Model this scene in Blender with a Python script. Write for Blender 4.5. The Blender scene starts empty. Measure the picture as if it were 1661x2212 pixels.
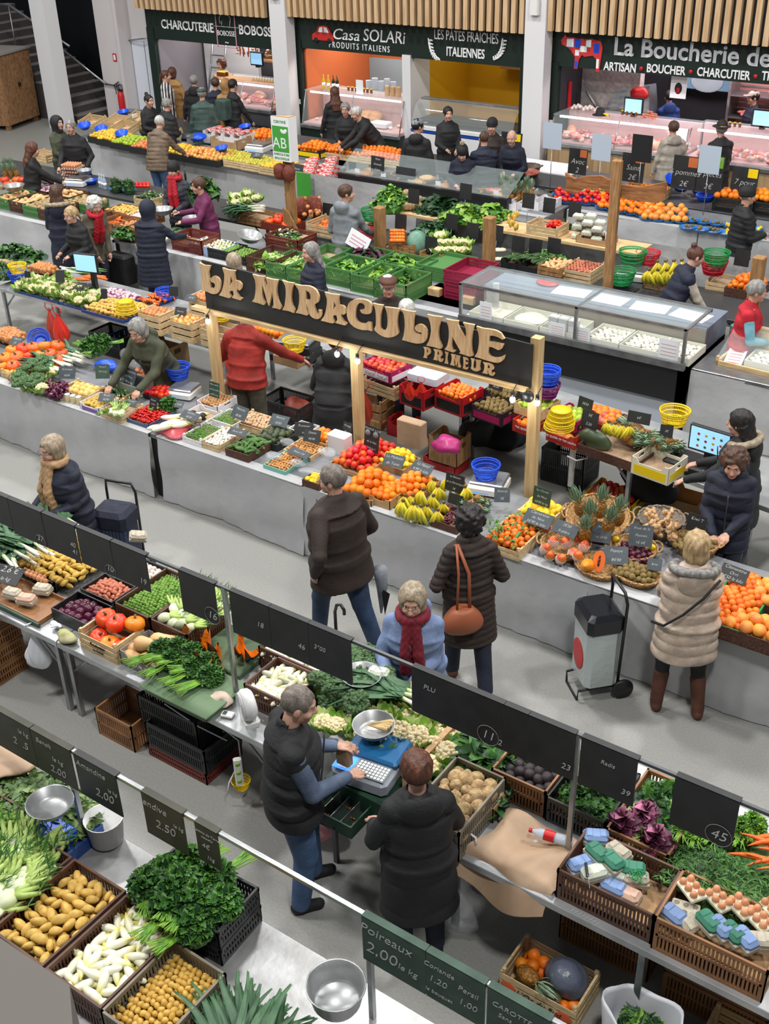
import bpy,random
from math import pi,cos,sin,sqrt,tan,radians as rad
import numpy as np
from mathutils import Vector,Matrix,Euler
random.seed(11);NR=np.random.RandomState(5)
PI=pi;rg=range;ar=np.array
sc=bpy.context.scene;COL=sc.collection
# camera, world, lights, exposure
FPX,PITCH,ROLL,YAW,CH=2446.5,.538247,-.0282036,-.624481,6.
_cy,_sy=cos(YAW),sin(YAW)
c_fwd=Vector((_sy*cos(PITCH),_cy*cos(PITCH),-sin(PITCH)))
_rt=Vector((_cy,-_sy,0));_up=_rt.cross(c_fwd)
c_r=_rt*cos(ROLL)+_up*sin(ROLL);c_u=c_r.cross(c_fwd)
cam=bpy.data.cameras.new('camera');camo=bpy.data.objects.new('camera',cam);COL.objects.link(camo)
cam.sensor_fit='VERTICAL';cam.sensor_height=36;cam.lens=FPX/2212*36;cam.clip_start=.05;cam.clip_end=200
mw=Matrix((c_r,c_u,-c_fwd)).transposed().to_4x4();mw.translation=(0,0,CH);camo.matrix_world=mw
sc.camera=camo
sc.view_settings.view_transform='Standard';sc.view_settings.look='None'
sc.view_settings.gamma=1;sc.view_settings.use_curve_mapping=False;sc.view_settings.exposure=-.36
wd=bpy.data.worlds.new('world');sc.world=wd;wd.use_nodes=True
wd.node_tree.nodes['Background'].inputs[0].default_value=(.95,.97,1,1)
wd.node_tree.nodes["Background"].inputs[1].default_value=.26
def area(name,loc,size,power,col=(1,1,1),rot=(0,0,0),sy=None,spread=None):
 l=bpy.data.lights.new(name,'AREA');l.energy=power;l.color=col;l.size=size
 if sy:l.shape='RECTANGLE';l.size_y=sy
 if spread:l.spread=spread
 o=bpy.data.objects.new(name,l);o.location=loc;o.rotation_euler=rot;COL.objects.link(o);return o
for _x in(-20,-13,-6,1):
 for _y in(2,8.2,14.2):
  area('hall_lamp',(_x+(_y-8)*.15,_y,9.5),.8,520,(1,.985,.96),sy=.9)
sc.cycles.max_bounces=5;sc.cycles.diffuse_bounces=2;sc.cycles.glossy_bounces=3;sc.cycles.transparent_max_bounces=12
sc.cycles.transmission_bounces=4;sc.cycles.caustics_reflective=False;sc.cycles.caustics_refractive=False
sc.cycles.use_denoising=True
def P(u,v,z=0.):
 d=c_fwd+c_r*((u-830.5)/FPX)-c_u*((v-1106)/FPX)
 return Vector((0,0,CH))+d*((z-CH)/d.z)
def PY(u,v,y):
 d=c_fwd+c_r*((u-830.5)/FPX)-c_u*((v-1106)/FPX)
 return Vector((0,0,CH))+d*(y/d.y)
MATS={}
def mat(name,col=(.5,.5,.5),rough=.6,metal=0,col2=None,sc_=8.,kF=0,bs=40.,var=0,hue=0,alpha=1,qF=0,coat=0,trans=0,gradz=None,qQ=None,det=3,lo=.35,hi=.65,spec=.5,vor=False,kQ=None):
 if name in MATS:return MATS[name]
 m=bpy.data.materials.new(name);m.use_nodes=True;nt=m.node_tree;N=nt.nodes;L=nt.links
 b=N['Principled BSDF'];I=b.inputs
 I['Base Color'].default_value=(*col,1);I['Roughness'].default_value=rough;I['Metallic'].default_value=metal
 I['Specular IOR Level'].default_value=spec
 if alpha<1:I['Alpha'].default_value=alpha
 if trans:I['Transmission Weight'].default_value=trans;I['IOR'].default_value=1.15
 if coat:I['Coat Weight'].default_value=coat;I['Coat Roughness'].default_value=.15
 if qF:I['Emission Color'].default_value=(*col,1);I['Emission Strength'].default_value=qF
 tc=N.new('ShaderNodeTexCoord');vec=tc.outputs['Object']
 if kQ:
  mp=N.new('ShaderNodeMapping');mp.inputs['Scale'].default_value=kQ;L.new(vec,mp.inputs[0]);vec=mp.outputs[0]
 cur=None
 if col2 is not None:
  mx=N.new('ShaderNodeMix');mx.data_type='RGBA'
  mx.inputs[6].default_value=(*col,1);mx.inputs[7].default_value=(*col2,1)
  mr=N.new('ShaderNodeMapRange')
  if gradz:
   sp=N.new('ShaderNodeSeparateXYZ');L.new(vec,sp.inputs[0]);L.new(sp.outputs[2],mr.inputs[0])
   mr.inputs[1].default_value,mr.inputs[2].default_value=gradz
  elif qQ:
   w=N.new('ShaderNodeTexWave');w.inputs['Scale'].default_value=sc_;w.inputs['Distortion'].default_value=qQ[1];w.bands_direction=qQ[0]
   w.inputs['Detail'].default_value=2;L.new(vec,w.inputs[0]);L.new(w.outputs['Fac'],mr.inputs[0]);mr.inputs[1].default_value=lo;mr.inputs[2].default_value=hi
  elif vor:
   w=N.new('ShaderNodeTexVoronoi');w.inputs['Scale'].default_value=sc_;L.new(vec,w.inputs['Vector']);L.new(w.outputs['Distance'],mr.inputs[0]);mr.inputs[1].default_value=lo;mr.inputs[2].default_value=hi
  else:
   w=N.new('ShaderNodeTexNoise');w.inputs['Scale'].default_value=sc_;w.inputs['Detail'].default_value=det;L.new(vec,w.inputs['Vector']);L.new(w.outputs['Fac'],mr.inputs[0]);mr.inputs[1].default_value=lo;mr.inputs[2].default_value=hi
  L.new(mr.outputs[0],mx.inputs[0]);cur=mx.outputs[2]
 if var or hue:
  oi=N.new('ShaderNodeObjectInfo');hs=N.new('ShaderNodeHueSaturation')
  if cur:L.new(cur,hs.inputs['Color'])
  else:hs.inputs['Color'].default_value=(*col,1)
  a=N.new('ShaderNodeMapRange');L.new(oi.outputs['Random'],a.inputs[0]);a.inputs[3].default_value=1-var;a.inputs[4].default_value=1+var*.6;L.new(a.outputs[0],hs.inputs['Value'])
  if hue:
   q=N.new('ShaderNodeMath');q.operation='FRACT';q2=N.new('ShaderNodeMath');q2.operation='MULTIPLY';q2.inputs[1].default_value=7.31
   L.new(oi.outputs['Random'],q2.inputs[0]);L.new(q2.outputs[0],q.inputs[0])
   a=N.new('ShaderNodeMapRange');L.new(q.outputs[0],a.inputs[0]);a.inputs[3].default_value=.5-hue;a.inputs[4].default_value=.5+hue;L.new(a.outputs[0],hs.inputs['Hue'])
  cur=hs.outputs[0]
 if cur:L.new(cur,I['Base Color'])
 if kF:
  nz=N.new('ShaderNodeTexNoise');nz.inputs['Scale'].default_value=bs;nz.inputs['Detail'].default_value=3;L.new(vec,nz.inputs['Vector'])
  bp=N.new('ShaderNodeBump');bp.inputs['Strength'].default_value=min(1,kF);bp.inputs['Distance'].default_value=.01*max(1,kF);L.new(nz.outputs['Fac'],bp.inputs['Height']);L.new(bp.outputs[0],I['Normal'])
 MATS[name]=m;return m
def c8(r,g,b):
 return tuple(((x/255)/12.92 if x/255<=.04045 else((x/255+.055)/1.055)**2.4)for x in(r,g,b))
def rotz(a):return ar([[cos(a),-sin(a),0],[sin(a),cos(a),0],[0,0,1.]])
def eul(x,y,z):return ar(Euler((x,y,z)).to_matrix())
class MB:
 def __init__(s):s.v=[];s.f=[];s.m=[];s.s=[];s.n=0
 def add(s,v,f,m=0,qC=False,R=None,t=None):
  v=np.asarray(v,float).reshape(-1,3)
  if R is not None:v=v@np.asarray(R).T
  if t is not None:v=v+np.asarray(t)
  n=s.n
  for q in f:s.f.append([int(i)+n for i in q])
  s.m+=[m]*len(f);s.s+=[qC]*len(f);s.v.append(v);s.n+=len(v);return s
 def box(s,x0,y0,z0,x1,y1,z1,m=0,R=None,t=None):
  v=[(x0,y0,z0),(x1,y0,z0),(x1,y1,z0),(x0,y1,z0),(x0,y0,z1),(x1,y0,z1),(x1,y1,z1),(x0,y1,z1)]
  return s.add(v,[(0,3,2,1),(4,5,6,7),(0,1,5,4),(1,2,6,5),(2,3,7,6),(3,0,4,7)],m,False,R,t)
 def rbox(s,x0,y0,z0,x1,y1,z1,b=.01,m=0,R=None,t=None):
  P_=lambda e:[(x0+b+0*e,y0),(x1-b,y0),(x1,y0+b),(x1,y1-b),(x1-b,y1),(x0+b,y1),(x0,y1-b),(x0,y0+b)]
  v=[(x,y,z0)for x,y in P_(0)]+[(x,y,z1-b)for x,y in P_(0)]
  cx,cy=(x0+x1)/2,(y0+y1)/2;kx=1-b/max(1e-6,(x1-x0)/2);ky=1-b/max(1e-6,(y1-y0)/2)
  v+=[(cx+(x-cx)*kx,cy+(y-cy)*ky,z1)for x,y in P_(0)]
  f=[tuple(rg(7,-1,-1)),tuple(rg(16,24))]
  for k in(0,8):f+=[(k+i,k+(i+1)%8,k+8+(i+1)%8,k+8+i)for i in rg(8)]
  return s.add(v,f,m,False,R,t)
 def tube(s,pts,r,n=8,m=0,R=None,t=None,caps=True,flat=1.,qC=True):
  p=np.asarray(pts,float);k=len(p);r=np.broadcast_to(np.asarray(r,float),(k,))
  tg=np.gradient(p,axis=0);tg/=np.maximum(np.linalg.norm(tg,axis=1),1e-9)[:,None]
  up=ar([0,0,1.])if abs(tg[0][2])<.9 else ar([1.,0,0]);a=np.cross(up,tg[0]);a/=np.linalg.norm(a)
  v=[];an=np.linspace(0,2*PI,n,endpoint=False)
  for i in rg(k):
   a=a-tg[i]*(a@tg[i]);a/=max(np.linalg.norm(a),1e-9);b=np.cross(tg[i],a)
   v.append(p[i]+r[i]*(np.cos(an)[:,None]*a+flat*np.sin(an)[:,None]*b))
  f=[(i*n+j,i*n+(j+1)%n,(i+1)*n+(j+1)%n,(i+1)*n+j)for i in rg(k-1)for j in rg(n)]
  if caps:f+=[tuple(rg(n-1,-1,-1)),tuple(rg((k-1)*n,k*n))]
  return s.add(np.concatenate(v),f,m,qC,R,t)
 def lathe(s,prof,n=16,m=0,R=None,t=None,ribs=0,ribd=.1,qC=True,cap=True,sx=1.,sy=1.):
  an=np.linspace(0,2*PI,n,endpoint=False);v=[]
  k=(1-ribd*(np.abs(np.cos(an*ribs/2))**6 if ribs else 0))
  for r,z in prof:v.append(np.stack([r*np.cos(an)*k*sx,r*np.sin(an)*k*sy,np.full(n,z)],1))
  K=len(prof);f=[(i*n+j,i*n+(j+1)%n,(i+1)*n+(j+1)%n,(i+1)*n+j)for i in rg(K-1)for j in rg(n)]
  if cap:f+=[tuple(rg(n-1,-1,-1)),tuple(rg((K-1)*n,K*n))]
  return s.add(np.concatenate(v),f,m,qC,R,t)
 def blob(s,rx,ry,rz,n=14,k=9,m=0,R=None,t=None,kK=0,bend=0,kB=0,fn=None):
  v=[(0,0,-1.)];an=np.linspace(0,2*PI,n,endpoint=False)
  for i in rg(1,k):
   th=PI*i/k;v+=[(sin(th)*cos(a),sin(th)*sin(a),-cos(th))for a in an]
  v.append((0,0,1.));v=ar(v)
  if kK:
   q=np.random.RandomState(kB);d=np.zeros(len(v))
   for _ in rg(7):w=q.randn(3)*2.2;d+=np.sin(v@w+q.rand()*6)
   v=v*(1+kK*d/3)[:,None]
  if fn:v=fn(v)
  v=v*ar([rx,ry,rz])
  if bend:v[:,0]+=bend*(v[:,2]/rz)**2
  f=[(0,1+(j+1)%n,1+j)for j in rg(n)]
  for i in rg(k-2):f+=[(1+i*n+j,1+i*n+(j+1)%n,1+(i+1)*n+(j+1)%n,1+(i+1)*n+j)for j in rg(n)]
  l=1+(k-1)*n;f+=[(l-n+j,l-n+(j+1)%n,l)for j in rg(n)]
  return s.add(v,f,m,True,R,t)
 def inst(s,tv,tf,Rs,ts,m=0,qC=True):
  tv=np.asarray(tv,float);Rs=np.asarray(Rs);ts=np.asarray(ts)
  V=np.einsum('nij,vj->nvi',Rs,tv)+ts[:,None,:];k=len(tv);n=s.n
  for i in rg(len(Rs)):
   o=n+i*k
   for q in tf:s.f.append([a+o for a in q])
  c=len(tf)*len(Rs);s.s+=[qC]*c
  if np.ndim(m):
   for i in rg(len(Rs)):s.m+=[int(m[i])]*len(tf)
  else:s.m+=[m]*c
  s.v.append(V.reshape(-1,3));s.n+=k*len(Rs);return s
 def poly(s,pts,z0,z1,m=0,R=None,t=None):
  from mathutils.geometry import tessellate_polygon
  n=len(pts);tr=tessellate_polygon([[Vector((a,b,0))for a,b in pts]])
  v=[(a,b,z0)for a,b in pts]+[(a,b,z1)for a,b in pts]
  ar_=sum(pts[i][0]*pts[(i+1)%n][1]-pts[(i+1)%n][0]*pts[i][1]for i in rg(n))
  f=[]
  for q in tr:
   a,b,c=[pts[i]for i in q];ccw=(b[0]-a[0])*(c[1]-a[1])-(b[1]-a[1])*(c[0]-a[0])>0
   q=q if ccw else q[::-1];f.append(tuple(i+n for i in q));f.append(tuple(q[::-1]))
  for i in rg(n):
   j=(i+1)%n;f.append((i,j,j+n,i+n)if ar_>0 else(j,i,i+n,j+n))
  return s.add(v,f,m,False,R,t)
 def mesh(s,name,mats):
  me=bpy.data.meshes.new(name);V=np.concatenate(s.v)if s.v else np.zeros((0,3))
  me.from_pydata(V.tolist(),[],s.f)
  for q in(mats if isinstance(mats,(list,tuple))else[mats]):me.materials.append(q)
  if s.f:
   me.polygons.foreach_set('material_index',s.m);me.polygons.foreach_set('use_smooth',s.s)
  me.update();return me
 def obj(s,name,mats,parent=None,loc=None,rz=0,**k):
  o=bpy.data.objects.new(name,s.mesh(name,mats));COL.objects.link(o)
  if parent:o.parent=parent
  if loc is not None:o.location=loc
  if rz:o.rotation_euler.z=rz
  if k:tag(o,**k)
  return o
def tag(o,kA=None,cat=None,kM=None,kD=None):
 if kA:o['label']=kA
 if cat:o['category']=cat
 if kM:o['group']=kM
 if kD:o['kind']=kD
 return o
def T(name,kA,cat,loc=(0,0,0),rz=0,kM=None):
 o=bpy.data.objects.new(name,None);COL.objects.link(o);o.location=loc;o.rotation_euler.z=rz
 o.empty_display_size=.1
 return tag(o,kA,cat,kM)
def ST(mb,name,m):return mb.obj(name,m,kD='structure')
_TX={}
def text(s,size,m,parent,loc,rot=(PI/2,0,0),name='lettering',ext=.002,kZ=0,off=0,align='CENTER',wide=1.,sp=1.,lab=None):
 key=(s,round(size,4),ext,kZ,off,align,wide,sp,m.name)
 if key not in _TX:
  c=bpy.data.curves.new('t','FONT');c.body=s;c.size=size;c.extrude=ext;c.shear=kZ;c.offset=off;c.align_x=align;c.align_y='CENTER'
  c.resolution_u=3;c.space_character=sp
  o=bpy.data.objects.new('t',c);COL.objects.link(o);dg=bpy.context.evaluated_depsgraph_get()
  me=bpy.data.meshes.new_from_object(o.evaluated_get(dg));bpy.data.objects.remove(o)
  me.name=name;me.materials.clear();me.materials.append(m)
  if wide!=1:me.transform(Matrix.Scale(wide,4,(1,0,0)))
  _TX[key]=me
 o=bpy.data.objects.new(name,_TX[key]);COL.objects.link(o);o.parent=parent;o.location=loc;o.rotation_euler=rot
 if lab:o['label']=lab
 return o
PROTO={}
def proto(kD,cat,parts,name=None):PROTO[kD]=(name or kD,cat,parts)
def put(kD,loc,rot=(0,0,0),s=1.,kA=None,kM=None):
 name,cat,parts=PROTO[kD]
 o=bpy.data.objects.new(name,parts[0][1]);o.location=loc;o.rotation_euler=rot
 o.scale=(s,s,s)if np.ndim(s)==0 else s
 COL.objects.link(o);tag(o,kA,cat,kM)
 for pn,me in parts[1:]:
  c=bpy.data.objects.new(pn,me);c.parent=o;COL.objects.link(c)
 return o
U=random.uniform
CNT={};w7=('potato','brussels_sprout','orange','clementine','green_bean','onion')
def w8(kD,items,kA):
 name,cat,parts=PROTO[kD];mb=MB();ms=[]
 for _,me in parts:
  v=np.zeros(len(me.vertices)*3);me.vertices.foreach_get('co',v);f=[tuple(p.vertices)for p in me.polygons]
  R=np.stack([ar(Euler(r).to_matrix())*s_ for _,r,s_ in items]);t=ar([l for l,_,_ in items])
  mb.inst(v.reshape(-1,3),f,R,t,len(ms));ms.append(me.materials[0])
 mb.obj(name+'_heap',ms,kA='further ones under and behind: '+kA,cat=cat,kD='stuff')
def heap(kD,cx,cy,z,w,d,sp,kA,kM,kC=0.,lay=2,rz=0,kE='any',q7=.25,s=(.9,1.1),dz=.72,spy=None,drop=0.,q8=999,k9=.35,yaw=0.):
 ''
 spy=spy or sp;cr,sr=cos(rz),sin(rz);n=0;nm=PROTO[kD][0];rest=[]
 for L in rg(lay):
  ny=max(1,int(round(d/(spy*.88))));nx=max(1,int(round(w/sp)))
  for j in rg(ny):
   for i in rg(nx):
    if n>=q8 or random.random()<drop:continue
    fx=(i+.5+(.25 if(j+L)%2 else-.25))/nx-.5;fy=(j+.5+(.35 if L%2 else 0))/ny-.5
    if abs(fx)>.5 or abs(fy)>.5:continue
    x=fx*(w-sp*.3)+U(-q7,q7)*sp*.5;y=fy*(d-spy*.3)+U(-q7,q7)*spy*.5
    h=kC*max(0,1-(2*fx)**2)*max(0,1-(2*fy)**2)**.8
    zz=z+h-L*min(sp,spy)*dz+U(-.1,.1)*sp
    if L>1 and zz<z-min(sp,spy)*dz:continue
    if kE=='any':r=(U(0,6.28),U(0,6.28),U(0,6.28))
    elif kE=='up':r=(U(-k9,k9),U(-k9,k9),U(0,6.28))
    elif kE=='lie':r=(PI/2+U(-k9,k9),U(-.3,.3),U(0,6.28))
    else:r=(PI/2+U(-.15,.15),U(-.5,.5),rz+yaw+U(-k9,k9))
    loc=(cx+x*cr-y*sr,cy+x*sr+y*cr,zz);n+=1
    if CNT.get(nm,0)>=290 or(L and nm in w7):rest.append((loc,r,U(*s)))
    else:put(kD,loc,r,U(*s),kA,kM);CNT[nm]=CNT.get(nm,0)+1
 if rest:w8(kD,rest,kA)
 return n
w9=mat('floor_resin',c8(150,150,146),.42,col2=c8(138,138,134),sc_=60,kF=.12,bs=260,det=3,lo=.3,hi=.7)
qL=mat('white_paint',c8(222,222,224),.6)
kJ=mat('brushed_steel',c8(178,180,182),.34,.85,col2=c8(140,143,146),sc_=6,kQ=(1,14,1),kF=.06,bs=60)
xA=mat('worn_steel_top',c8(196,198,200),.38,.6,col2=c8(160,163,165),sc_=3,det=8,kF=.08,bs=30)
k0=mat('dark_steel',c8(96,98,100),.45,.7)
xB=mat('grey_stall_cloth',c8(180,181,183),.5,col2=c8(170,172,174),sc_=2,kF=2.2,bs=3.2)
kI=mat('black_board',c8(28,30,31),.55,col2=c8(40,42,43),sc_=5,det=6)
kH=mat('black_plastic',c8(27,28,30),.4)
kR=mat('near_black',c8(16,17,19),.7)
q9=mat('shopfront_green',c8(14,34,27),.5)
xC=mat('pine_lath',c8(214,184,145),.6,col2=c8(190,155,115),sc_=3,kQ=(9,9,.6))
qW=mat('pine',c8(226,196,148),.6,col2=c8(200,164,114),sc_=5,kQ=(1,6,6),det=5)
xD=mat('pine_post',c8(212,184,136),.6,col2=c8(188,156,108),sc_=5,kQ=(6,6,.7),det=5)
wQ=mat('cut_wood_letters',c8(228,196,152),.55,col2=c8(200,160,115),sc_=4,kQ=(9,9,1.2),det=5)
qX=mat('crate_wood',c8(222,198,156),.7,col2=c8(196,166,120),sc_=9,kQ=(1,5,5),var=.1)
k1=mat('weathered_wood',c8(172,132,86),.7,col2=c8(138,98,58),sc_=7,kQ=(7,7,.8),det=5)
kT=mat('cardboard',c8(186,150,110),.8,col2=c8(172,136,96),sc_=6,var=.08)
qM=mat('kraft_paper',c8(176,148,120),.6,col2=c8(160,132,106),sc_=4,kF=.3,bs=14)
k2=mat('brown_crate_plastic',c8(92,60,44),.5,col2=c8(78,50,38),sc_=5)
k6=mat('tan_crate_plastic',c8(158,112,72),.5,col2=c8(130,90,58),sc_=5)
qN=mat('dark_red_crate_plastic',c8(112,46,36),.5)
kO=mat('black_crate_plastic',c8(34,36,38),.45)
wR=mat('grey_crate_plastic',c8(128,120,104),.55,col2=c8(104,98,86),sc_=6)
wS=mat('green_crate_plastic',c8(78,128,70),.5)
wA=mat('blue_crate_plastic',c8(26,64,130),.45)
xE=mat('raspberry_crate_plastic',c8(140,30,62),.45)
qD=mat('blue_basket_plastic',c8(24,84,220),.35)
qH=mat('yellow_basket_plastic',c8(240,205,20),.35)
wB=mat('green_basket_plastic',c8(20,140,70),.35)
xF=mat('red_basket_plastic',c8(196,28,50),.35)
xG=mat('blue_bowl_plastic',c8(50,120,190),.4)
wT=mat('wicker',c8(196,156,100),.7,col2=c8(140,98,54),sc_=60,kF=.8,bs=120,lo=.4,hi=.6)
xH=mat('dark_wicker',c8(98,62,46),.7,col2=c8(66,40,30),sc_=50,kF=.8,bs=120,lo=.4,hi=.6)
qY=mat('chalk',c8(192,194,192),.9)
wU=mat('faint_chalk',c8(120,122,122),.9)
wV=mat('slate',c8(52,60,66),.6,col2=c8(66,76,82),sc_=9,det=6)
qI=mat('green_slate',c8(38,62,50),.6,col2=c8(54,80,66),sc_=9,det=6)
wC=mat('olive_black_board',c8(50,50,40),.6,col2=c8(62,62,50),sc_=6)
kL=mat('white_paper',c8(235,236,240),.7)
wW=mat('aluminium_bowl',c8(176,178,180),.38,.55,col2=c8(150,152,152),sc_=7)
qO=mat('clear_glass',c8(225,240,240),.03,alpha=.16,spec=.8)
wD=mat('clear_plastic_film',c8(215,220,225),.1,alpha=.2,spec=.9,kF=1,bs=25)
wH=mat('lit_screen',c8(150,205,245),.3,qF=.9)
wX=mat('blue_display',c8(70,150,250),.3,qF=.9)
xI=mat('red_bag_film',c8(225,52,36),.3,alpha=.88)
wI=mat('white_bag_film',c8(226,228,234),.35)
xJ=mat('lit_bulb',(1,1,.97),.3,qF=12)
kV=mat('white_plastic',c8(226,226,224),.4)
kW=mat('red_plastic',c8(190,24,30),.4)
# containers (origin: front left bottom corner)
_BX={}
def _bars(mb,x0,x1,y,z0,z1,th,ax,pitch=.022,m=0):
 n=max(2,int((x1-x0)/pitch));s=(x1-x0)/n
 for i in rg(n):
  a=x0+i*s+s*.22;b=x0+(i+1)*s-s*.22
  if ax=='x':mb.box(a,y,z0,b,y+th,z1,m)
  else:mb.box(y,a,z0,y+th,b,z1,m)
def xK(k5,w,d,h,mats):
 key=(k5,round(w,3),round(d,3),round(h,3),mats[0].name)
 if key in _BX:return _BX[key]
 b=MB();t=.01
 if k5=='plastic':
  b.box(.005,.005,0,w-.005,d-.005,.01)
  e=.014
  for(x0,y0,x1,y1)in((0,0,w,e),(0,d-e,w,d),(0,0,e,d),(w-e,0,w,d)):
   b.box(x0,y0,h-.028,x1,y1,h);b.box(x0+.003,y0+.003,0,x1-.003,y1-.003,.022)
  for x in(0,w-.035):
   for y in(0,d-e+.002):b.box(x+.002,y+.002,.02,x+.033,y+e-.004,h-.027)
  for x in(0,w-e+.002):
   for y in(0,d-.035):b.box(x+.002,y+.002,.02,x+e-.004,y+.033,h-.027)
  zz=[.02]+[h*.5-.006];
  for z0,z1 in((.02,h*.5-.008),(h*.5+.008,h-.026)):
   for y in(.004,d-.01):_bars(b,.035,w-.035,y,z0,z1,.006,'x')
   for x in(.004,w-.01):_bars(b,.035,d-.035,x,z0,z1,.006,'y')
  for(x0,y0,x1,y1)in((.02,.002,w-.02,.011),(.02,d-.011,w-.02,d-.002),(.002,.02,.011,d-.02),(w-.011,.02,w-.002,d-.02)):b.box(x0,y0,h*.5-.009,x1,y1,h*.5+.009)
 elif k5=='wood':
  b.box(0,0,0,w,d,.006)
  k=2 if h<.14 else 3;sh=(h-.012)/k
  for i in rg(k):
   z0=.008+i*sh;z1=z0+sh*.78
   b.box(0,0,z0,w,.006,z1);b.box(0,d-.006,z0,w,d,z1);b.box(0,.006,z0,.006,d-.006,z1);b.box(w-.006,.006,z0,w,d-.006,z1)
  for x in(.007,w-.03):
   for y in(.007,d-.03):b.box(x,y,0,x+.023,y+.023,h+.018)
  for x in(.002,w-.016):b.box(x,.002,h-.012,x+.014,d-.002,h+.004)
 elif k5=='tray':
  b.box(0,0,0,w,d,.008)
  for q in((0,0,w,t),(0,d-t,w,d),(0,t,t,d-t),(w-t,t,w,d-t)):b.box(q[0],q[1],.006,q[2],q[3],h)
 elif k5=='card':
  t=.006
  b.box(0,0,0,w,d,t)
  for y in(0,d-t):
   b.poly([(0,0),(w,0),(w,h),(w-.05,h),(w-.08,h*.74),(.08,h*.74),(.05,h),(0,h)],0,t,0,eul(PI/2,0,0),(0,y+t,0))
  for x in(0,w-t):
   for q in((0,.35*d),(.65*d,d)):b.box(x,q[0],0,x+t,q[1],h)
   b.box(x,.35*d,0,x+t,.65*d,h*.62);b.box(x,.35*d,h*.84,x+t,.65*d,h)
  if len(mats)>1:b.box(.03,-.0015,h*.12,w-.03,0,h*.62,1);b.box(w,.03,h*.12,w+.0015,d-.03,h*.58,1)
 me=b.mesh(k5,mats);_BX[key]=me;return me
CN={'plastic':('plastic_crate','crate'),'wood':('wooden_crate','crate'),'tray':('produce_tray','tray'),'card':('cardboard_box','box')}
def cont(k5,x,y,z,w,d,h,m,kA,rz=0,kM=None,name=None,cat=None,fill=None,fm=None,rx=0):
 m=m if isinstance(m,(list,tuple))else[m]
 n,c=CN[k5];o=bpy.data.objects.new(name or n,xK(k5,w,d,h,m));COL.objects.link(o)
 o.location=(x,y,z);o.rotation_euler=(rx,0,rz);tag(o,kA,cat or c,kM)
 if fill:
  b=MB();b.box(.015,.015,fill-.004,w-.015,d-.015,fill);b.obj('liner',fm or qM,o)
 cr,sr=cos(rz),sin(rz);ix,iy=w/2,d/2
 return dict(o=o,cx=x+ix*cr-iy*sr,cy=y+ix*sr+iy*cr,z=z,w=w-.03,d=d-.03,h=h,rz=rz)
def CR(k5,u,v,w,d,h,z0,m,kA,**k):
 p=P(u,v,z0+h);return cont(k5,p.x,p.y,z0,w,d,h,m,kA,**k)
def hin(c,kD,sp,kA,kM,lvl=.5,**k):
 rz=k.pop('rz',c['rz'])
 return heap(kD,c['cx'],c['cy'],c['z']+c['h']*lvl,k.pop('w',c['w']),k.pop('d',c['d']),sp,kA,kM,rz=rz,**k)
def qZ(kD,m,r=.14,h=.14,r2=.1):
 b=MB();n=26
 for z,q in((h,r),(h-.02,r-.004),(h*.62,r2+(r-r2)*.62),(h*.3,r2+(r-r2)*.3)):
  a=np.linspace(0,2*PI,33)[:-1];b.lathe([(q-.004,z-.006),(q+.004,z-.006),(q+.004,z+.004),(q-.004,z+.004),(q-.004,z-.006)],28,cap=False)
 for i in rg(n*2):
  a=2*PI*i/(n*2);c,s=cos(a),sin(a)
  b.tube([(r2*c,r2*s,0),(r*c,r*s,h)],.0032,4,caps=False)
 b.lathe([(.001,.004),(r2*.55,.004)],24,cap=False);b.lathe([(r2*.8,.004),(r2,.004),(r2,-.004),(.001,-.004)],24,cap=False)
 for i in rg(16):
  a=2*PI*i/16;b.tube([(r2*.5*cos(a),r2*.5*sin(a),0),(r2*cos(a),r2*sin(a),0)],.004,4)
 proto(kD,'basket',[('plastic_basket',b.mesh('plastic_basket',m))],'plastic_basket')
qZ('basket_blue',qD);qZ('basket_yellow',qH);qZ('basket_green',wB);qZ('basket_red',xF);qZ('basket_purple',mat('purple_basket',c8(120,30,110),.4))
def bowlp(kD,m,prof,name='bowl',n=28,cat='bowl',extra=None):
 b=MB();b.lathe(prof,n,cap=False);me=[(name,b.mesh(name,m))]
 if extra:me+=extra
 proto(kD,cat,me,name)
bowlp('alu_bowl',wW,[(.001,0),(.075,0),(.1,.015),(.135,.075),(.142,.078),(.142,.074),(.137,.07),(.104,.02),(.078,.006),(.001,.006)],'metal_bowl')
bowlp('deep_bowl',wW,[(.001,0),(.1,0),(.11,.02),(.128,.12),(.135,.122),(.135,.118),(.13,.115),(.106,.02),(.096,.006),(.001,.006)],'metal_bowl')
bowlp('blue_bowl',xG,[(.001,0),(.07,0),(.085,.01),(.108,.04),(.113,.042),(.108,.036),(.086,.014),(.07,.005),(.001,.005)],'plastic_bowl',20)
bowlp('blue_tub',qD,[(.001,0),(.12,0),(.16,.1),(.17,.102),(.165,.095),(.118,.006),(.001,.006)],'plastic_tub',22)
bowlp('pail',kV,[(.001,0),(.11,0),(.13,.2),(.136,.2),(.128,.195),(.108,.006),(.001,.006)],'bucket',24,'bucket')
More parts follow.
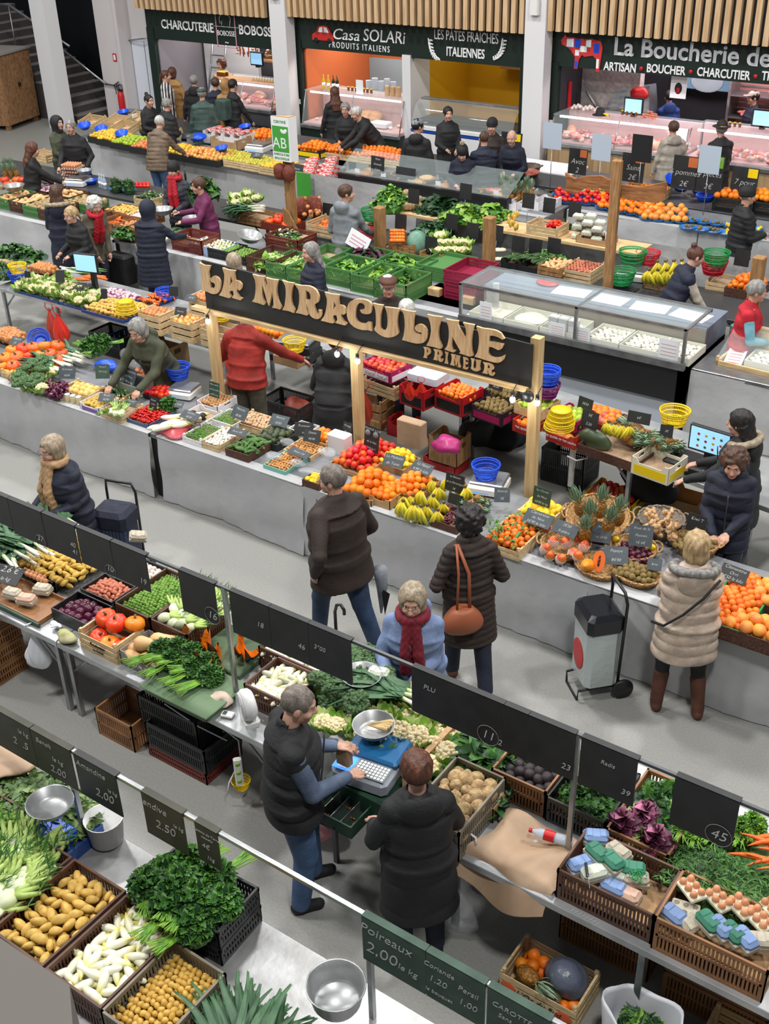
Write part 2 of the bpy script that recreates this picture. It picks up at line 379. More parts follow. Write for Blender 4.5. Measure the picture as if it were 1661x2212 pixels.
def wick(kD,r,h,r2=None,sy=1.,handle=True,m=None,rimm=None):
 b=MB();r2=r2 or r*.82;m=m or wT
 b.lathe([(.001,0),(r2,0),(r,h),(r-.008,h),(r2-.01,.01),(.001,.012)],30,cap=False,sy=sy)
 a=np.linspace(0,2*PI,41)
 for k in rg(2):
  b.tube([((r+.004*cos(9*t+k*PI))*cos(t),(r+.004*cos(9*t+k*PI))*sin(t)*sy,h+.005*sin(9*t+k*PI))for t in a],.009,6,caps=False)
 parts=[('wicker_basket',b.mesh('wicker_basket',m))]
 if handle:
  for sg in(-1,1):parts.append(('handle',MB().tube([(sg*(r-.01+.05*sin(t)),(.09*cos(t)),h+.01+.012*sin(t))for t in np.linspace(0,PI,12)],.008,6).mesh('handle',m)))
 proto(kD,'basket',parts,'wicker_basket')
wick('wicker',.2,.11);wick('wicker_big',.27,.15);wick('wicker_low',.21,.07,handle=False,sy=.8);wick('wicker_grey',.17,.13,m=mat('grey_wicker',c8(140,126,110),.7,col2=c8(92,80,70),sc_=60,kF=.8,bs=120))
def qR(x,y,z,rz,kA,lcd=True,dark=False,sz=1.):
 t=T('weighing_scale',kA,'scale',(x,y,z),rz);t.scale=(sz,sz,sz)
 b=MB();b.rbox(-.18,-.17,.012,.18,.17,.09,.02);b.obj('body',kH if dark else kV,t)
 b=MB();b.rbox(-.17,-.13,.1,.17,.17,.118,.012);b.box(-.05,-.02,.09,.05,.06,.1);b.obj('plate',kJ,t)
 b=MB();b.add([(-.13,-.172,.03),(.04,-.172,.03),(.04,-.158,.08),(-.13,-.158,.08),(-.13,-.16,.03),(.04,-.16,.03),(.04,-.15,.08),(-.13,-.15,.08)],[(0,1,2,3),(7,6,5,4),(0,3,7,4),(1,5,6,2)]);b.obj('display',wX,t)
 for sx in(-1,1):
  for sy in(-1,1):
   b=MB();b.lathe([(.016,0),(.016,.013)],10,t=(sx*.14,sy*.13,0));b.obj('foot',kH,t)
 return t
def board(x,y,z,w,h,lines,kA,rz=0,qJ=.35,m=None,name='price_sign',size=.04,kM=None,cm=None,th=.006,foot=0,kZ=.25,cat='sign',roll=0,frame=None):
 ''
 o=MB().box(-w/2,-th/2,0,w/2,th/2,h).obj(name,m or wV,None)
 o.location=(x,y,z);o.rotation_euler=(-qJ,roll,rz);tag(o,kA,cat,kM)
 if isinstance(lines,str):lines=[lines]
 n=len(lines)
 for i,ln in enumerate(lines):
  if not ln:continue
  s_=size
  if isinstance(ln,tuple):ln,s_=ln
  text(ln,s_,cm or qY,o,(0,-th/2-.001,h*(1-(i+.5)/n)),kZ=kZ,ext=.0008,off=-s_*.012)
 if frame:
  b=MB();f=.014
  for q in((-w/2-f,0-f,w/2+f,0),(-w/2-f,h,w/2+f,h+f),(-w/2-f,0,-w/2,h),(w/2,0,w/2+f,h)):b.box(q[0],-th,q[1],q[2],th,q[3])
  b.obj('frame',frame,o)
 if foot:
  b=MB();b.tube([(0,0,.01),(0,0,-foot)],.003,6);b.obj('pick',kJ,o)
 return o
def table(x0,y0,x1,y1,z,kA,kS=(),top=None,th=.03,k7=True,rz=0,yl=None):
 t=T('market_table',kA,'table',(x0,y0,0),rz);w,d=x1-x0,y1-y0
 b=MB();b.rbox(0,0,z-th,w,d,z,.004);b.box(0,0,z-th-.02,w,.02,z-th);b.obj('tabletop',top or xA,t)
 for lx in kS or(.05,w-.09):
  for ly in(yl or(.04,d-.08)):
   b=MB();b.box(lx,ly,0,lx+.04,ly+.04,z-th);b.obj('leg',kJ,t)
   if k7:
    s=1 if lx<w/2 else-1
    b=MB();b.tube([(lx+.02,ly+.02,z-th-.28),(lx+.02+s*.28,ly+.02,z-th-.01)],.012,6);b.obj('brace',kJ,t)
 return t
def cloth(x0,x1,y,ztop,kA,depth=.12,flare=.05,kB=0,wY=None,yt=None,gap=None,m=None,side_len=.9):
 ''
 q=np.random.RandomState(kB);nx=max(8,int((x1-x0)/.04));nz=16;b=MB();V=[]
 ph=q.rand(8)*6;
 for j in rg(nz+1):
  f=j/nz
  for i in rg(nx+1):
   x=x0+(x1-x0)*i/nx
   wv=sum(sin(x*k_+ph[a]+.6*f*(a%3-1))*am for a,(k_,am)in enumerate(((3.1,.5),(7.3,.32),(13.7,.14),(24.,.07))))
   fold=.012*sin(x*2*PI/.62+ph[5])**21
   V.append((x,y-flare*f*(.6+.4*sin(x*2+ph[6]))-.026*wv*f**.7-fold*(.3+.7*f)-.008*sin(9*f+ph[7]+x*3),ztop-f*(ztop-.012)))
 V+=[(a,c+.004,z)for a,c,z in V];N_=(nx+1)*(nz+1)
 f=[]
 for j in rg(nz):
  for i in rg(nx):
   k=j*(nx+1)+i;f.append((k,k+nx+1,k+nx+2,k+1));f.append((k+N_,k+1+N_,k+nx+2+N_,k+nx+1+N_))
 b.add(V,f,0,True)
 if depth:b.box(x0,y-.004,ztop-.004,x1,y+depth,ztop+.004)
 return b.obj('stall_cloth',m or xB,kA=kA,cat='cloth')
def bag(kD,m,w=.22,h=.38,th=.1,kB=0,twist=.5,name='plastic_bag'):
 def fn(v):
  z=v[:,2];pinch=np.clip((1-z)/1.5,.12,1)**.6;a=np.arctan2(v[:,1],v[:,0]);r=pinch*(1+.16*np.sin(5*a+3*z)+.08*np.sin(11*a-4*z))
  return np.stack([v[:,0]*r,v[:,1]*r,z],1)
 b=MB();b.blob(w/2,th/2,h/2,34,22,kK=.05,kB=kB,fn=fn)
 proto(kD,'bag',[(name,b.mesh(name,m))]+[('handle',MB().tube([(sg*.01,0,h*.42),(sg*.05,0,h*.52),(sg*.045,0,h*.66),(0,0,h*.7)],[.012,.01,.008,.006],6,flat=.4).mesh('handle',m))for sg in(-1,1)],name)
bag('bag_red',xI);bag('bag_white',wI,.18,.34,.06,3);bag('bag_clear',wD,.36,.5,.26,5)
bag('bag_net',mat('red_net_film',c8(190,60,44),.5,alpha=.8),.16,.4,.12,7)
def glyph(pts,holes=(),th=.03,m=None,bev=0.):
 from mathutils.geometry import tessellate_polygon
 def area2(q):return sum(q[i][0]*q[(i+1)%len(q)][1]-q[(i+1)%len(q)][0]*q[i][1]for i in rg(len(q)))
 def qC(q):
  o=[];n=len(q)
  for i in rg(n):
   a,b,c,d=[ar(q[(i+k-1)%n])for k in rg(4)]
   v1,v2=b-a,c-b;v3=d-c;o.append(tuple(b))
   L=np.linalg.norm(c-b)
   co=lambda p,r:(p@r)/(np.linalg.norm(p)*np.linalg.norm(r)+1e-9)
   if co(v1,v2)>.3 and co(v2,v3)>.3 and L>.02:o.append(tuple((-a+9*b+9*c-d)/16))
  return o
 loops=[qC(pts)]+[qC(h)for h in holes]
 flat=[p for l in loops for p in l];N_=len(flat);tr=tessellate_polygon([[Vector((a,b,0))for a,b in l]for l in loops]);b=MB()
 v=[(a,0,c)for a,c in flat]+[(a,-th,c)for a,c in flat];f=[]
 for q in tr:
  A,B,C=[flat[i]for i in q];ccw=(B[0]-A[0])*(C[1]-A[1])-(B[1]-A[1])*(C[0]-A[0])>0;q=q if ccw else q[::-1]
  f.append(tuple(i+N_ for i in q));f.append(tuple(q[::-1]))
 k=0
 for li,l in enumerate(loops):
  n=len(l);pos=area2(l)>0
  if li:pos=not pos
  for i in rg(n):
   i0,i1=k+i,k+(i+1)%n;f.append((i0,i1,i1+N_,i0+N_)if(area2(l)>0)==(li==0)else(i1,i0,i0+N_,i1+N_))
  k+=n
 return b.add(v,f)
def pm(name,a,b=None,**k):
 k.setdefault('rough',.5);k.setdefault('var',.12);return mat(name,c8(*a),col2=c8(*b)if b else None,**k)
kG=pm('leaf_green',(82,132,50),(52,102,38),sc_=14);kU=pm('dark_leaf',(36,74,34),(24,54,28),sc_=14)
kX=pm('light_leaf',(140,182,62),(96,150,44),sc_=14);qP=pm('pale_stalk',(200,214,150),(160,190,96),sc_=9)
wJ=pm('leek_green',(54,90,62),(76,116,76),sc_=6,kQ=(1,1,1));wK=pm('brown_stem',(112,88,50))
wZ=pm('ivory',(238,234,214),(222,218,190),sc_=10)
def one(kD,cat,m,mb,name=None):proto(kD,cat,[(name or kD,mb.mesh(kD,m))],name)
def fruit(kD,cat,m,r,kK=.03,sy=1.,sz=1.,name=None,n=14,k=9,fn=None,bend=0,kB=1):one(kD,cat,m,MB().blob(r,r*sy,r*sz,n,k,kK=kK,fn=fn,bend=bend,kB=kB),name)
def dimple(v):
 z=v[:,2];r=np.hypot(v[:,0],v[:,1]);v=v.copy();v[:,2]=z-.28*np.sign(z)*np.exp(-(r/.28)**2)*(.9+.1*z);v[:,:2]*=(1+.1*z)[:,None];return v
def tips(v):
 v=v.copy();z=v[:,2];v[:,2]=z*(1+.22*np.abs(z)**6);v[:,:2]*=(1-.25*z**6)[:,None];return v
fruit('orange','fruit',pm('orange_skin',(244,138,22),(236,120,14),sc_=9,kF=.25,bs=160,hue=.012,rough=.42),.04,.015)
fruit('blood_orange','fruit',pm('blood_orange_skin',(240,96,24),(200,44,26),sc_=14,kF=.2,bs=160,hue=.02,rough=.4),.037,.015,name='orange')
fruit('clementine','fruit',pm('clementine_skin',(240,134,36),(230,112,24),sc_=9,kF=.2,bs=170,hue=.01,rough=.4),.03,.02,sz=.86)
fruit('grapefruit','fruit',pm('grapefruit_skin',(246,170,66),(240,140,70),sc_=7,kF=.2,bs=120,rough=.45),.052,.02)
fruit('lemon','fruit',pm('lemon_skin',(242,206,40),(232,190,30),sc_=9,kF=.25,bs=140,rough=.42),.032,.02,sz=1.3,fn=tips)
fruit('lime_pear','fruit',pm('pale_pear_skin',(206,196,70),(170,160,50),sc_=9),.032,.03,sz=1.25,name='pear')
fruit('apple_red','fruit',pm('apple_red_skin',(190,36,34),(224,120,60),sc_=16,hue=.02,lo=.45,hi=.75,rough=.35),.037,.02,fn=dimple,name='apple')
fruit('apple_green','fruit',pm('apple_green_skin',(172,194,60),(150,176,48),sc_=12,rough=.35),.037,.02,fn=dimple,name='apple')
fruit('apple_yellow','fruit',pm('apple_yellow_skin',(232,206,60),(224,170,60),sc_=12,rough=.35,hue=.012),.037,.02,fn=dimple,name='apple')
fruit('apple_pink','fruit',pm('apple_pink_skin',(214,90,60),(232,190,100),sc_=16,rough=.35,hue=.02),.037,.02,fn=dimple,name='apple')
fruit('pomegranate','fruit',pm('pomegranate_skin',(196,46,62),(222,120,100),sc_=12,rough=.4),.046,.04)
fruit('tomato','vegetable',pm('tomato_skin',(222,44,24),(206,30,18),sc_=8,rough=.22,hue=.01),.036,.03,sz=.82)
fruit('potato','vegetable',pm('potato_skin',(222,184,96),(198,156,70),sc_=22,rough=.6,kF=.2,bs=60),.024,.09,sz=1.9,bend=.006,n=12,k=9)
fruit('potato_small','vegetable',pm('small_potato_skin',(214,174,84),(188,146,60),sc_=30,rough=.5),.017,.07,sz=1.35,n=10,k=7,name='potato')
fruit('date','fruit',pm('date_skin',(214,160,96),(180,120,60),sc_=30,rough=.35),.014,.05,sz=1.6,n=8,k=6)
fruit('potato_ratte','vegetable',pm('yellow_potato_skin',(218,182,84),(190,150,60),sc_=30,rough=.6),.021,.09,sz=2.1,bend=.007,n=12,k=9,name='potato')
fruit('sweet_potato','vegetable',pm('sweet_potato_skin',(186,112,70),(160,88,56),sc_=20,rough=.7),.03,.08,sz=2.1,bend=.006)
fruit('red_onion','vegetable',pm('red_onion_skin',(88,26,52),(60,16,40),sc_=5,kQ=(6,6,.5),rough=.22),.04,.03,sz=.95,fn=tips,name='onion')
fruit('onion','vegetable',pm('onion_skin',(206,142,84),(180,112,60),sc_=6,kQ=(6,6,.6),rough=.35),.033,.03,sz=1.05,fn=tips)
fruit('shallot','vegetable',pm('shallot_skin',(200,122,92),(172,88,66),sc_=8,kQ=(6,6,.6),rough=.35),.019,.05,sz=1.35,fn=tips)
fruit('beetroot','vegetable',pm('beetroot_skin',(50,38,42),(34,26,30),sc_=20,kF=.4,bs=50,rough=.6),.038,.07,sz=1.05,kB=4)
fruit('celeriac','vegetable',pm('celeriac_skin',(186,158,112),(134,108,74),sc_=26,kF=1.,bs=45,rough=.8),.052,.06,sz=.92,kB=5,n=18,k=12)
fruit('radish_black','vegetable',pm('turnip_skin',(216,190,196),(120,50,100),gradz=(0.,.02),sc_=8),.032,.04,sz=.85,name='turnip')
fruit('mushroom_cap','vegetable',pm('mushroom_skin',(190,146,106),(220,190,156),sc_=20),.02,.05,sz=.7,name='mushroom',n=10,k=7)
fruit('mushroom_white','vegetable',pm('white_mushroom_skin',(236,232,222),(214,208,196),sc_=20),.02,.05,sz=.7,name='mushroom',n=10,k=7)
fruit('kiwi','fruit',pm('kiwi_skin',(136,116,66),(112,92,50),sc_=30,rough=.8,kF=.3,bs=120),.026,.03,sz=1.2)
fruit('avocado','fruit',pm('avocado_skin',(42,52,36),(70,84,46),sc_=14,kF=.5,bs=60,rough=.5),.034,.02,sz=1.35)
fruit('plum','fruit',pm('passion_fruit_skin',(88,22,44),(60,16,32),sc_=10,rough=.3),.03,.03,name='passion_fruit')
fruit('walnut','nut',pm('walnut_shell',(196,150,100),(168,120,74),sc_=30,kF=.8,bs=80),.018,.05,sz=1.15,n=10,k=7)
fruit('melon','fruit',pm('melon_skin',(236,178,76),(222,196,120),sc_=12),.042,.02)
fruit('egg','egg',pm('egg_shell',(204,138,96),(214,152,112),sc_=5,rough=.5),.0215,0,sz=1.3,n=12,k=8)
fruit('cheese_ball','cheese',pm('fresh_cheese',(246,242,226),rough=.55),.03,.04,sz=.6,name='cheese')
fruit('goat_cheese','cheese',pm('goat_cheese_rind',(240,232,206),(230,214,176),sc_=9),.03,.02,sz=.5,name='cheese',n=14,k=7)
fruit('garlic','vegetable',pm('garlic_skin',(232,222,210),(206,186,180),sc_=14,kQ=(5,5,.6)),.024,.05,sz=.95,fn=tips,n=12)
fruit('prune','fruit',pm('prune_skin',(34,20,26)),.016,.08,sz=1.2,name='prune',n=10,k=6)
fruit('radish','vegetable',pm('radish_skin',(200,30,60)),.012,.04,name='radish',n=8,k=6)
fruit('meat','meat',pm('red_meat',(196,70,66),(236,170,160),sc_=22,rough=.35,hue=.02),.055,.13,sy=.7,sz=.5,name='meat_cut',kB=9)
fruit('pale_meat','meat',pm('pale_meat',(232,170,150),(246,214,190),sc_=16,rough=.35),.05,.12,sy=.75,sz=.55,name='meat_cut',kB=12)
fruit('sausage','meat',pm('sausage_skin',(176,84,62),(206,130,100),sc_=18,rough=.35,hue=.015),.02,.03,sz=3.6,bend=.012)
fruit('ham','meat',pm('ham_skin',(222,140,110),(240,196,160),sc_=7,rough=.4),.07,.07,sz=1.6,name='ham')
fruit('sprout','vegetable',pm('sprout_leaf',(126,162,58),(78,124,36),sc_=34,kF=.5,bs=90),.0165,.06,name='brussels_sprout',n=10,k=7)
def taper(kD,cat,m,L,rs,bend=0.,n=8,name=None,parts=(),flat=1.):
 k=len(rs);p=[(bend*sin(PI*i/(k-1)),0,L*(i/(k-1)-.5))for i in rg(k)]
 mb=MB().tube(p,rs,n,flat=flat);proto(kD,cat,[(name or kD,mb.mesh(kD,m))]+list(parts),name)
xL=mat('endive_leaf',c8(240,238,214),.4,col2=c8(214,206,92),gradz=(0.,.064),var=.06)
taper('endive','vegetable',xL,.14,[.008,.018,.0225,.023,.02,.013,.003],.004,9)
c_car=pm('carrot_skin',(232,112,34),(216,94,26),sc_=20)
taper('carrot','vegetable',c_car,.17,[.001,.006,.01,.013,.016,.012],.008,8)
taper('parsnip','vegetable',pm('parsnip_skin',(226,198,140),(206,174,112),sc_=16),.2,[.001,.006,.012,.02,.026,.02],.004,9)
taper('cucumber','vegetable',pm('cucumber_skin',(52,92,40),(90,128,58),sc_=14,kQ=(6,6,.6)),.13,[.004,.016,.019,.019,.016,.005],.008,9)
taper('courgette','vegetable',pm('courgette_skin',(34,64,28),(58,92,40),sc_=20,kQ=(6,6,.6),rough=.35),.2,[.008,.018,.021,.021,.019,.01],.008,9,parts=[('stem',MB().tube([(0,0,.098),(0,0,.118)],[.009,.008],6).mesh('stem',qP))])
taper('green_bean','vegetable',pm('bean_skin',(96,142,54)),.11,[.002,.0036,.004,.003],.01,5)
taper('aubergine','vegetable',pm('aubergine_skin',(36,20,42),rough=.2),.18,[.008,.028,.036,.034,.024,.012],.006,10,parts=[('calyx',MB().tube([(0,0,.075),(0,0,.095)],[.022,.007],8).mesh('calyx',kG))])
taper('banana_yellow','fruit',pm('banana_skin',(236,208,50),(190,200,60),sc_=9),.17,[.004,.012,.016,.017,.016,.012,.005,.004],.035,7,name='banana')
taper('spring_onion','vegetable',mat('spring_onion_skin',c8(240,240,226),.4,col2=c8(88,140,60),gradz=(-.1,.02)),.34,[.012,.007,.007,.008,.006,.002],.01,7)
taper('pepper_pod','vegetable',pm('red_pepper',(200,24,18),rough=.25),.06,[.002,.008,.011,.009],.006,7,name='pepper')
def leaf_t(w=.5,fold=.12,qA=.3,n=4):
 v=[];f=[]
 for i in rg(n+1):
  t=i/n;q=w*sin(PI*min(1,t*.92+.05))**.8*.5;z=qA*(t-t*t*1.6)
  v+=[(t,-q,z+fold*q*2),(t,0,z),(t,q,z+fold*q*2)]
 for i in rg(n):
  a=i*3;f+=[(a,a+3,a+4,a+1),(a+1,a+4,a+5,a+2)]
 return ar(v),f
def rmat(yaw,pitch,roll,s):
 cy,sy,cp,sp,cr,sr=np.cos(yaw),np.sin(yaw),np.cos(pitch),np.sin(pitch),np.cos(roll),np.sin(roll)
 Rz=np.zeros((len(yaw),3,3));Rz[:,0,0]=cy;Rz[:,0,1]=-sy;Rz[:,1,0]=sy;Rz[:,1,1]=cy;Rz[:,2,2]=1
 Ry=np.zeros_like(Rz);Ry[:,0,0]=cp;Ry[:,0,2]=sp;Ry[:,2,0]=-sp;Ry[:,2,2]=cp;Ry[:,1,1]=1
 Rx=np.zeros_like(Rz);Rx[:,1,1]=cr;Rx[:,1,2]=-sr;Rx[:,2,1]=sr;Rx[:,2,2]=cr;Rx[:,0,0]=1
 return(Rz@Ry@Rx)*np.asarray(s)[:,None,None]
def xM(mb,n,rx,ry,h,size,mats=1,w=.55,fold=.15,qA=.3,kB=0,z0=0,spread=1.,lift=.5,tn=3):
 ''
 q=np.random.RandomState(kB);tv,tf=leaf_t(w,fold,qA,tn);a=q.rand(n)*6.283;r=np.sqrt(q.rand(n))
 th=r*PI/2;cen=np.stack([rx*np.sin(th)*np.cos(a)*.82,ry*np.sin(th)*np.sin(a)*.82,z0+h*np.cos(th)**.8*(.8+.2*q.rand(n))],1)
 R=rmat(a+q.randn(n)*.7*spread,-(lift*(1-r)*1.6-.35*r)+q.randn(n)*.45,q.randn(n)*.6,size*(.7+.6*q.rand(n)))
 mb.inst(tv,tf,R,cen-R@ar([.35,0,0]),q.randint(0,mats,n));return mb
def qB(w,d,h,n,size,mats,kA,loc,rz=0,kB=0,name='leaf_pile',wl=.55,cat='vegetable',qA=.3,q3=False,kM=None):
 ''
 q=np.random.RandomState(kB);mb=MB();tv,tf=leaf_t(wl,.15,qA,3);x=q.rand(n)-.5;y=q.rand(n)-.5
 z=h*(1-(2*x)**2)*(1-(2*y)**2)*.75+h*.25*q.rand(n)
 R=rmat(q.rand(n)*6.283,q.randn(n)*.45-.1,q.randn(n)*.5,size*(.7+.6*q.rand(n)))
 mb.inst(tv,tf,R,np.stack([x*w,y*d,z],1)-R@ar([.5,0,0]),q.randint(0,len(mats),n))
 def dome(v):v=v.copy();v[:,2]=np.maximum(v[:,2],-.1);return v
 mb.blob(w*.5,d*.5,h*.75,16,8,0,fn=dome,kK=.05)
 if q3:
  for _ in rg(q3):a=q.rand()*6.28;p=ar([(q.rand()-.5)*w*.8,(q.rand()-.5)*d*.8,h*.7]);e=p+ar([cos(a)*size*1.4,sin(a)*size*1.4,.02]);mb.tube([p,(p+e)/2+[0,0,.02],e],.0025,4,len(mats)-1)
 return mb.obj(name,mats,None,loc,rz,kA=kA,cat=cat,kD='stuff',kM=kM)
def bush(kD,n,rx,ry,h,size,mats,stems=0,sl=.12,sm=None,kB=0,name=None,w=.7,tuft=3,cat='vegetable',wL=0):
 ''
 mb=MB();xM(mb,n,rx,ry,h,size,len(mats),w=w,kB=kB,lift=.8,spread=1.6,tn=2)
 mb.blob(rx*.8,ry*.8,h*.8,12,8,0,kK=.1)
 parts=[(name or kD,mb.mesh(kD,mats))]
 if stems:
  q=np.random.RandomState(kB+1);c=MB()
  for i in rg(stems):
   a=q.randn()*.16;y=q.randn()*.016;c.tube([(-rx*.3,y*.5,h*.2),(-rx-sl*.3,y*1.2,h*.16+.01*q.rand()),(-rx-sl,y*1.6+a*sl*.6,.012+.03*q.rand())],[.003,.0032,.0028],5)
  parts.append(('stalks',c.mesh('stalks',sm or kX)))
 proto(kD,cat,parts,name)
bush('parsley_curly',900,.1,.095,.1,.03,[kG,kU,kG],26,.17,kB=2,name='parsley_bunch')
bush('parsley_flat',620,.12,.12,.12,.045,[kG,kU,kG,kG],22,.12,kB=5,name='parsley_bunch')
bush('parsley_lite',420,.08,.08,.09,.035,[kX,kG],12,.1,kB=6,name='herb_bunch')
bush('radicchio',70,.06,.06,.08,.075,[pm('radicchio_leaf',(92,30,60),(60,20,44),sc_=20),pm('radicchio_rib',(190,120,150),(92,30,60),sc_=14)],w=.9,kB=8)
bush('lettuce',150,.11,.11,.1,.085,[kX,pm('lettuce_pale',(176,202,96),(120,168,56),sc_=20)],w=.95,kB=9)
bush('lettuce_dark',90,.11,.11,.09,.09,[kG,kU],w=.8,kB=10,name='lettuce')
bush('herb_dark',300,.08,.08,.11,.035,[kU,kG],kB=11,name='potted_herb',w=.3)
def cauli():
 q=np.random.RandomState(3);b=MB();b.blob(.068,.068,.05,16,10,t=(0,0,.03));tv=MB().blob(1,1,1,7,5);n=90
 a=q.rand(n)*6.28;th=np.arccos(1-q.rand(n)*.95);cen=np.stack([.066*np.sin(th)*np.cos(a),.066*np.sin(th)*np.sin(a),.03+.05*np.cos(th)],1)
 s=.011+.007*q.rand(n);b.inst(tv.v[0],tv.f,np.eye(3)[None]*s[:,None,None],cen)
 l=MB();n=26;tv,tf=leaf_t(.6,.2,-.5,4);a=np.arange(n)*2.4;R=rmat(a,-.7+q.rand(n)*.5,q.randn(n)*.2,.085+.04*q.rand(n))
 l.inst(tv,tf,R,np.stack([.045*np.cos(a),.045*np.sin(a),np.full(n,0.)],1),np.arange(n)%2)
 proto('cauliflower','vegetable',[('cauliflower',b.mesh('cauliflower',pm('cauliflower_curd',(236,222,184),(212,190,140),sc_=60,kF=.6,bs=110))),('leaves',l.mesh('leaves',[qP,kX]))])
cauli()
def brocc():
 q=np.random.RandomState(4);b=MB();tv=MB().blob(1,1,1,7,5);g=pm('broccoli_floret',(98,130,82),(64,96,56),sc_=60,kF=1.,bs=120)
 for k in rg(9):
  a=k*2.4;r=0.if k==0 else.045;c=ar([r*cos(a),r*sin(a),.075+(.02 if k==0 else 0)])
  b.blob(.03,.03,.024,10,7,t=c);n=26;aa=q.rand(n)*6.28;th=np.arccos(1-q.rand(n));cen=c+np.stack([.029*np.sin(th)*np.cos(aa),.029*np.sin(th)*np.sin(aa),.022*np.cos(th)],1)
  b.inst(tv.v[0],tv.f,np.eye(3)[None]*(.007+.005*q.rand(n))[:,None,None],cen)
 s=MB();s.tube([(0,0,-.03),(0,0,.03),(0,0,.07)],[.02,.018,.03],9)
 for k in rg(6):a=k*1.05;s.tube([(0,0,.02),(.04*cos(a),.04*sin(a),.07)],.009,6)
 proto('broccoli','vegetable',[('broccoli',b.mesh('broccoli',g)),('stalk',s.mesh('stalk',kX))])
brocc()
def xN():
 prof=[(.001,0.),(.05,-.002),(.078,.02),(.09,.05),(.083,.085),(.055,.108),(.02,.108),(.001,.1)]
 for nm,m in(('pumpkin',pm('pumpkin_skin',(226,96,26),(214,72,20),sc_=9,rough=.35,hue=.012)),('pumpkin_y',pm('pumpkin_skin_light',(236,140,34),(224,110,26),sc_=9,rough=.35))):
  b=MB();b.lathe(prof,32,ribs=10,ribd=.07);s=MB().tube([(0,0,.098),(.002,0,.118),(.012,0,.135)],[.014,.01,.011],7)
  proto(nm,'vegetable',[('pumpkin',b.mesh('pumpkin',m)),('stem',s.mesh('stem',wK))],'pumpkin')
 b=MB();b.lathe([(.001,-.115),(.03,-.112),(.052,-.085),(.056,-.055),(.046,-.02),(.036,.03),(.034,.08),(.026,.108),(.001,.115)],20)
 s=MB().tube([(0,0,.11),(0,0,.13)],[.01,.008],6)
 proto('butternut','vegetable',[('butternut_squash',b.mesh('butternut',pm('butternut_skin',(226,182,130),(214,166,112),sc_=6))),('stem',s.mesh('stem',wK))],'butternut_squash')
 for nm,A,R in(('wedge',.55,.16),('wedge_small',.42,.12)):
  fl,rd=MB(),MB();n=12;V=[];
  for i in rg(n+1):
   th=-PI*.48+PI*.96*i/n;ro,ri=R,R*(.72-.12*abs(sin(th)));c,s_=cos(th),sin(th)
   V+=[(ro*c,-A*R*.5*c**.5,ro*s_),(ri*c,0,ri*s_),(ro*c,A*R*.5*c**.5,ro*s_)]
  f=[]
  for i in rg(n):a=i*3;f+=[(a+1,a,a+3,a+4),(a+2,a+1,a+4,a+5)]
  fl.add(V,f,0,False)
  V2=[];
  for i in rg(n+1):
   th=-PI*.48+PI*.96*i/n;c,s_=cos(th),sin(th)
   for k in rg(5):y=(k/4-.5)*A*R*c**.5;ex=.012*cos((k/4-.5)*PI);V2.append(((R+ex)*c,y,(R+ex)*s_))
  rd.add(V2,[(i*5+k,i*5+k+1,(i+1)*5+k+1,(i+1)*5+k)for i in rg(n)for k in rg(4)],0,True)
  proto(nm,'vegetable',[('pumpkin_wedge',fl.mesh('wedge',pm('pumpkin_flesh',(246,132,20),(238,116,14),sc_=8,rough=.4))),('rind',rd.mesh('rind',pm('pumpkin_rind',(96,58,34),(60,44,30),sc_=14)))],'pumpkin_wedge')
 b=MB();b.blob(.045,.03,.05,14,9,kK=.04,kB=6);
 for k in rg(4):b.tube([(0,0,.03),((k-1.5)*.02,0,.07),((k-1.5)*.03,.005*k,.13)],[.018,.013,.008],7,1)
 l=MB();q=np.random.RandomState(8);n=22;tv,tf=leaf_t(.09,.1,.2,2);R=rmat(q.rand(n)*6.28,-1.1+q.randn(n)*.4,q.randn(n),.04+.04*q.rand(n));l.inst(tv,tf,R,np.stack([q.randn(n)*.025,q.randn(n)*.012,.11+.02*q.rand(n)],1))
 proto('fennel','vegetable',[('fennel_bulb',b.mesh('fennel',[pm('fennel_bulb_skin',(236,238,218),(204,216,160),sc_=7,kQ=(5,5,.5)),pm('fennel_stalk',(176,200,110))])),('fronds',l.mesh('fronds',kG))],'fennel_bulb')
 for nm,Ln,fan in(('leek',.34,.5),('leek_big',.5,.9)):
  b=MB();b.tube([(0,0,-.2),(0,0,-.05),(0,0,.04)],[.016,.014,.017],9,0)
  for k in rg(9):
   q=np.random.RandomState(k+(nm=='leek')*20);a=(k-4)*.1*fan+q.randn()*.1;L=Ln*(.7+.3*q.rand());w=.027;V=[];n=7
   for i in rg(n+1):
    t=i/n;x=sin(a)*L*t+.22*a*t*t+.03*sin(4*t+k);y=.09*sin(k*2.1)*t*t-.13*L*2*t**3+(k%3-1)*.009+.05*t;z=.02+L*t*cos(a);ww=w*(1-.75*t**2.2)
    V+=[(x-ww,y+.008,z),(x,y-.004,z),(x+ww,y+.008,z)]
   b.add(V,[g for i in rg(n)for g in((i*3,i*3+1,i*3+4,i*3+3),(i*3+1,i*3+2,i*3+5,i*3+4))],1,True)
  r=MB()
  for k in rg(8):a=k*.8;r.tube([(.01*cos(a),.01*sin(a),-.2),(.018*cos(a),.018*sin(a),-.225)],.0015,4)
  proto(nm,'vegetable',[('leek',b.mesh('leek',[mat('leek_shaft',c8(236,236,214),.4,col2=c8(160,190,110),gradz=(-.08,.04)),wJ])),('roots',r.mesh('roots',wZ))],'leek')
 b=MB();b.blob(.055,.055,.085,22,16,fn=lambda v:v*(1+.05*(np.sin(np.arctan2(v[:,1],v[:,0])*8+v[:,2]*9)*np.sin(np.arctan2(v[:,1],v[:,0])*8-v[:,2]*9))[:,None]))
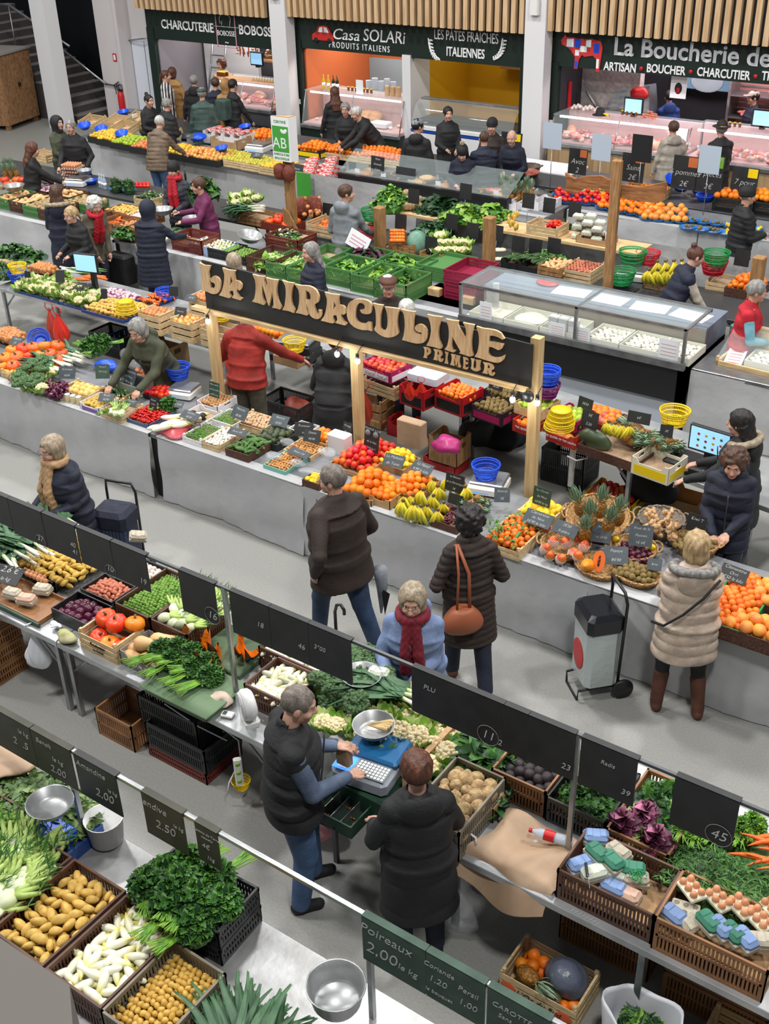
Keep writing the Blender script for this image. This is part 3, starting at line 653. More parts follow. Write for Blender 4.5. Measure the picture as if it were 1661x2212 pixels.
 l=MB();n=30;tv,tf=leaf_t(.13,.4,-.35,4);k=np.arange(n);a=k*2.4;R=rmat(a,-1.5+1.*(1-k/n)**1.2,0*a,.07+.08*(k/n)**.5)
 l.inst(tv,tf,R,np.stack([.012*np.cos(a),.012*np.sin(a),.075+.035*k/n],1))
 proto('pineapple','fruit',[('pineapple',b.mesh('pineapple',pm('pineapple_skin',(206,130,50),(120,86,30),vor=True,sc_=70,lo=.15,hi=.6,kF=1.,bs=70))),('crown',l.mesh('crown',pm('pineapple_leaf',(150,172,140),(98,130,104),sc_=12)))])
 parts=[]
 for k in rg(6):
  c=MB();a=(k-2.5)*.28;row=k%2
  p=[(sin(a)*.1*sin(t*1.5)*1.1,-.1*sin(t*1.4)-.012*row,.15*cos(t*1.25)-.03)for t in np.linspace(0,1.35,9)]
  c.tube(p,[.006,.009,.015,.017,.018,.017,.015,.01,.004],7);parts.append(('banana',c.mesh('banana',MATS['banana_skin'])))
 st=MB().tube([(0,.004,.15),(0,.002,.115)],[.014,.02],8)
 proto('bananas','fruit',[('banana_bunch',st.mesh('stem',wK))]+parts,'banana_bunch')
 b=MB();b.blob(.042,.042,.052,16,11)
 c=MB();n=14
 for sgn in(1,-1):
  for i in rg(n):c.tube([((.045*sin(t))*cos(sgn*t*1.3+6.283*i/n),(.045*sin(t))*sin(sgn*t*1.3+6.283*i/n),.056*-cos(t))for t in np.linspace(.15,1.75,10)],.0015,4,caps=False)
 proto('mango','fruit',[('mango',b.mesh('mango',pm('mango_skin',(206,50,44),(226,150,50),sc_=9,rough=.3))),('foam_net',c.mesh('foam_net',kV))])
 b=MB();b.rbox(-.075,-.05,0,.075,.05,.03,.006)
 for i in rg(3):
  for j in rg(2):b.lathe([(.001,0),(.016,0),(.023,.028)],10,t=(-.05+i*.05,-.025+j*.05,0),cap=False)
 c=MB();c.rbox(-.073,-.048,.03,.073,.048,.065,.018)
 for i in(-1,1):c.rbox(-.018+i*.038,-.03,.064,.018+i*.038,.03,.069,.003)
 for nm,m in(('carton_grey',pm('carton_pulp',(190,182,164),(172,164,146),sc_=30,rough=.9)),('carton_pink',pm('carton_pulp_pink',(206,170,150),rough=.9)),('carton_green',pm('carton_print_green',(50,118,94),rough=.6)),('carton_blue',pm('carton_print_blue',(120,146,190),rough=.6)),('carton_white',pm('carton_pulp_white',(214,220,202),rough=.8))):
  proto(nm,'egg carton',[('egg_carton',b.mesh('egg_carton',MATS.get('carton_pulp',m))),('lid',c.mesh('lid',m))],'egg_carton')
 b=MB()
 n=6
 X=np.linspace(0,n,n*4+1);V=[];
 for y in X:
  for x in X:V.append((x*.047-n*.0235,y*.047-n*.0235,.018+.014*cos(2*PI*x)*cos(2*PI*y)))
 k=len(X);b.add(V,[(j*k+i,j*k+i+1,(j+1)*k+i+1,(j+1)*k+i)for j in rg(k-1)for i in rg(k-1)],0,True);b.box(-.141,-.141,0.,.141,.141,.004)
 proto('egg_tray','egg tray',[('egg_tray',b.mesh('egg_tray',MATS['carton_pulp_pink']))])
 b=MB();b.rbox(-.075,-.05,0,.075,.05,.022,.006)
 for i in rg(3):
  for j in rg(2):b.lathe([(.023,.02),(.024,.03),(.021,.022)],10,t=(-.05+i*.05,-.025+j*.05,0),cap=False)
 c=MB();c.rbox(-.073,-.048,0,.073,.048,.004,.002)
 proto('egg_six','egg tray',[('egg_carton',b.mesh('egg_six',wZ))],'open_egg_carton')
 b=MB();q=np.random.RandomState(2);p=np.zeros(3)
 for k in rg(6):
  a=q.rand()*6.28;e=p+ar([cos(a)*.035,sin(a)*.035,q.randn()*.008]);b.blob(.02,.017,.026,10,7,kK=.08,kB=k,R=eul(PI/2,0,a+PI/2),t=(p+e)/2);p=e if q.rand()>.4 else p
 one('ginger','vegetable',pm('ginger_skin',(206,170,126),(184,144,100),sc_=20,rough=.7),b)
 b=MB();tv=MB().blob(1,1,1,8,6);n=60;t=q.rand(n);a=q.rand(n)*6.28;r=.035*(1-t*.7)*np.sqrt(q.rand(n));b.inst(tv.v[0],tv.f,np.eye(3)[None]*np.full(n,.01)[:,None,None],np.stack([t*.12-.05,r*np.cos(a),.02+r*np.sin(a)*.8],1))
 one('grapes','fruit',pm('grape_skin',(86,34,52),(120,60,70),sc_=9,rough=.25),b,'grape_bunch')
 b=MB();b.lathe([(.001,-.09),(.03,-.088),(.055,-.05),(.058,-.01),(.045,.04),(.025,.08),(.001,.095)],18);one('papaya','fruit',pm('papaya_skin',(240,160,40),(222,120,30),sc_=9,rough=.35),b)
 b=MB();v=b.blob(.05,.028,.09,18,12,fn=lambda v:np.stack([v[:,0],np.maximum(v[:,1],0),v[:,2]],1));c=MB()
 for i in rg(60):z=U(-.045,.045);c.blob(.0035,.0035,.0035,6,4,t=(U(-.012,.012)*(1-abs(z)/.07),-.002,z))
 proto('papaya_half','fruit',[('papaya_half',b.mesh('papaya_half',pm('papaya_flesh',(244,122,60),rough=.4))),('seeds',c.mesh('seeds',kR))])
 b=MB();b.rbox(-.07,-.1,0,.07,.1,.045,.008);b.lathe([(.001,.045),(.001,.05)],3)
 one('punnet','food',[pm('strawberry_punnet',(214,42,34),(236,236,236),sc_=26,rough=.3,lo=.45,hi=.6)],b,'fruit_punnet')
xN()
b=MB();b.lathe([(.001,0),(.028,0),(.03,.01),(.03,.075),(.026,.085)],14);c=MB();c.lathe([(.001,.085),(.028,.085),(.028,.098),(.001,.098)],14)
proto('jar','jar',[('jar',b.mesh('jar',pm('jar_content',(206,190,150),rough=.25))),('lid',c.mesh('lid',kV))])
proto('jar_dark','jar',[('jar',b.mesh('jar',pm('jar_content_dark',(110,60,30),rough=.2))),('lid',c.mesh('lid',qH))],'jar')
b=MB();b.lathe([(.001,0),(.035,0),(.037,.01),(.037,.17),(.02,.21),(.013,.22),(.013,.29),(.001,.29)],14)
for nm,m in(('bottle_green',mat('dark_green_glass',c8(20,40,24),.1)),('bottle_yellow',mat('amber_glass',c8(190,160,30),.1)),('bottle_clear',mat('water_bottle_plastic',c8(190,210,230),.1,alpha=.5))):
 c=MB();c.lathe([(.0375,.06),(.0385,.06),(.0385,.13),(.0375,.13)],14,cap=False);proto(nm,'bottle',[('bottle',b.mesh('bottle',m)),('label_band',c.mesh('label_band',kL))],'bottle')
def on(kD,u,v,z,kA,rot=(0,0,0),s=1.,kM=None):
 p=P(u,v,z);return put(kD,(p.x,p.y,z),rot,s,kA,kM)
class SDF:
 def __init__(s,lo,hi,h,fine=()):
  s.ax=[]
  for a in rg(3):
   g=list(np.arange(lo[a],hi[a]+h,h))
   for(flo,fhi,fh)in fine:
    g=[x for x in g if x<flo[a]or x>fhi[a]]+list(np.arange(flo[a],fhi[a]+fh*.5,fh))
    g.sort()
   g=ar(g);keep=np.concatenate([[True],np.diff(g)>1e-4]);s.ax.append(g[keep])
  s.D=np.full([len(a)for a in s.ax],.3,np.float32)
 def _loc(s,lo,hi):
  sl=[]
  for a in rg(3):
   i0=max(0,np.searchsorted(s.ax[a],lo[a])-1);i1=min(len(s.ax[a]),np.searchsorted(s.ax[a],hi[a])+1)
   if i1<=i0:return None
   sl.append(slice(i0,i1))
  return tuple(sl),s.ax[0][sl[0]][:,None,None],s.ax[1][sl[1]][None,:,None],s.ax[2][sl[2]][None,None,:]
 def _mix(s,sl,d,k,sub):
  A=s.D[sl]
  if sub:d=-d;h=np.clip(.5-.5*(A-d)/k,0,1);s.D[sl]=A*(1-h)+d*h+k*h*(1-h)
  else:h=np.clip(.5+.5*(A-d)/k,0,1);s.D[sl]=A*(1-h)+d*h-k*h*(1-h)
 def cap(s,a,b,r1,r2,k=.02,sub=False,sx=1.):
  a,b=np.asarray(a,float),np.asarray(b,float);R=max(r1,r2)*max(1,1/sx)+k*1.5+.02
  q=s._loc(np.minimum(a,b)-R,np.maximum(a,b)+R)
  if q is None:return s
  sl,X,Y,Z=q;ab=b-a;L=max(ab@ab,1e-9)
  t=np.clip(((X-a[0])*ab[0]+(Y-a[1])*ab[1]+(Z-a[2])*ab[2])/L,0,1)
  d=np.sqrt((X-a[0]-t*ab[0])**2+(Y-a[1]-t*ab[1])**2+(Z-a[2]-t*ab[2])**2)-(r1+(r2-r1)*t);s._mix(sl,d,k,sub);return s
 def ell(s,c,r,R=None,k=.02,sub=False):
  c,r=np.asarray(c,float),np.asarray(r,float);B=max(r)+k*1.5+.02;q=s._loc(c-B,c+B)
  if q is None:return s
  sl,X,Y,Z=q;X,Y,Z=X-c[0],Y-c[1],Z-c[2]
  if R is not None:R=np.asarray(R);X,Y,Z=(R[0,0]*X+R[1,0]*Y+R[2,0]*Z),(R[0,1]*X+R[1,1]*Y+R[2,1]*Z),(R[0,2]*X+R[1,2]*Y+R[2,2]*Z)
  n=np.sqrt((X/r[0])**2+(Y/r[1])**2+(Z/r[2])**2);g=np.sqrt((X/r[0]**2)**2+(Y/r[1]**2)**2+(Z/r[2]**2)**2)
  s._mix(sl,(n*(n-1)/np.maximum(g,1e-6)).astype(np.float32),k,sub);return s
 def col(s,pts,radii,k=.03):
  pts=np.asarray(pts,float);
  for i in rg(len(pts)-1):
   a,b=pts[i],pts[i+1];(ax,ay),(bx,by)=radii[i],radii[i+1];R=max(ax,ay,bx,by)+k*1.5+.02
   q=s._loc(np.minimum(a,b)-R,np.maximum(a,b)+R)
   if q is None:continue
   sl,X,Y,Z=q;ab=b-a;L=ab@ab;tr=((X-a[0])*ab[0]+(Y-a[1])*ab[1]+(Z-a[2])*ab[2])/L;t=np.clip(tr,0,1)
   n=ab/sqrt(L);yy=ar([0,1.,0]);xx=np.cross(yy,n);xx/=np.linalg.norm(xx);yy=np.cross(n,xx)
   px,py,pz=X-a[0]-t*ab[0],Y-a[1]-t*ab[1],Z-a[2]-t*ab[2]
   u=px*xx[0]+py*xx[1]+pz*xx[2];v=px*yy[0]+py*yy[1]+pz*yy[2];w=np.abs(tr-t)*sqrt(L)
   rx,ry=ax+(bx-ax)*t,ay+(by-ay)*t;n_=np.sqrt((u/rx)**2+(v/ry)**2);d=(n_-1)*np.minimum(rx,ry)
   d=np.maximum(d,w-.012)if i in(0,len(pts)-2)else np.sqrt(np.maximum(d,0)**2+w**2)+np.minimum(d,0)
   s._mix(sl,d.astype(np.float32),k,False)
  return s
 def cutz(s,z,above=True):
  Z=s.ax[2][None,None,:];s.D=np.maximum(s.D,(Z-z)if above else(z-Z));return s
 def mesh(s):
  D=s.D;D[0]=D[-1]=.1;D[:,0]=D[:,-1]=.1;D[:,:,0]=D[:,:,-1]=.1
  I=D<0;nx,ny,nz=D.shape
  C=np.zeros((nx-1,ny-1,nz-1),np.uint8)
  for a in(0,1):
   for b in(0,1):
    for c in(0,1):C+=I[a:nx-1+a,b:ny-1+b,c:nz-1+c]
  ci=np.argwhere((C>0)&(C<8));
  if len(ci)==0:return np.zeros((0,3)),[]
  idx=np.full(C.shape,-1,np.int64);idx[tuple(ci.T)]=np.arange(len(ci))
  acc=np.zeros((len(ci),3));cnt=np.zeros(len(ci));co=[(a,b,c)for a in(0,1)for b in(0,1)for c in(0,1)]
  for p in co:
   for ax in rg(3):
    if p[ax]:continue
    q=list(p);q[ax]=1;ip=ci+ar(p);iq=ci+ar(q);d0=D[tuple(ip.T)];d1=D[tuple(iq.T)];m=(d0<0)!=(d1<0)
    t=np.where(m,d0/np.where(m,d0-d1,1),0);P0=np.stack([s.ax[k][ip[:,k]]for k in rg(3)],1);P1=np.stack([s.ax[k][iq[:,k]]for k in rg(3)],1)
    acc+=np.where(m[:,None],P0+(P1-P0)*t[:,None],0);cnt+=m
  V=acc/cnt[:,None];F=[]
  for ax in rg(3):
   sl0=[slice(None)]*3;sl1=[slice(None)]*3;sl0[ax]=slice(0,-1);sl1[ax]=slice(1,None)
   e=np.argwhere(I[tuple(sl0)]!=I[tuple(sl1)]);b,c=[k for k in rg(3)if k!=ax]
   e=e[(e[:,b]>0)&(e[:,c]>0)&(e[:,b]<D.shape[b]-1)&(e[:,c]<D.shape[c]-1)]
   if len(e)==0:continue
   def g(db,dc):k=e.copy();k[:,b]-=db;k[:,c]-=dc;return idx[tuple(k.T)]
   Q=np.stack([g(1,1),g(0,1),g(0,0),g(1,0)],1);ins=I[tuple(e.T)]
   flip=ins if ax!=1 else~ins;Q=np.where(flip[:,None],Q,Q[:,::-1]);F.append(Q[(Q>=0).all(1)])
  return V,np.concatenate(F)
def me_from(name,V,F,mats,mi=None):
 me=bpy.data.meshes.new(name);me.vertices.add(len(V));me.vertices.foreach_set('co',np.asarray(V,np.float32).ravel())
 F=np.asarray(F);me.loops.add(len(F)*4);me.loops.foreach_set('vertex_index',F.ravel().astype(np.int32));me.polygons.add(len(F))
 me.polygons.foreach_set('loop_start',np.arange(0,len(F)*4,4,dtype=np.int32));me.polygons.foreach_set('loop_total',np.full(len(F),4,np.int32))
 me.polygons.foreach_set('use_smooth',np.ones(len(F),bool))
 for m in(mats if isinstance(mats,(list,tuple))else[mats]):me.materials.append(m)
 if mi is not None:me.polygons.foreach_set('material_index',np.asarray(mi,np.int32))
 me.update(calc_edges=True);me.validate();return me
def ik(a,b,l1,l2,hint):
 a,b,hint=ar(a,float),ar(b,float),ar(hint,float);d=b-a;L=np.linalg.norm(d);n=d/L
 if L>(l1+l2)*.995:b=a+n*(l1+l2)*.995;L=(l1+l2)*.995
 x=(L*L+l1*l1-l2*l2)/(2*L);y=sqrt(max(0,l1*l1-x*x));h=hint-n*(hint@n);h/=max(np.linalg.norm(h),1e-6);return a+n*x+h*y,b
xO=mat('skin',c8(206,164,142),.55,col2=c8(192,142,122),sc_=14);xP=mat('lips',c8(176,92,86),.45);xQ=mat('eye_dark',c8(44,34,30),.3);xR=mat('eye_white',c8(230,226,220),.4)
def hairm(n,a,b):return mat('hair_'+n,c8(*a),.55,col2=c8(*b),sc_=34,kQ=(1,1,.25),kF=.9,bs=70,lo=.3,hi=.7)
H=dict(grey=hairm('grey',(158,156,152),(104,102,100)),white=hairm('white',(214,212,208),(168,166,162)),blond=hairm('blond',(196,170,128),(140,112,74)),brown=hairm('brown',(92,62,44),(54,36,28)),black=hairm('black',(34,28,27),(16,14,14)),auburn=hairm('auburn',(104,60,40),(60,36,28)),ashy=hairm('ash',(176,160,136),(124,110,92)),short=hairm('cropped',(128,118,110),(92,84,78)))
def fab(n,c,c2=None,rough=.75,**k):return mat('fabric_'+n,c8(*c),rough,col2=c8(*(c2 or[int(x*.82)for x in c])),sc_=k.pop('sc_',9),kF=k.pop('bump',.35),bs=k.pop('bs',55),**k)
def person(kA,head=None,h=1.7,foot=None,face=180,wL=0,xS=0,q4=0,qS=0,top='jacket',tm=None,hem=.78,kY=0,sl=None,kS=None,q5=None,arms=((.12,.26,.82),(.12,-.26,.82)),feet=((0,.1),(0,-.1)),k3='short',hm=None,hat=None,qT=None,qU=None,qK=False,hood=None,wE=None,qE=False,kN=1.,wY=0,qV=False,xZ=0.,xT=((-.6,.5,-.6),(-.6,-.5,-.6)),x2=None,wM=None,wN=None,x3=None,slm=None):
 ''
 s=h/1.75;hd=rad(-54.2+face);ln=rad(wL)
 Rl=ar([[cos(ln),0,sin(ln)],[0,1,0],[-sin(ln),0,cos(ln)]])
 sd=rad(wY);Rs=ar([[1,0,0],[0,cos(sd),-sin(sd)],[0,sin(sd),cos(sd)]]);RT=Rs@Rl
 tw=rad(xS);RT=RT@rotz(tw)
 pel=ar([-.1*sin(ln),0,.95*s]);ch=pel+RT@ar([.01,0,.28*s]);nk=pel+RT@ar([-.015,0,.53*s])
 hp=rad(q4);hy=rad(qS)
 RH=Rs@ar([[cos(ln*.55+hp),0,sin(ln*.55+hp)],[0,1,0],[-sin(ln*.55+hp),0,cos(ln*.55+hp)]])@rotz(hy)
 hc=nk+RH@ar([.025,0,.145*s]);topz=(hc+RH@ar([0,0,.12]))
 R2=rotz(hd)
 if head is not None:
  p=P(head[0],head[1],topz[2]);o=ar([p.x,p.y,0])-R2@ar([topz[0],topz[1],0])
 else:p=P(foot[0],foot[1],0);o=ar([p.x,p.y,0])
 root=T('person',kA,'person',(o[0],o[1],0),hd)
 wM=wM or xO
 sh=[nk+RT@ar([-.01,y*.158*s*kN**.5,-.105*s])for y in(1,-1)]
 hips=[pel+ar([0,y*.09*s,-.04])for y in(1,-1)];ank=[ar([feet[i][0],feet[i][1],(.085 if len(feet[i])<3 else feet[i][2])])for i in(0,1)]
 kn=[]
 for i in(0,1):k_,b_=ik(hips[i],ank[i],.428*s,.405*s,(1,(.12,-.12)[i],0));kn.append(k_);ank[i]=b_
 hand=[];el=[]
 for i in(0,1):
  e_,b_=ik(sh[i],ar(arms[i][:3])*ar([1,1,s]),.3*s,.27*s,xT[i]);el.append(e_);hand.append(b_)
 lo=ar([-.75,-.65,-.02]);hi=ar([.85,.65,1.95*s])
 allp=ar(hips+ank+kn+hand+el+[hc,nk,pel]);lo=allp.min(0)-ar([.34,.34,.14]);hi=allp.max(0)+ar([.34,.34,.25]);lo[2]=max(lo[2],-.02)
 vh=.011 if qE else.016;hf=.0055 if qE else.0095
 hfine=(hc-ar([.15,.13,.17]),hc+ar([.15,.13,.15]),hf)
 fine=[hfine]
 if qE:fine+=[(hand[i]-ar([.1,.1,.1]),hand[i]+ar([.1,.1,.1]),.0062)for i in(0,1)]
 S_=SDF(lo,hi,.022 if qE else.03,fine)
 S_.col([pel+[0,0,-.08],pel,ch,nk+RT@ar([0,0,-.05])],[(.1,.14),(.1,.145),(.105,.145),(.07,.12)],.04)
 for i in(0,1):
  S_.cap(hips[i],kn[i],.078*s,.05*s,.03).cap(kn[i],ank[i],.05*s,.036*s,.02).cap(ank[i]+[0,0,-.045],ank[i]+[.13,0,-.055],.03,.026,.02)
  S_.cap(sh[i],el[i],.048*s,.036*s,.03).cap(el[i],hand[i],.036*s,.024*s,.02)
 S_.cap(nk+[0,0,-.04],hc+RH@ar([-.02,0,-.05]),.06*s,.05*s,.02)
 h_=lambda x,y,z:hc+RH@ar([x,y,z])
 S_.ell(hc+RH@ar([-.008,0,.028]),(.098,.076,.093),RH,.01).ell(h_(.028,0,-.038),(.064,.056,.078),RH,.02).ell(h_(.062,0,-.09),(.026,.026,.02),RH,.018)
 S_.cap(h_(.086,0,.02),h_(.108,0,-.022),.009,.0145,.008).ell(h_(.098,0,-.026),(.014,.019,.01),RH,.006)
 S_.cap(h_(.078,.038,.034),h_(.086,.014,.032),.01,.01,.012).cap(h_(.078,-.038,.034),h_(.086,-.014,.032),.01,.01,.012)
 for y in(1,-1):
  S_.ell(h_(.094,y*.031,.014),(.014,.017,.011),RH,.01,True).ell(h_(.07,y*.033,.012),(.013,.013,.012),RH,.004)
  S_.ell(h_(.062,y*.042,-.03),(.024,.02,.022),RH,.02).ell(h_(-.006,y*.078,-.006),(.02,.01,.032),RH,.006)
 S_.ell(h_(.086,0,-.056),(.012,.025,.0055),RH,.004).ell(h_(.084,0,-.066),(.012,.021,.006),RH,.004).ell(h_(.098,0,-.0605),(.01,.024,.0018),RH,.002,True)
 for i in(0,1):
  w=hand[i]-el[i];w/=np.linalg.norm(w);a=arms[i];qA=a[3]if len(a)>3 else.6
  zz=ar([0,0,1.])if abs(w[2])<.8 else ar([1.,0,0]);bk=zz-w*(w@zz);bk/=np.linalg.norm(bk);sdv=np.cross(bk,w)*(1 if i==0 else-1)
  if abs(w[2])>=.8:sdv=np.cross(w,ar([0,1.,0])*(1 if i==0 else-1));sdv=ar([1.,0,0])-w*w[0];sdv/=np.linalg.norm(sdv);bk=ar([0,(1.,-1.)[i],0])
  pc=hand[i]+w*.045
  if not qE:S_.cap(hand[i],pc,.024,.03,.015);
  else:S_.cap(hand[i],hand[i]+w*.03,.023,.024,.012).ell(hand[i]+w*.05,(.048,.038,.016),np.stack([w,sdv,bk],1),.008)
  for f in rg(4):
   b0=hand[i]+w*(.085-.004*abs(f-1.5))+sdv*((1.5-f)*.0195);L=(.036,.042,.04,.031)[f];c1=qA*.7+.06*f;p0=b0-w*.02;r=.0092 if qE else.011
   d1=w*cos(c1)-bk*sin(c1);d2=w*cos(c1*2.1)-bk*sin(c1*2.1);q1=b0+d1*L;q2=q1+d2*L*.85;S_.cap(p0,b0,r,r,.004).cap(b0,q1,r,r*.93,.003).cap(q1,q2,r*.93,r*.8,.003)
  t0=hand[i]+w*.025+sdv*.025;t1=t0+w*.035+sdv*.022-bk*.008;t2=t1+w*.03+sdv*.004-bk*.008-sdv*.01*qA;S_.cap(t0,t1,.012,.0105,.006).cap(t1,t2,.0105,.0085,.003)
 V,F=S_.mesh();
 fc=V[F].mean(1);lc=(fc-hc)@RH;mi=np.zeros(len(F),int)
 for y in(1,-1):
  e=np.sqrt(((lc[:,1]-y*.033)/.0155)**2+((lc[:,2]-.012)/.0085)**2);mi[(e<1)&(lc[:,0]>.05)]=3
  e=np.sqrt(((lc[:,1]-y*.033)/.0068)**2+((lc[:,2]-.012)/.008)**2);mi[(e<1)&(lc[:,0]>.05)]=2
  e=np.sqrt(((lc[:,1]-y*.03)/.021)**2+((lc[:,2]-.036+abs(0))/.0045)**2);mi[(e<1)&(lc[:,0]>.05)]=4
 e=np.sqrt((lc[:,1]/.024)**2+((lc[:,2]+.06)/.01)**2);mi[(e<1)&(lc[:,0]>.06)]=1
 hmm=H.get(hm,hm)or H['brown']
 body=bpy.data.objects.new('body',me_from('body',V,F,[wM,xP,xQ,xR,hmm],mi));COL.objects.link(body);body.parent=root
 def part(nm,sd_,m,mi_=None,fn=None,lab=None):
  V,F=sd_.mesh()
  if len(V)==0:return
  me=me_from(nm,V,F,m,None if mi_ is None else mi_(V[F].mean(1)));q=bpy.data.objects.new(nm,me);COL.objects.link(q);q.parent=root
  if lab:q['label']=lab
  return q
 bx=lambda a,b:SDF(np.minimum(a,b),np.maximum(a,b),vh)
 L_=SDF(lo,ar([hi[0],hi[1],pel[2]+.1]),vh);B=kN
 L_.col([pel+[0,0,-.09],pel+[0,0,.06]],[(.125*B,.17*B),(.12*B,.165*B)],.04)
 for i in(0,1):
  w_=1.12 if not qV else.95
  L_.cap(hips[i],kn[i],.1*s*w_**.5*B**.5,.07*s*w_,.02).cap(kn[i],ank[i]+[0,0,0.],.068*s*w_,(.056*w_ if not qV else.045)*s,.015)
 L_.cutz(.035,False);part('trousers',L_,kS or fab('navy_trousers',(36,42,58)))
 sm=q5 or fab('black_shoes',(26,25,26),rough=.5)
 for i in(0,1):
  an=ank[i];K=SDF(an-[.12,.1,.1],an+[.24,.1,.42 if qV else.06],.009)
  dz=an[2]-.085
  K.cap((an[0]-.03,an[1],.042+dz),(an[0]+.12,an[1],.036+dz),.042,.036,.02).cap((an[0],an[1],.05+dz),(an[0],an[1],.1+dz),.043,.043,.02)
  if qV:K.cap((an[0],an[1],.09),an+(kn[i]-an)*.66,.048,.062,.02)
  K.D=np.maximum(K.D,(.004+dz)-K.ax[2][None,None,:]);part('boot' if qV else 'shoe',K,sm)
 m=tm or fab('black_jacket',(32,33,36));G=SDF(ar([lo[0],lo[1],min(hem*s,.95*s)-.06]),hi-[0,0,0.],vh)
 hz=hem*s;dn=(pel+ar([0,0,hz-.95*s]))if hz<pel[2]else None
 fx=.5*(feet[0][0]+feet[1][0])*.35
 pts=[pel+[0,0,0.],pel+RT@ar([0,0,.14*s]),ch+RT@ar([.01,0,.04]),nk+RT@ar([-.01,0,-.1*s]),nk+RT@ar([0,0,-.01])]
 rds=[(.145*B,.195*B),(.142*B,.18*B),(.15*B,.186*B),(.118*B,.15*B),(.072,.082)]
 if dn is not None:
  dn=dn+[fx,0,0];fl=1+.22*(pel[2]-hz);pts=[dn]+pts;rds=[(.155*B*fl,.205*B*fl)]+rds
 G.col(pts,rds,.05)
 if top!='vest':
  for i in(0,1):G.cap(nk+RT@ar([-.01,(.05,-.05)[i],-.03]),sh[i],.055,.058*s,.04).cap(sh[i],el[i],.064*s*B**.5,.056*s,.012).cap(el[i],el[i]+(hand[i]-el[i])*.97,.057*s,.041*s,.01)
 else:
  for i in(0,1):G.cap(sh[i],sh[i]+(el[i]-sh[i])*.12,.078*s,.07*s,.03)
 if wN is None or wN:G.cap(nk+RT@ar([-.01,0,-.05]),nk+RT@ar([-.002,0,0.]),.08,.074,.015);G.cap(nk+RT@ar([.005,0,.035]),nk+RH@ar([.03,0,.14]),.062,.075,.004,True)
 if hood=='down':G.ell(nk+RT@ar([-.105,0,-.03]),(.06,.12,.1),RT,.03).ell(nk+RT@ar([-.075,0,.035]),(.045,.07,.035),RT,.01,True)
 if kY:
  X,Y,Z=G.ax[0][:,None,None],G.ax[1][None,:,None],G.ax[2][None,None,:]
  G.D=G.D-.014*(np.abs(np.cos(PI*(Z+.35*sin(ln)*X+.01*np.sin(14*Y))/kY))**.45-.65).astype(np.float32)*np.ones_like(G.D)
 else:
  X,Y,Z=G.ax[0][:,None,None],G.ax[1][None,:,None],G.ax[2][None,None,:];ph=U(0,6)
  G.D=G.D-(.004*np.sin(21*Z+9*Y+ph)*np.sin(13*Y-9*X+ph)+.003*np.sin(37*Z-15*X)).astype(np.float32)
 if hz<pel[2]:G.cutz(hz,False)
 if qE:MB().tube([pel+RT@ar([.163*B+.006+.01*sin(z*5),0,z*s])for z in np.linspace(-.08,.42,9)],.006,5).obj('zip',k0,root)
 part('jacket' if top!='vest' else 'vest',G,m)
 if top=='vest':
  K=SDF(np.minimum.reduce([sh[0],sh[1],el[0],el[1],hand[0],hand[1]])-.1,np.maximum.reduce([sh[0],sh[1],el[0],el[1],hand[0],hand[1]])+.1,vh)
  for i in(0,1):K.cap(sh[i],el[i],.066*s*B**.5,.055*s,.02).cap(el[i],el[i]+(hand[i]-el[i])*.95,.055*s,.04*s,.02)
  part('sleeves',K,sl or fab('grey_knit',(110,118,128)))
 if top!='vest' and qE and slm is None:
  pass
 if hood=='up' or hood=='fur_up':
  K=SDF(hc-[.2,.2,.25],hc+[.2,.2,.2],vh*.8);K.ell(h_(-.02,0,.015),(.135,.115,.135),RH,.01).cap(nk,hc+[-.02,0,0],.1,.1,.03).ell(h_(.1,0,-.01),(.085,.072,.1),RH,.015,True);part('hood',K,wE or m)
 if hood in('fur_down','fur_up'):
  K=SDF(nk-[.25,.25,.2],nk+[.25,.25,.2],.01);n=26
  for i in rg(n):
   a=PI*.28+(2*PI-PI*.56)*i/(n-1);rr=.155;q=nk+RT@ar([rr*.8*cos(a)-.03,rr*sin(a),-.01-.015*cos(a)]);K.ell(q,(.035+U(-.006,.006),.035+U(-.006,.006),.032+U(-.006,.006)),None,.015)
  part('fur_trim',K,wE or H['ashy'])
  K=SDF(nk-[.25,.25,.25],nk+[.25,.25,.1],vh);K.ell(nk+RT@ar([-.12,0,-.09]),(.055,.125,.12),RT,.03);part('hood',K,m)
 K=SDF(hc-[.22,.2,.42],hc+[.2,.2,.2],.0075 if qE else.011)
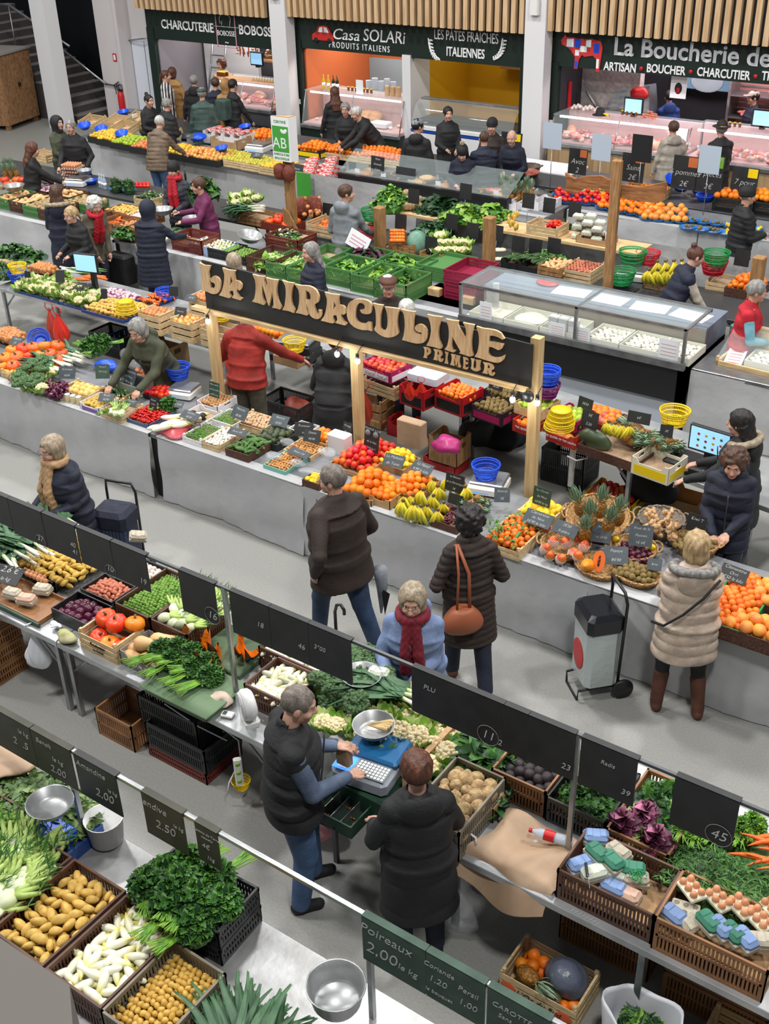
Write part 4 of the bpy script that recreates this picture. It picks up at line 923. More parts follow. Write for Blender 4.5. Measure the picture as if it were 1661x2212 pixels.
 if k3!='bald' and k3 is not None:
  if k3 in('short','crop'):t_=.006 if k3=='crop' else.016;K.ell(h_(-.014,0,.036),(.097+t_,.078+t_,.088+t_),RH,.01)
  elif k3=='fringe':K.ell(h_(-.02,0,.012),(.095,.085,.07),RH,.01)
  elif k3=='bob':K.ell(h_(-.014,0,.034),(.116,.098,.108),RH,.01).ell(h_(-.03,0,-.045),(.085,.098,.085),RH,.02)
  elif k3=='curly':
   K.ell(h_(-.02,0,.03),(.115,.105,.115),RH,.01)
   for i in rg(60):a,b=U(0,6.28),U(-.75,1);c_=sqrt(max(0,1-b*b));x_=cos(a)*c_;
   q=np.random.RandomState(3)
   for i in rg(90):
    v=q.randn(3);v/=np.linalg.norm(v)
    if v[0]>.45 and v[2]<.45:continue
    K.ell(h_(-.02+v[0]*.112,v[1]*.105,.022+v[2]*.112),(.022,.022,.022),None,.006)
  elif k3=='long':K.ell(h_(-.014,0,.034),(.114,.094,.104),RH,.01).col([h_(-.05,0,-.02),nk+RT@ar([-.09,0,-.06*s]),nk+RT@ar([-.12,0,-.18*s])],[(.075,.095),(.05,.11),(.03,.08)],.03)
  elif k3=='pony':K.ell(h_(-.014,0,.032),(.106,.085,.096),RH,.01).cap(h_(-.11,0,.02),h_(-.15,0,-.14),.03,.016,.02)
  elif k3=='bun':K.ell(h_(-.014,0,.032),(.106,.085,.096),RH,.01).ell(h_(-.07,0,.13),(.038,.04,.036),RH,.01)
  K.ell(h_(.102,0,-.022),(.08,.068,.1 if k3!='fringe' else.13),RH,.012,True)
  if k3 in('short','crop','fringe','pony','bun'):
   K.ell(h_(.03,0,-.1),(.16,.16,.085),RH,.01,True)
   for y in(1,-1):K.ell(h_(0.,y*.095,-.018),(.035,.035,.042),RH,.008,True)
  if k3=='fringe':K.ell(h_(0.,0,.085),(.12,.075,.065),RH,.01,True)
  X,Y,Z=K.ax[0][:,None,None],K.ax[1][None,:,None],K.ax[2][None,None,:]
  K.D=K.D-(.0035*np.sin(95*Y+40*X)*np.sin(60*X+30*Z)).astype(np.float32)
  part('hair',K,hmm)
 if hat:
  K=SDF(hc-[.24,.24,.15],hc+[.26,.24,.24],.0085);hm_=qT or fab('black_knit',(28,28,31),bs=90)
  if hat=='beanie':K.ell(h_(-.014,0,.055),(.118,.098,.104),RH,.01).ell(h_(0.,0,-.09),(.2,.2,.11),RH,.01,True);K.ell(h_(-.012,0,.03),(.121,.101,.03),RH,.01)
  if hat=='pompom':K.ell(h_(-.014,0,.055),(.118,.098,.104),RH,.01).ell(h_(0.,0,-.09),(.2,.2,.11),RH,.01,True)
  if hat=='cap':K.ell(h_(-.012,0,.05),(.114,.092,.088),RH,.01).ell(h_(0.,0,-.085),(.2,.2,.12),RH,.01,True).ell(h_(.12,0,.055),(.08,.07,.01),RH,.01)
  if hat=='flat':K.ell(h_(0.,0,.075),(.135,.105,.055),RH,.02).ell(h_(.11,0,.05),(.055,.075,.012),RH,.01)
  if hat=='brim':K.ell(h_(-.012,0,.09),(.105,.09,.075),RH,.02).ell(h_(0,0,.055),(.17,.155,.014),RH,.012)
  part('hat',K,hm_)
  if hat=='pompom':K=SDF(hc-[.1,.1,0],hc+[.1,.1,.3],.008);K.ell(h_(-.02,0,.185),(.042,.042,.04),None,.01);part('pompom',K,H['ashy'])
 if qU:
  K=SDF(nk-[.22,.22,.5*s],nk+[.28,.22,.2],.01);n=20
  for i in rg(n):a=2*PI*i/n;K.cap(nk+RT@ar([.088*cos(a)+.022,.092*sin(a),.035+.012*cos(a*2)]),nk+RT@ar([.088*cos(a+.35)+.022,.092*sin(a+.35),.035+.012*cos(a*2)]),.033,.033,.012)
  for y in(.03,-.02):K.cap(nk+RT@ar([.12,y,0.]),nk+RT@ar([.185*B,y*1.8,-.2*s]),.04,.04,.012).cap(nk+RT@ar([.185*B,y*1.8,-.2*s]),nk+RT@ar([.185*B,y*2,-.4*s]),.04,.045,.012)
  X,Y,Z=K.ax[0][:,None,None],K.ax[1][None,:,None],K.ax[2][None,None,:];K.D=K.D-(.004*np.sin(150*Y)*np.sin(110*Z)).astype(np.float32)
  part('scarf',K,qU)
 if qK:
  b=MB();
  for y in(1,-1):
   b.tube([h_(.112,y*.034+.021*cos(t),.008+.017*sin(t))for t in np.linspace(0,2*PI,15)],.0016,5,caps=False)
   b.tube([h_(.11,y*.056,.012),h_(.06,y*.08,.014),h_(-.01,y*.086,.01)],.0016,5)
  b.tube([h_(.113,.013,.012),h_(.113,-.013,.012)],.0016,5);b.obj('glasses',kH,root)
 inf=dict(root=root,hand=[Vector(tuple(R2@hand[i]+o))for i in(0,1)],hd=hd,nk=Vector(tuple(R2@nk+o)),o=o,R=R2,sh=[Vector(tuple(R2@sh[i]+o))for i in(0,1)])
 return inf
# ================================================================ the hall
YW=20.2
ST(MB().box(-34,-8,-.1,12,26,0),'floor',w9)
w0=mat('pale_wall',c8(206,200,200),.7);xU=mat('stairwell_dark',c8(14,18,24),.8)
def lathwall(x0,x1,z0,z1,y,pitch=.172,w=.095):
 b=MB();n=int((x1-x0)/pitch)
 for i in rg(n):a=x0+i*pitch+.03;b.box(a,y-.1,z0,a+w,y,z1,0)
 b.box(x0,y,z0+.02,x1,y+.03,z1,1);return b
b=MB()
for x0,x1,z0 in((-20.95,-16.85,2.74),(-16.45,-10.72,2.8),(-10.36,-4.2,2.88)):
 q=lathwall(x0,x1,z0,4.3,19.9);ST(q,'trim_laths',[xC,kR])
for x0,x1,z0,z1 in((-20.95,-16.85,2.06,2.8),(-16.45,-10.72,2.15,2.85),(-10.36,-4.2,2.24,2.92)):
 ST(MB().box(x0,YW-.08,z0,x1,YW+.08,z1).box(x0-.02,YW-.12,z1-.02,x1+.02,YW-.06,z1+.3),'wall_fascia',q9)
ST(MB().box(-20.95,YW,2.7,-4.2,YW+.2,4.6),'wall_back_upper',kR)
for x0,x1 in((-20.95,-20.73),(-17.,-16.8),(-16.6,-16.34),(-11.02,-10.72),(-10.42,-10.22)):
 ST(MB().box(x0,YW-.1,0,x1,YW+.15,2.3),'trim_jamb',q9)
for x0,x1,y in((-16.86,-16.44,20.),(-10.76,-10.34,20.)):
 ST(MB().box(x0,y-.25,0,x1,y+.05,4.6),'column',qL)
for x in(-16.66,-10.55):
 b=MB();b.rbox(-.09,-.05,0,.09,.05,.3,.02);b.obj('wall_uplight',kV,loc=(x,19.7,3.15),kA='small white box light on the white column '+('between the first two shops' if x<-12 else 'beside the butcher shop'),cat='light')
ST(MB().box(-23.5,18.9,0,-23.02,19.3,4.8),'column',qL)
ST(MB().box(-22.78,YW,0,-22.,YW+3,4.6).box(-22.,YW+.35,0,-20.9,YW+.6,4.6),'wall_left_return',w0)
ST(MB().box(-22.05,YW-.06,0,-21.95,YW+.36,4.6),'column',w0)
b=MB().box(-21.93,YW+.3,0,-21.,YW+.35,1.95);dr=ST(b,'door_1',mat('door_white',c8(214,218,230),.5))
MB().box(-21.5,YW+.292,.1,-21.49,YW+.3,1.9).obj('door_gap',k0,dr);MB().tube([(-21.95,YW+.25,1.9),(-21.45,YW+.15,1.98),(-21.05,YW+.25,2.02)],.02,6).obj('door_closer',kJ,dr)
ST(MB().box(-34,23.2,0,-22.6,23.4,6).box(-34,10,0,-33.8,23.4,6).box(-22.85,YW+.2,0,-22.78,23.4,4.6),'wall_stairwell',xU)
b=MB()
for i in rg(14):b.box(-23.-i*.3-8,19.55+i*0.,i*.17*1.,-23.15-i*.3,21.3,(i+1)*.17)if i<13 else b.box(-33.5,19.55,0,-23.15-i*.3,21.3,(i+1)*.17)
b2=MB()
for i in rg(14):b2.box(-23.15-i*.3-.3,19.55,(i+1)*.17,-23.15-i*.3,21.3,(i+1)*.17+.012)
st=b.obj('staircase',mat('concrete_stair',c8(70,66,66),.8),kA='dark concrete staircase rising along the black wall behind the white column',cat='staircase')
b2.obj('treads',mat('stair_tread',c8(132,126,122),.7),st)
t=T('handrail','long steel handrail with a scrolled end beside the staircase','handrail',(0,0,0))
p0,p1=PY(228,181,20.15),PY(104,82,20.15);e=PY(45,35,20.15)
MB().tube([tuple(p1+(p1-p0)*0.),tuple(p0)],.03,8).obj('rail',kJ,t)
a=[p0+Vector((.1*k,0,-.005*k))for k in rg(1,5)];c=p0+Vector((.5,0,-.05))
MB().tube([tuple(p0)]+[tuple(q)for q in a]+[tuple(c+Vector((.09*cos(q)*(1-q/9),0,.09*sin(q)*(1-q/9))))for q in np.linspace(1.4,-4.5,16)],.018,6).obj('scroll',k0,t)
MB().tube([tuple(p0),(p0.x,20.3,p0.z-.05)],.012,6).tube([tuple(p1),(p1.x,20.3,p1.z-.05)],.012,6).obj('bracket',k0,t)
t=T('handrail','steel handrail high up at the left above the chipboard cabinet','handrail')
q0,q1,q2=PY(95,45,19.6),PY(18,10,19.6),PY(-40,9,19.6)
MB().tube([tuple(PY(150,100,19.6)),tuple(q1),tuple(q2)],.03,8).obj('rail',kJ,t)
MB().tube([tuple(q1),(q1.x,q1.y,1.2)],.02,6).obj('post',kJ,t)
osb=mat('chipboard',c8(158,118,80),.7,col2=c8(118,84,54),sc_=22,det=6,kQ=(1,1,.6))
p=P(22,284,0);t=T('cabinet','tall chipboard cabinet with two doors left of the white column','cabinet',(p.x,p.y,0),rad(106))
MB().box(0,0,.12,1.3,1.,1.72).obj('body',osb,t)
for x in(.02,.66):
 d=MB().box(x,-.025,.14,x+.62,0,1.7).obj('door',osb,t)
MB().rbox(.6,-.06,.95,.7,-.02,1.03,.01).obj('lock',kH,t)
for x,y in((.03,.03),(1.17,.03),(.03,.87),(1.17,.87)):MB().box(x,y,0,x+.1,y+.1,.13).obj('leg',osb,t)
MB().box(-.05,-.05,1.72,1.35,1.05,1.76).obj('top',mat('dusty_top',c8(140,134,128),.8),t)
p=PY(266,235,20.1);t=T('fire_extinguisher','red fire extinguisher with black hose on the pale wall','fire extinguisher',(p.x,20.08,.3))
MB().lathe([(.001,0),(.075,0),(.08,.03),(.08,.38),(.05,.46),(.02,.48),(.001,.48)],16).obj('cylinder',kW,t)
MB().tube([(0,0,.48),(.02,-.04,.55),(-.06,-.05,.66),(-.15,-.03,.62),(-.15,0,.5),(-.07,-.06,.42)],.014,6).obj('hose',kH,t);MB().box(-.05,-.02,.48,.05,.02,.53).obj('valve',kH,t)
p=PY(248,124,20.19);b=MB().box(-.06,-.01,-.09,.06,0,.09);o=b.obj('wall_sign',kW,loc=(p.x,20.19,p.z),kA='small red sign with a white symbol on the pale wall',cat='sign');MB().box(-.035,-.013,-.06,.035,-.01,.06).obj('symbol',kL,o)
for x,z in((-16.92,1.12),(-16.47,1.05),(-10.31,1.22)):MB().rbox(x-.04,YW-.13,z-.05,x+.04,YW-.1,z+.05,.01).obj('wall_switch',kV,kA='white switch box on the green jamb '+{-16.92:'left of the column by the sausage shop',-16.47:'right of the column, by the pasta shop',-10.31:'by the butcher shop'}[x],cat='switch')
# signs over the shops
xV=mat('sign_silver',c8(214,216,222),.4);k4=mat('sign_white',c8(236,238,240),.5)
def k8(s,u,v,wpx,hz,m=None,y=YW-.09,lab=None,wide=1.,off=0,sp=1.,kZ=0,cat='sign'):
 p=PY(u,v,y);a=PY(u-wpx/2,v,y).x;c_=PY(u+wpx/2,v,y).x
 o=text(s,hz,m or k4,None,(p.x,y,p.z),name='shop_lettering',off=off,sp=sp,kZ=kZ,ext=.006)
 w=o.dimensions.x;bb=[q[0]for q in o.bound_box];w=max(bb)-min(bb);o.scale.x=(c_-a)/w;tag(o,lab,cat);return o
k8('CHARCUTERIE',404,57,112,.27,lab='white CHARCUTERIE lettering on the dark fascia',off=.004)
k8('BOBOSSE',556,68,80,.27,lab='large white BOBOSSE lettering on the dark fascia',off=.004)
p=PY(488,60,YW-.09);t=T('shop_emblem','pink framed BOBOSSE emblem with a pig outline on the fascia','sign',(p.x,p.y,p.z))
w1=mat('pink_frame',c8(206,150,170),.5);b=MB()
for q in((-.29,-.42,.29,-.4),(-.29,.4,.29,.42),(-.29,-.42,-.27,.42),(.27,-.42,.29,.42)):b.box(q[0],-.015,q[1],q[2],0,q[3])
b.obj('frame',w1,t);text('BOBOSSE',.15,k4,t,(0,-.01,-.12),wide=.85);text('~',.2,k4,t,(0,-.01,-.3))
MB().tube([(-.38,-.01,.02),(.38,-.01,.02)],.006,4).tube([(-.15+0.,-.01,.08),(-.17,-.01,.2),(-.1,-.01,.27),(.04,-.01,.29),(.12,-.01,.25),(.17,-.01,.2),(.14,-.01,.12),(.13,-.01,.04)],.008,5).tube([(-.1,-.01,.14),(-.11,-.01,.04)],.007,4).obj('pig_outline',k4,t)
k8('Casa',746,76,56,.3,kZ=.25,lab='white handwritten Casa lettering on the pasta shop fascia');k8('SOLARi',829,80,90,.33,kZ=.12,lab='white SOLARi lettering on the pasta shop fascia')
k8('PRODUITS ITALIENS',775,102,130,.17,sp=1.4,lab='white PRODUITS ITALIENS lettering under the shop name')
k8('LES PÂTES FRAÎCHES',1006,80,138,.26,lab='white LES PATES FRAICHES lettering on the fascia');k8('ITALIENNES',1005,115,82,.24,lab='white ITALIENNES lettering between two wheat ears',off=.003)
for sg,u in((-1,940),(1,1076)):
 t=T('wheat_ear','white wheat ear curving up '+('left' if sg<0 else 'right')+' of the word ITALIENNES','sign',tuple(PY(u,108,YW-.09)));b=MB()
 pts=[(sg*(.02+.22*sin(a)),-.01,-.18+.36*(1-cos(a))-0.)for a in np.linspace(0,1.5,9)];pts=[(x-sg*.12,y,z)for x,y,z in pts]
 b.tube(pts,.007,4)
 for i in rg(1,9):
  x,y,z=pts[i]
  for q in(-1,1):b.blob(.018,.006,.045,8,5,R=eul(0,sg*(.25+q*.6+i*.08),0),t=(x+q*.03,y,z+.02))
 b.obj('ear',k4,t)
t=T('car_emblem','small red vintage car painted on the pasta shop fascia','sign',tuple(PY(697,74,YW-.09)))
MB().poly([(-.28,-.12),(-.27,-.01),(-.17,.04),(-.1,.15),(.02,.18),(.14,.16),(.22,.06),(.29,-.04),(.29,-.12)],0,.012,0,eul(PI/2,0,0)).obj('body',mat('car_red',c8(190,44,40),.4),t)
MB().poly([(-.11,.04),(-.07,.13),(.01,.15),(.01,.04)],0,.002,0,eul(PI/2,0,0),(0,-.013,0)).poly([(.04,.04),(.04,.15),(.12,.13),(.17,.04)],0,.002,0,eul(PI/2,0,0),(0,-.013,0)).obj('window',k4,t)
for x in(-.17,.18):MB().lathe([(.001,0),(.055,0),(.055,.02),(.001,.02)],16,R=eul(PI/2,0,0),t=(x,-0.,-.12)).obj('wheel',kR,t)
k8('La Boucherie de Fleurieux',1307+290,122,580,.42,xV,lab='large silver La Boucherie lettering on the butcher shop fascia',off=.008)
k8('ARTISAN',1339,146,70,.2,lab='white ARTISAN lettering under the butcher shop name',off=.004);k8('BOUCHER',1438,151,84,.2,lab='white BOUCHER lettering under the butcher shop name',off=.004)
k8('CHARCUTIER',1562,160,116,.2,lab='white CHARCUTIER lettering under the butcher shop name',off=.004);k8('TRAITEUR',1690,168,92,.2,lab='white TR lettering at the right end of the fascia',off=.004)
for u,v in((1385,148),(1492,155),(1632,165)):
 p=PY(u,v,YW-.09);MB().lathe([(.001,0),(.035,0),(.035,.012),(.001,.012)],16,R=eul(PI/2,0,0)).obj('sign_dot',kW,loc=p,kA='red dot between the words %s on the butcher fascia'%{1385:'ARTISAN and BOUCHER',1492:'BOUCHER and CHARCUTIER',1632:'CHARCUTIER and TR'}[u],cat='sign')
t=T('cow_emblem','patchwork cow in red white and blue on the butcher fascia','sign',tuple(PY(1258,112,YW-.09)))
cow=[(-.42,.1),(-.44,.18),(-.38,.24),(-.36,.3),(-.33,.24),(-.05,.22),(.2,.23),(.36,.2),(.4,.1),(.38,-.1),(.36,-.32),(.29,-.32),(.3,-.12),(.22,-.05),(.05,-.08),(0.,-.05),(-.06,-.14),(-.08,-.3),(-.15,-.3),(-.14,-.1),(-.22,0.),(-.3,.06)]
MB().poly(cow,0,.01,0,eul(PI/2,0,0)).obj('outline',mat('cow_patches',c8(200,50,50),.5),t)
for k,(x,z,w,h_,m)in enumerate(((-.25,.14,.07,.07,k4),(-.1,.14,.06,.07,qD),(.02,.05,.07,.05,k4),(.12,.15,.05,.06,k4),(.28,.08,.05,.08,qD),(-.1,-.02,.04,.05,k4),(.32,-.18,.025,.08,k4),(-.11,-.22,.025,.06,qD))):
 MB().box(-w,-.004,-h_,w,0,h_).obj('patch',m,t,(x,-.011,z),0)
# ================================================================ the three shops
def room(x0,x1,d,zt,mw,lab,lightp,col,mf=None):
 ST(MB().box(x0,YW+d,0,x1,YW+d+.1,zt),'wall_shop_back',mw);ST(MB().box(x0-.1,YW,0,x0,YW+d,zt),'wall_shop_left',mw);ST(MB().box(x1,YW,0,x1+.1,YW+d,zt),'wall_shop_right',mw)
 ST(MB().box(x0,YW,zt,x1,YW+d,zt+.1),'ceiling_shop',qL);area('shop_lamp',((x0+x1)/2,YW+d*.45,zt-.05),x1-x0-1,lightp,col,sy=.8)
q6=mat('orange_wall',c8(190,100,52),.7);w2=mat('yellow_wall',c8(226,172,20),.7);xW=mat('grey_shop_wall',c8(120,116,122),.7);w3=mat('black_shop_wall',c8(40,40,46),.7)
room(-20.7,-17.,2.2,2.9,xW,'charcuterie',110,(1,.93,.9));room(-16.3,-13.7,2.4,2.9,q6,'casa',100,(1,.95,.9));room(-13.55,-11.05,2.2,2.9,w2,'yellow',16,(1,.9,.75));room(-10.2,-4.4,2.6,2.95,w3,'butcher',150,(1,.84,.88))
w4=mat('lit_white_deck',c8(216,176,176),.4);wF=mat('lit_tube',(1,.8,.86),.3,qF=11);xX=mat('lit_tube_warm',(1,.95,.85),.3,qF=4)
def counter(x0,x1,y0,y1,zl,zt,kA,base,tube=None,glassz=None,deck=None):
 t=T('display_counter',kA,'display counter',(x0,y0,0));w,d=x1-x0,y1-y0
 MB().box(0,0,.05,w,d,zl).obj('plinth',base,t);MB().rbox(-.01,-.04,zl-.04,w+.01,.05,zl+.03,.01).obj('ledge',kJ,t)
 MB().box(.02,.05,zl,w-.02,d-.1,zl+.06).obj('deck',deck or w4,t);MB().box(0,d-.08,zl,w,d,zt-.02).obj('back_panel',deck or w4,t)
 MB().add([(0,.02,zl+.03),(w,.02,zl+.03),(w,.22,zt),(0,.22,zt)],[(0,1,2,3)]).obj('front_glass',qO,t)
 MB().box(0,.18,zt,w,d,zt+.02).obj('glass_shelf',qO,t)
 if tube:MB().tube([(.1,.26,zt-.03),(w-.1,.26,zt-.03)],.02,8).obj('lamp_tube',tube,t)
 for x in(0,w/2,w):MB().tube([(x,.02,zl),(x,.22,zt)],.012,6).obj('bracket',kJ,t)
 return t
counter(-18.9,-17.02,19.75,20.75,.83,1.33,'lit meat counter of the sausage shop with pink glow',mat('counter_grey',c8(96,98,104),.4,.5),wF)
counter(-16.25,-13.68,19.85,20.75,.62,1.31,'glass cheese counter of the pasta shop with white ledge',q9,xX)
ct=counter(-10.15,-7.5,19.7,20.6,.94,1.42,'long butcher counter clad in wood, left section',mat('wood_cladding',c8(178,150,112),.6,col2=c8(150,122,86),sc_=2,kQ=(7,7,.4)),wF)
ct=counter(-7.45,-4.4,19.7,20.6,.94,1.45,'long butcher counter clad in wood, right section',MATS['wood_cladding'],wF)
t=T('display_counter','empty curved glass counter with a blue stripe in the yellow bay','display counter',(-13.35,19.85,0));w=2.35
MB().box(0,0,.05,w,.9,.36).obj('plinth',mat('blue_plinth',c8(30,66,150),.5),t);MB().box(0,-.02,.36,w,.9,.78).obj('body',qL,t);MB().box(-.005,-.03,.8,w,0.,.86).obj('stripe',mat('stripe_blue',c8(24,76,180),.4),t)
MB().rbox(-.01,-.05,.86,w+.01,.04,.93,.01).obj('ledge',kV,t);MB().box(0,.04,.93,w,.9,.96).obj('deck',k0,t)
V=[];n=10
for i in rg(n+1):a=PI/2*i/n;V+=[(0,.38-.36*cos(a),.93+.45*sin(a)),(w,.38-.36*cos(a),.93+.45*sin(a))]
MB().add(V,[(2*i,2*i+1,2*i+3,2*i+2)for i in rg(n)],0,True).obj('curved_glass',qO,t);MB().rbox(0,.34,1.36,w,.5,1.4,.01).obj('top_rail',kJ,t)
MB().rbox(0,.2,.96,w,.85,1.,.01).obj('tray',k0,t)
ST(MB().box(-13.72,YW-.12,0,-13.52,YW+.6,2.2),'trim_partition',qL);ST(MB().box(-11.75,YW+2.1,0,-11.05,YW+2.2,2.9),'wall_panel_dark',w3)
MB().box(-12.6,YW+1.9,1.72,-11.9,YW+2.19,1.75).obj('wall_shelf',k1,kA='small wooden shelf on the yellow wall',cat='shelf')
for k,(x,kd)in enumerate(((-15.93,'bottle_yellow'),(-15.8,'bottle_yellow'),(-15.66,'bottle_green'),(-15.56,'bottle_green'))):put(kd,(x,20.3,1.33),(0,0,0),1.,'%s bottle on the glass shelf at the left end of the pasta counter'%('amber' if k<2 else 'dark wine'),'bottles on the pasta counter')
for k in rg(7):put('jar_dark',(-15.3+k*.1,20.35,1.33),(0,0,0),.9,'small dark preserve jar on the pasta counter','preserve jars on the pasta counter')
for k in rg(3):MB().rbox(-.05,-.04,0,.05,.04,.2,.02).obj('paper_bag',kT,loc=(-14.25+k*.14,20.3,1.33),kA='small brown paper bag of pasta on the glass counter',cat='bag',kM='pasta bags on the counter')
for k in rg(5):
 b=MB();[b.lathe([(.06,.012*i),(.068,.012*i+.01)],12,cap=False)for i in rg(14+(k*5)%9)];b.obj('cup_stack',mat('pale_cup',c8(196,206,216),.4),loc=(-15.05+k*.16,20.75,1.33),kA='stack of translucent plastic cups behind the pasta counter',cat='cups',kM='stacks of plastic cups')
MB().box(0,0,0,.18,.01,.28).obj('price_sign',kL,loc=(-14.95,20.15,1.33),kA='white paper notice standing on the pasta counter',cat='sign')
o=MB().box(-.9,-.02,-.28,.55,0.,.28).obj('picture_frame',kR,loc=(-15.2,22.55,2.02),kA='large black framed picture on the orange wall',cat='picture')
for k in rg(5):MB().box(-.012,-.01,-.2,.012,-0.,.2).obj('print',k4,o,(-.55+k*.2,-.021,0))
MB().box(-16.29,22.5,.9,-15.1,22.58,1.62).obj('backsplash',mat('teal_panel',c8(140,160,168),.5),kA='pale teal panel behind the pasta counter',cat='panel')
for k in rg(16):put('cheese_ball' if k%3 else 'goat_cheese',(-16.+(k%8)*.28+U(-.05,.05),20.15+(k//8)*.25,.72),(0,0,U(0,3)),U(1.2,2.),'pale cheese lying in the pasta shop counter','cheeses in the pasta shop counter')
MB().rbox(0,0,0,.42,.28,.1,.02).obj('cheese_tub',kL,loc=(-14.6,20.1,.7),kA='white tub of cheese in the pasta shop counter',cat='tub')
for k,x in enumerate((-14.9,-14.7)):MB().lathe([(.001,0),(.15,0),(.155,.03),(.155,.1),(.001,.11)],20,R=eul(.5,.2,0)).obj('round_cheese',mat('cheese_rind',c8(214,160,110),.6),loc=(x,20.45+.02*k,.78),kA='%s pinkish cheese wheel in the pasta shop counter'%('left' if k==0 else 'right'),cat='cheese')
def meats(x0,x1,y0,y1,z,n,lab,grp):
 for k in rg(n):
  kd=random.choice(['meat','meat','pale_meat','sausage','meat','ham']if k%7==0 else['meat','pale_meat','meat','sausage']);r=(PI/2+U(-.3,.3),0,U(0,6))if kd in('sausage','ham')else(U(-.4,.4),U(-.4,.4),U(0,6))
  put(kd,(U(x0,x1),U(y0,y1),z+U(0,.05)),r,U(1.,1.8),lab,grp)
meats(-18.8,-17.1,19.9,20.45,.93,60,'piece of meat in the lit counter of the sausage shop','meat in the sausage shop counter')
meats(-10.05,-7.6,19.8,20.4,1.04,95,'piece of meat in the left butcher counter','meat in the left butcher counter')
meats(-7.35,-4.5,19.8,20.4,1.04,95,'piece of meat in the right butcher counter','meat in the right butcher counter')
for k in rg(60):MB().box(-.022,-.003,0,.022,.003,.04).obj('price_tag',kL,loc=(-10.+k*.094,U(19.8,20.2),1.08),kA='tiny white price tag among the meat',cat='price tag',kM='price tags in the butcher counters')
meats(-7.,-4.6,22.2,22.5,1.66,9,'joint of meat on the shelf of the lit back wall','meat on the back shelf');meats(-7.4,-6.2,22.1,22.5,1.26,14,'pale cut of meat on the lower back shelf','meat on the lower back shelf')
xY=mat('pink_lit_rack',c8(216,150,140),.4,.3);t=T('meat_rack','pink lit slatted meat rack behind the butcher','rack',(-7.6,22.3,0));MB().box(0,.35,1.,3.2,.4,2.4).obj('back',xY,t)
for k in rg(12):MB().box(0,.33,1.2+k*.1,3.2,.35,1.23+k*.1).obj('slat',kJ,t)
for z in(1.2,1.6):MB().box(0,-.15,z,3.2,.34,z+.02).obj('shelf',kJ,t)
MB().tube([(.1,.1,2.3),(3.1,.1,2.3)],.03,8).obj('lamp_tube',wF,t);MB().box(-.05,-.15,.9,0.,.4,2.5).obj('side',kJ,t)
t=T('screen','screen showing a cow on the dark wall of the butcher shop','screen',(-8.35,22.6,1.98));MB().box(-.62,0,-.42,.62,.05,.42).obj('bezel',kH,t);MB().box(-.6,-.005,-.4,.6,0,.4).obj('display',mat('cow_screen',c8(110,146,172),.4,qF=.35),t)
o=MB().blob(.22,.02,.26,16,10).obj('cow_head',mat('cow_white',c8(170,184,192),.5,qF=.2),t,(.02,-.01,-.05));MB().blob(.1,.02,.08,12,8).obj('cow_muzzle',mat('cow_muzzle',c8(70,80,92),.5),t,(0.,-.025,.14));MB().blob(.34,.012,.2,16,10).obj('cow_body',MATS['cow_white'],t,(.1,-.008,-.25))
ST(MB().box(-10.2,YW+.9,0,-9.,YW+1.1,2.9),'wall_brick_white',mat('white_stone_wall',c8(206,200,196),.8,col2=c8(176,170,166),sc_=12,kF=1.5,bs=14))
p=PY(1228,192,YW+.4);MB().box(-10.19,20.5,1.4,-10.17,20.62,1.9).obj('wall_sign',kW,kA='narrow red notice on the pink wall of the butcher shop',cat='sign')
t=T('meat_slicer','large steel slicing machine behind the butcher counter','slicer',(-9.3,21.,.95));MB().add([(-.5,0,.1),(.6,0,.1),(.6,.5,.1),(-.5,.5,.1),(-.2,.1,.75),(.5,.1,.9),(.5,.4,.9),(-.2,.4,.75)],[(0,3,2,1),(4,5,6,7),(0,1,5,4),(1,2,6,5),(2,3,7,6),(3,0,4,7)]).obj('body',kJ,t)
MB().rbox(-.6,-.1,0,.7,.6,.1,.02).obj('base',k0,t);MB().tube([(-.4,0,.3),(-.7,-.1,.75)],.03,8).obj('lever',kJ,t)
MB().blob(.2,.12,.14,16,10,kK=.2).obj('red_cloth',kW,loc=(-9.,21.1,1.7),kA='red cloth hanging over the slicer in the butcher shop',cat='cloth')
for k in rg(14):put('garlic',(-10.+(k%7)*.08,20.35+(k//7)*.08,1.47+(k%3)*.02),(0,0,0),1.5,'dry sausage ball heaped on the glass shelf at the butcher shop','dry sausages on the butcher shelf')
t=T('bowler_hat','black hat with a yellow ribbon on the butcher glass shelf','hat',(-9.35,20.2,1.44));MB().lathe([(.001,.13),(.07,.12),(.085,.05),(.088,.01),(.15,0.),(.15,-.005),(.001,-.005)],20).obj('hat_body',kR,t);MB().tube([(.08,-.03,.03),(.16,-.05,.02),(.2,-.03,0.),(.14,0.,.01)],.018,6).obj('ribbon',qH,t)
for nm,x,y,z,lb in(('screen',-8.75,20.3,1.46,'blue till screen on the left butcher counter'),('screen',-6.35,20.3,1.48,'blue till screen on the right butcher counter'),('screen',-18.15,20.7,1.55,'blue till screen in the sausage shop')):
 t=T(nm,lb,'screen',(x,y,z));MB().rbox(-.19,0,.02,.19,.04,.32,.01).obj('bezel',kH,t);MB().box(-.16,-.004,.05,.16,0,.29).obj('display',wH,t);MB().box(-.04,0.,-.02,.04,.1,.04).obj('stand',kH,t)
for k in rg(8):put('sausage',(-8.35+U(-.16,.16),20.25+U(-.08,.08),1.47+k*.012),(PI/2,0,U(1.3,1.8)),1.,'cooked sausage stacked on the glass shelf of the butcher counter','sausages on the glass shelf')
for x in(-8.95,-7.):
 for k in rg(4):put('jar_dark',(x+k*.09,20.3,1.46),(0,0,0),.8,'small jar on the glass shelf beside the till, butcher counter','jars on the butcher counter')
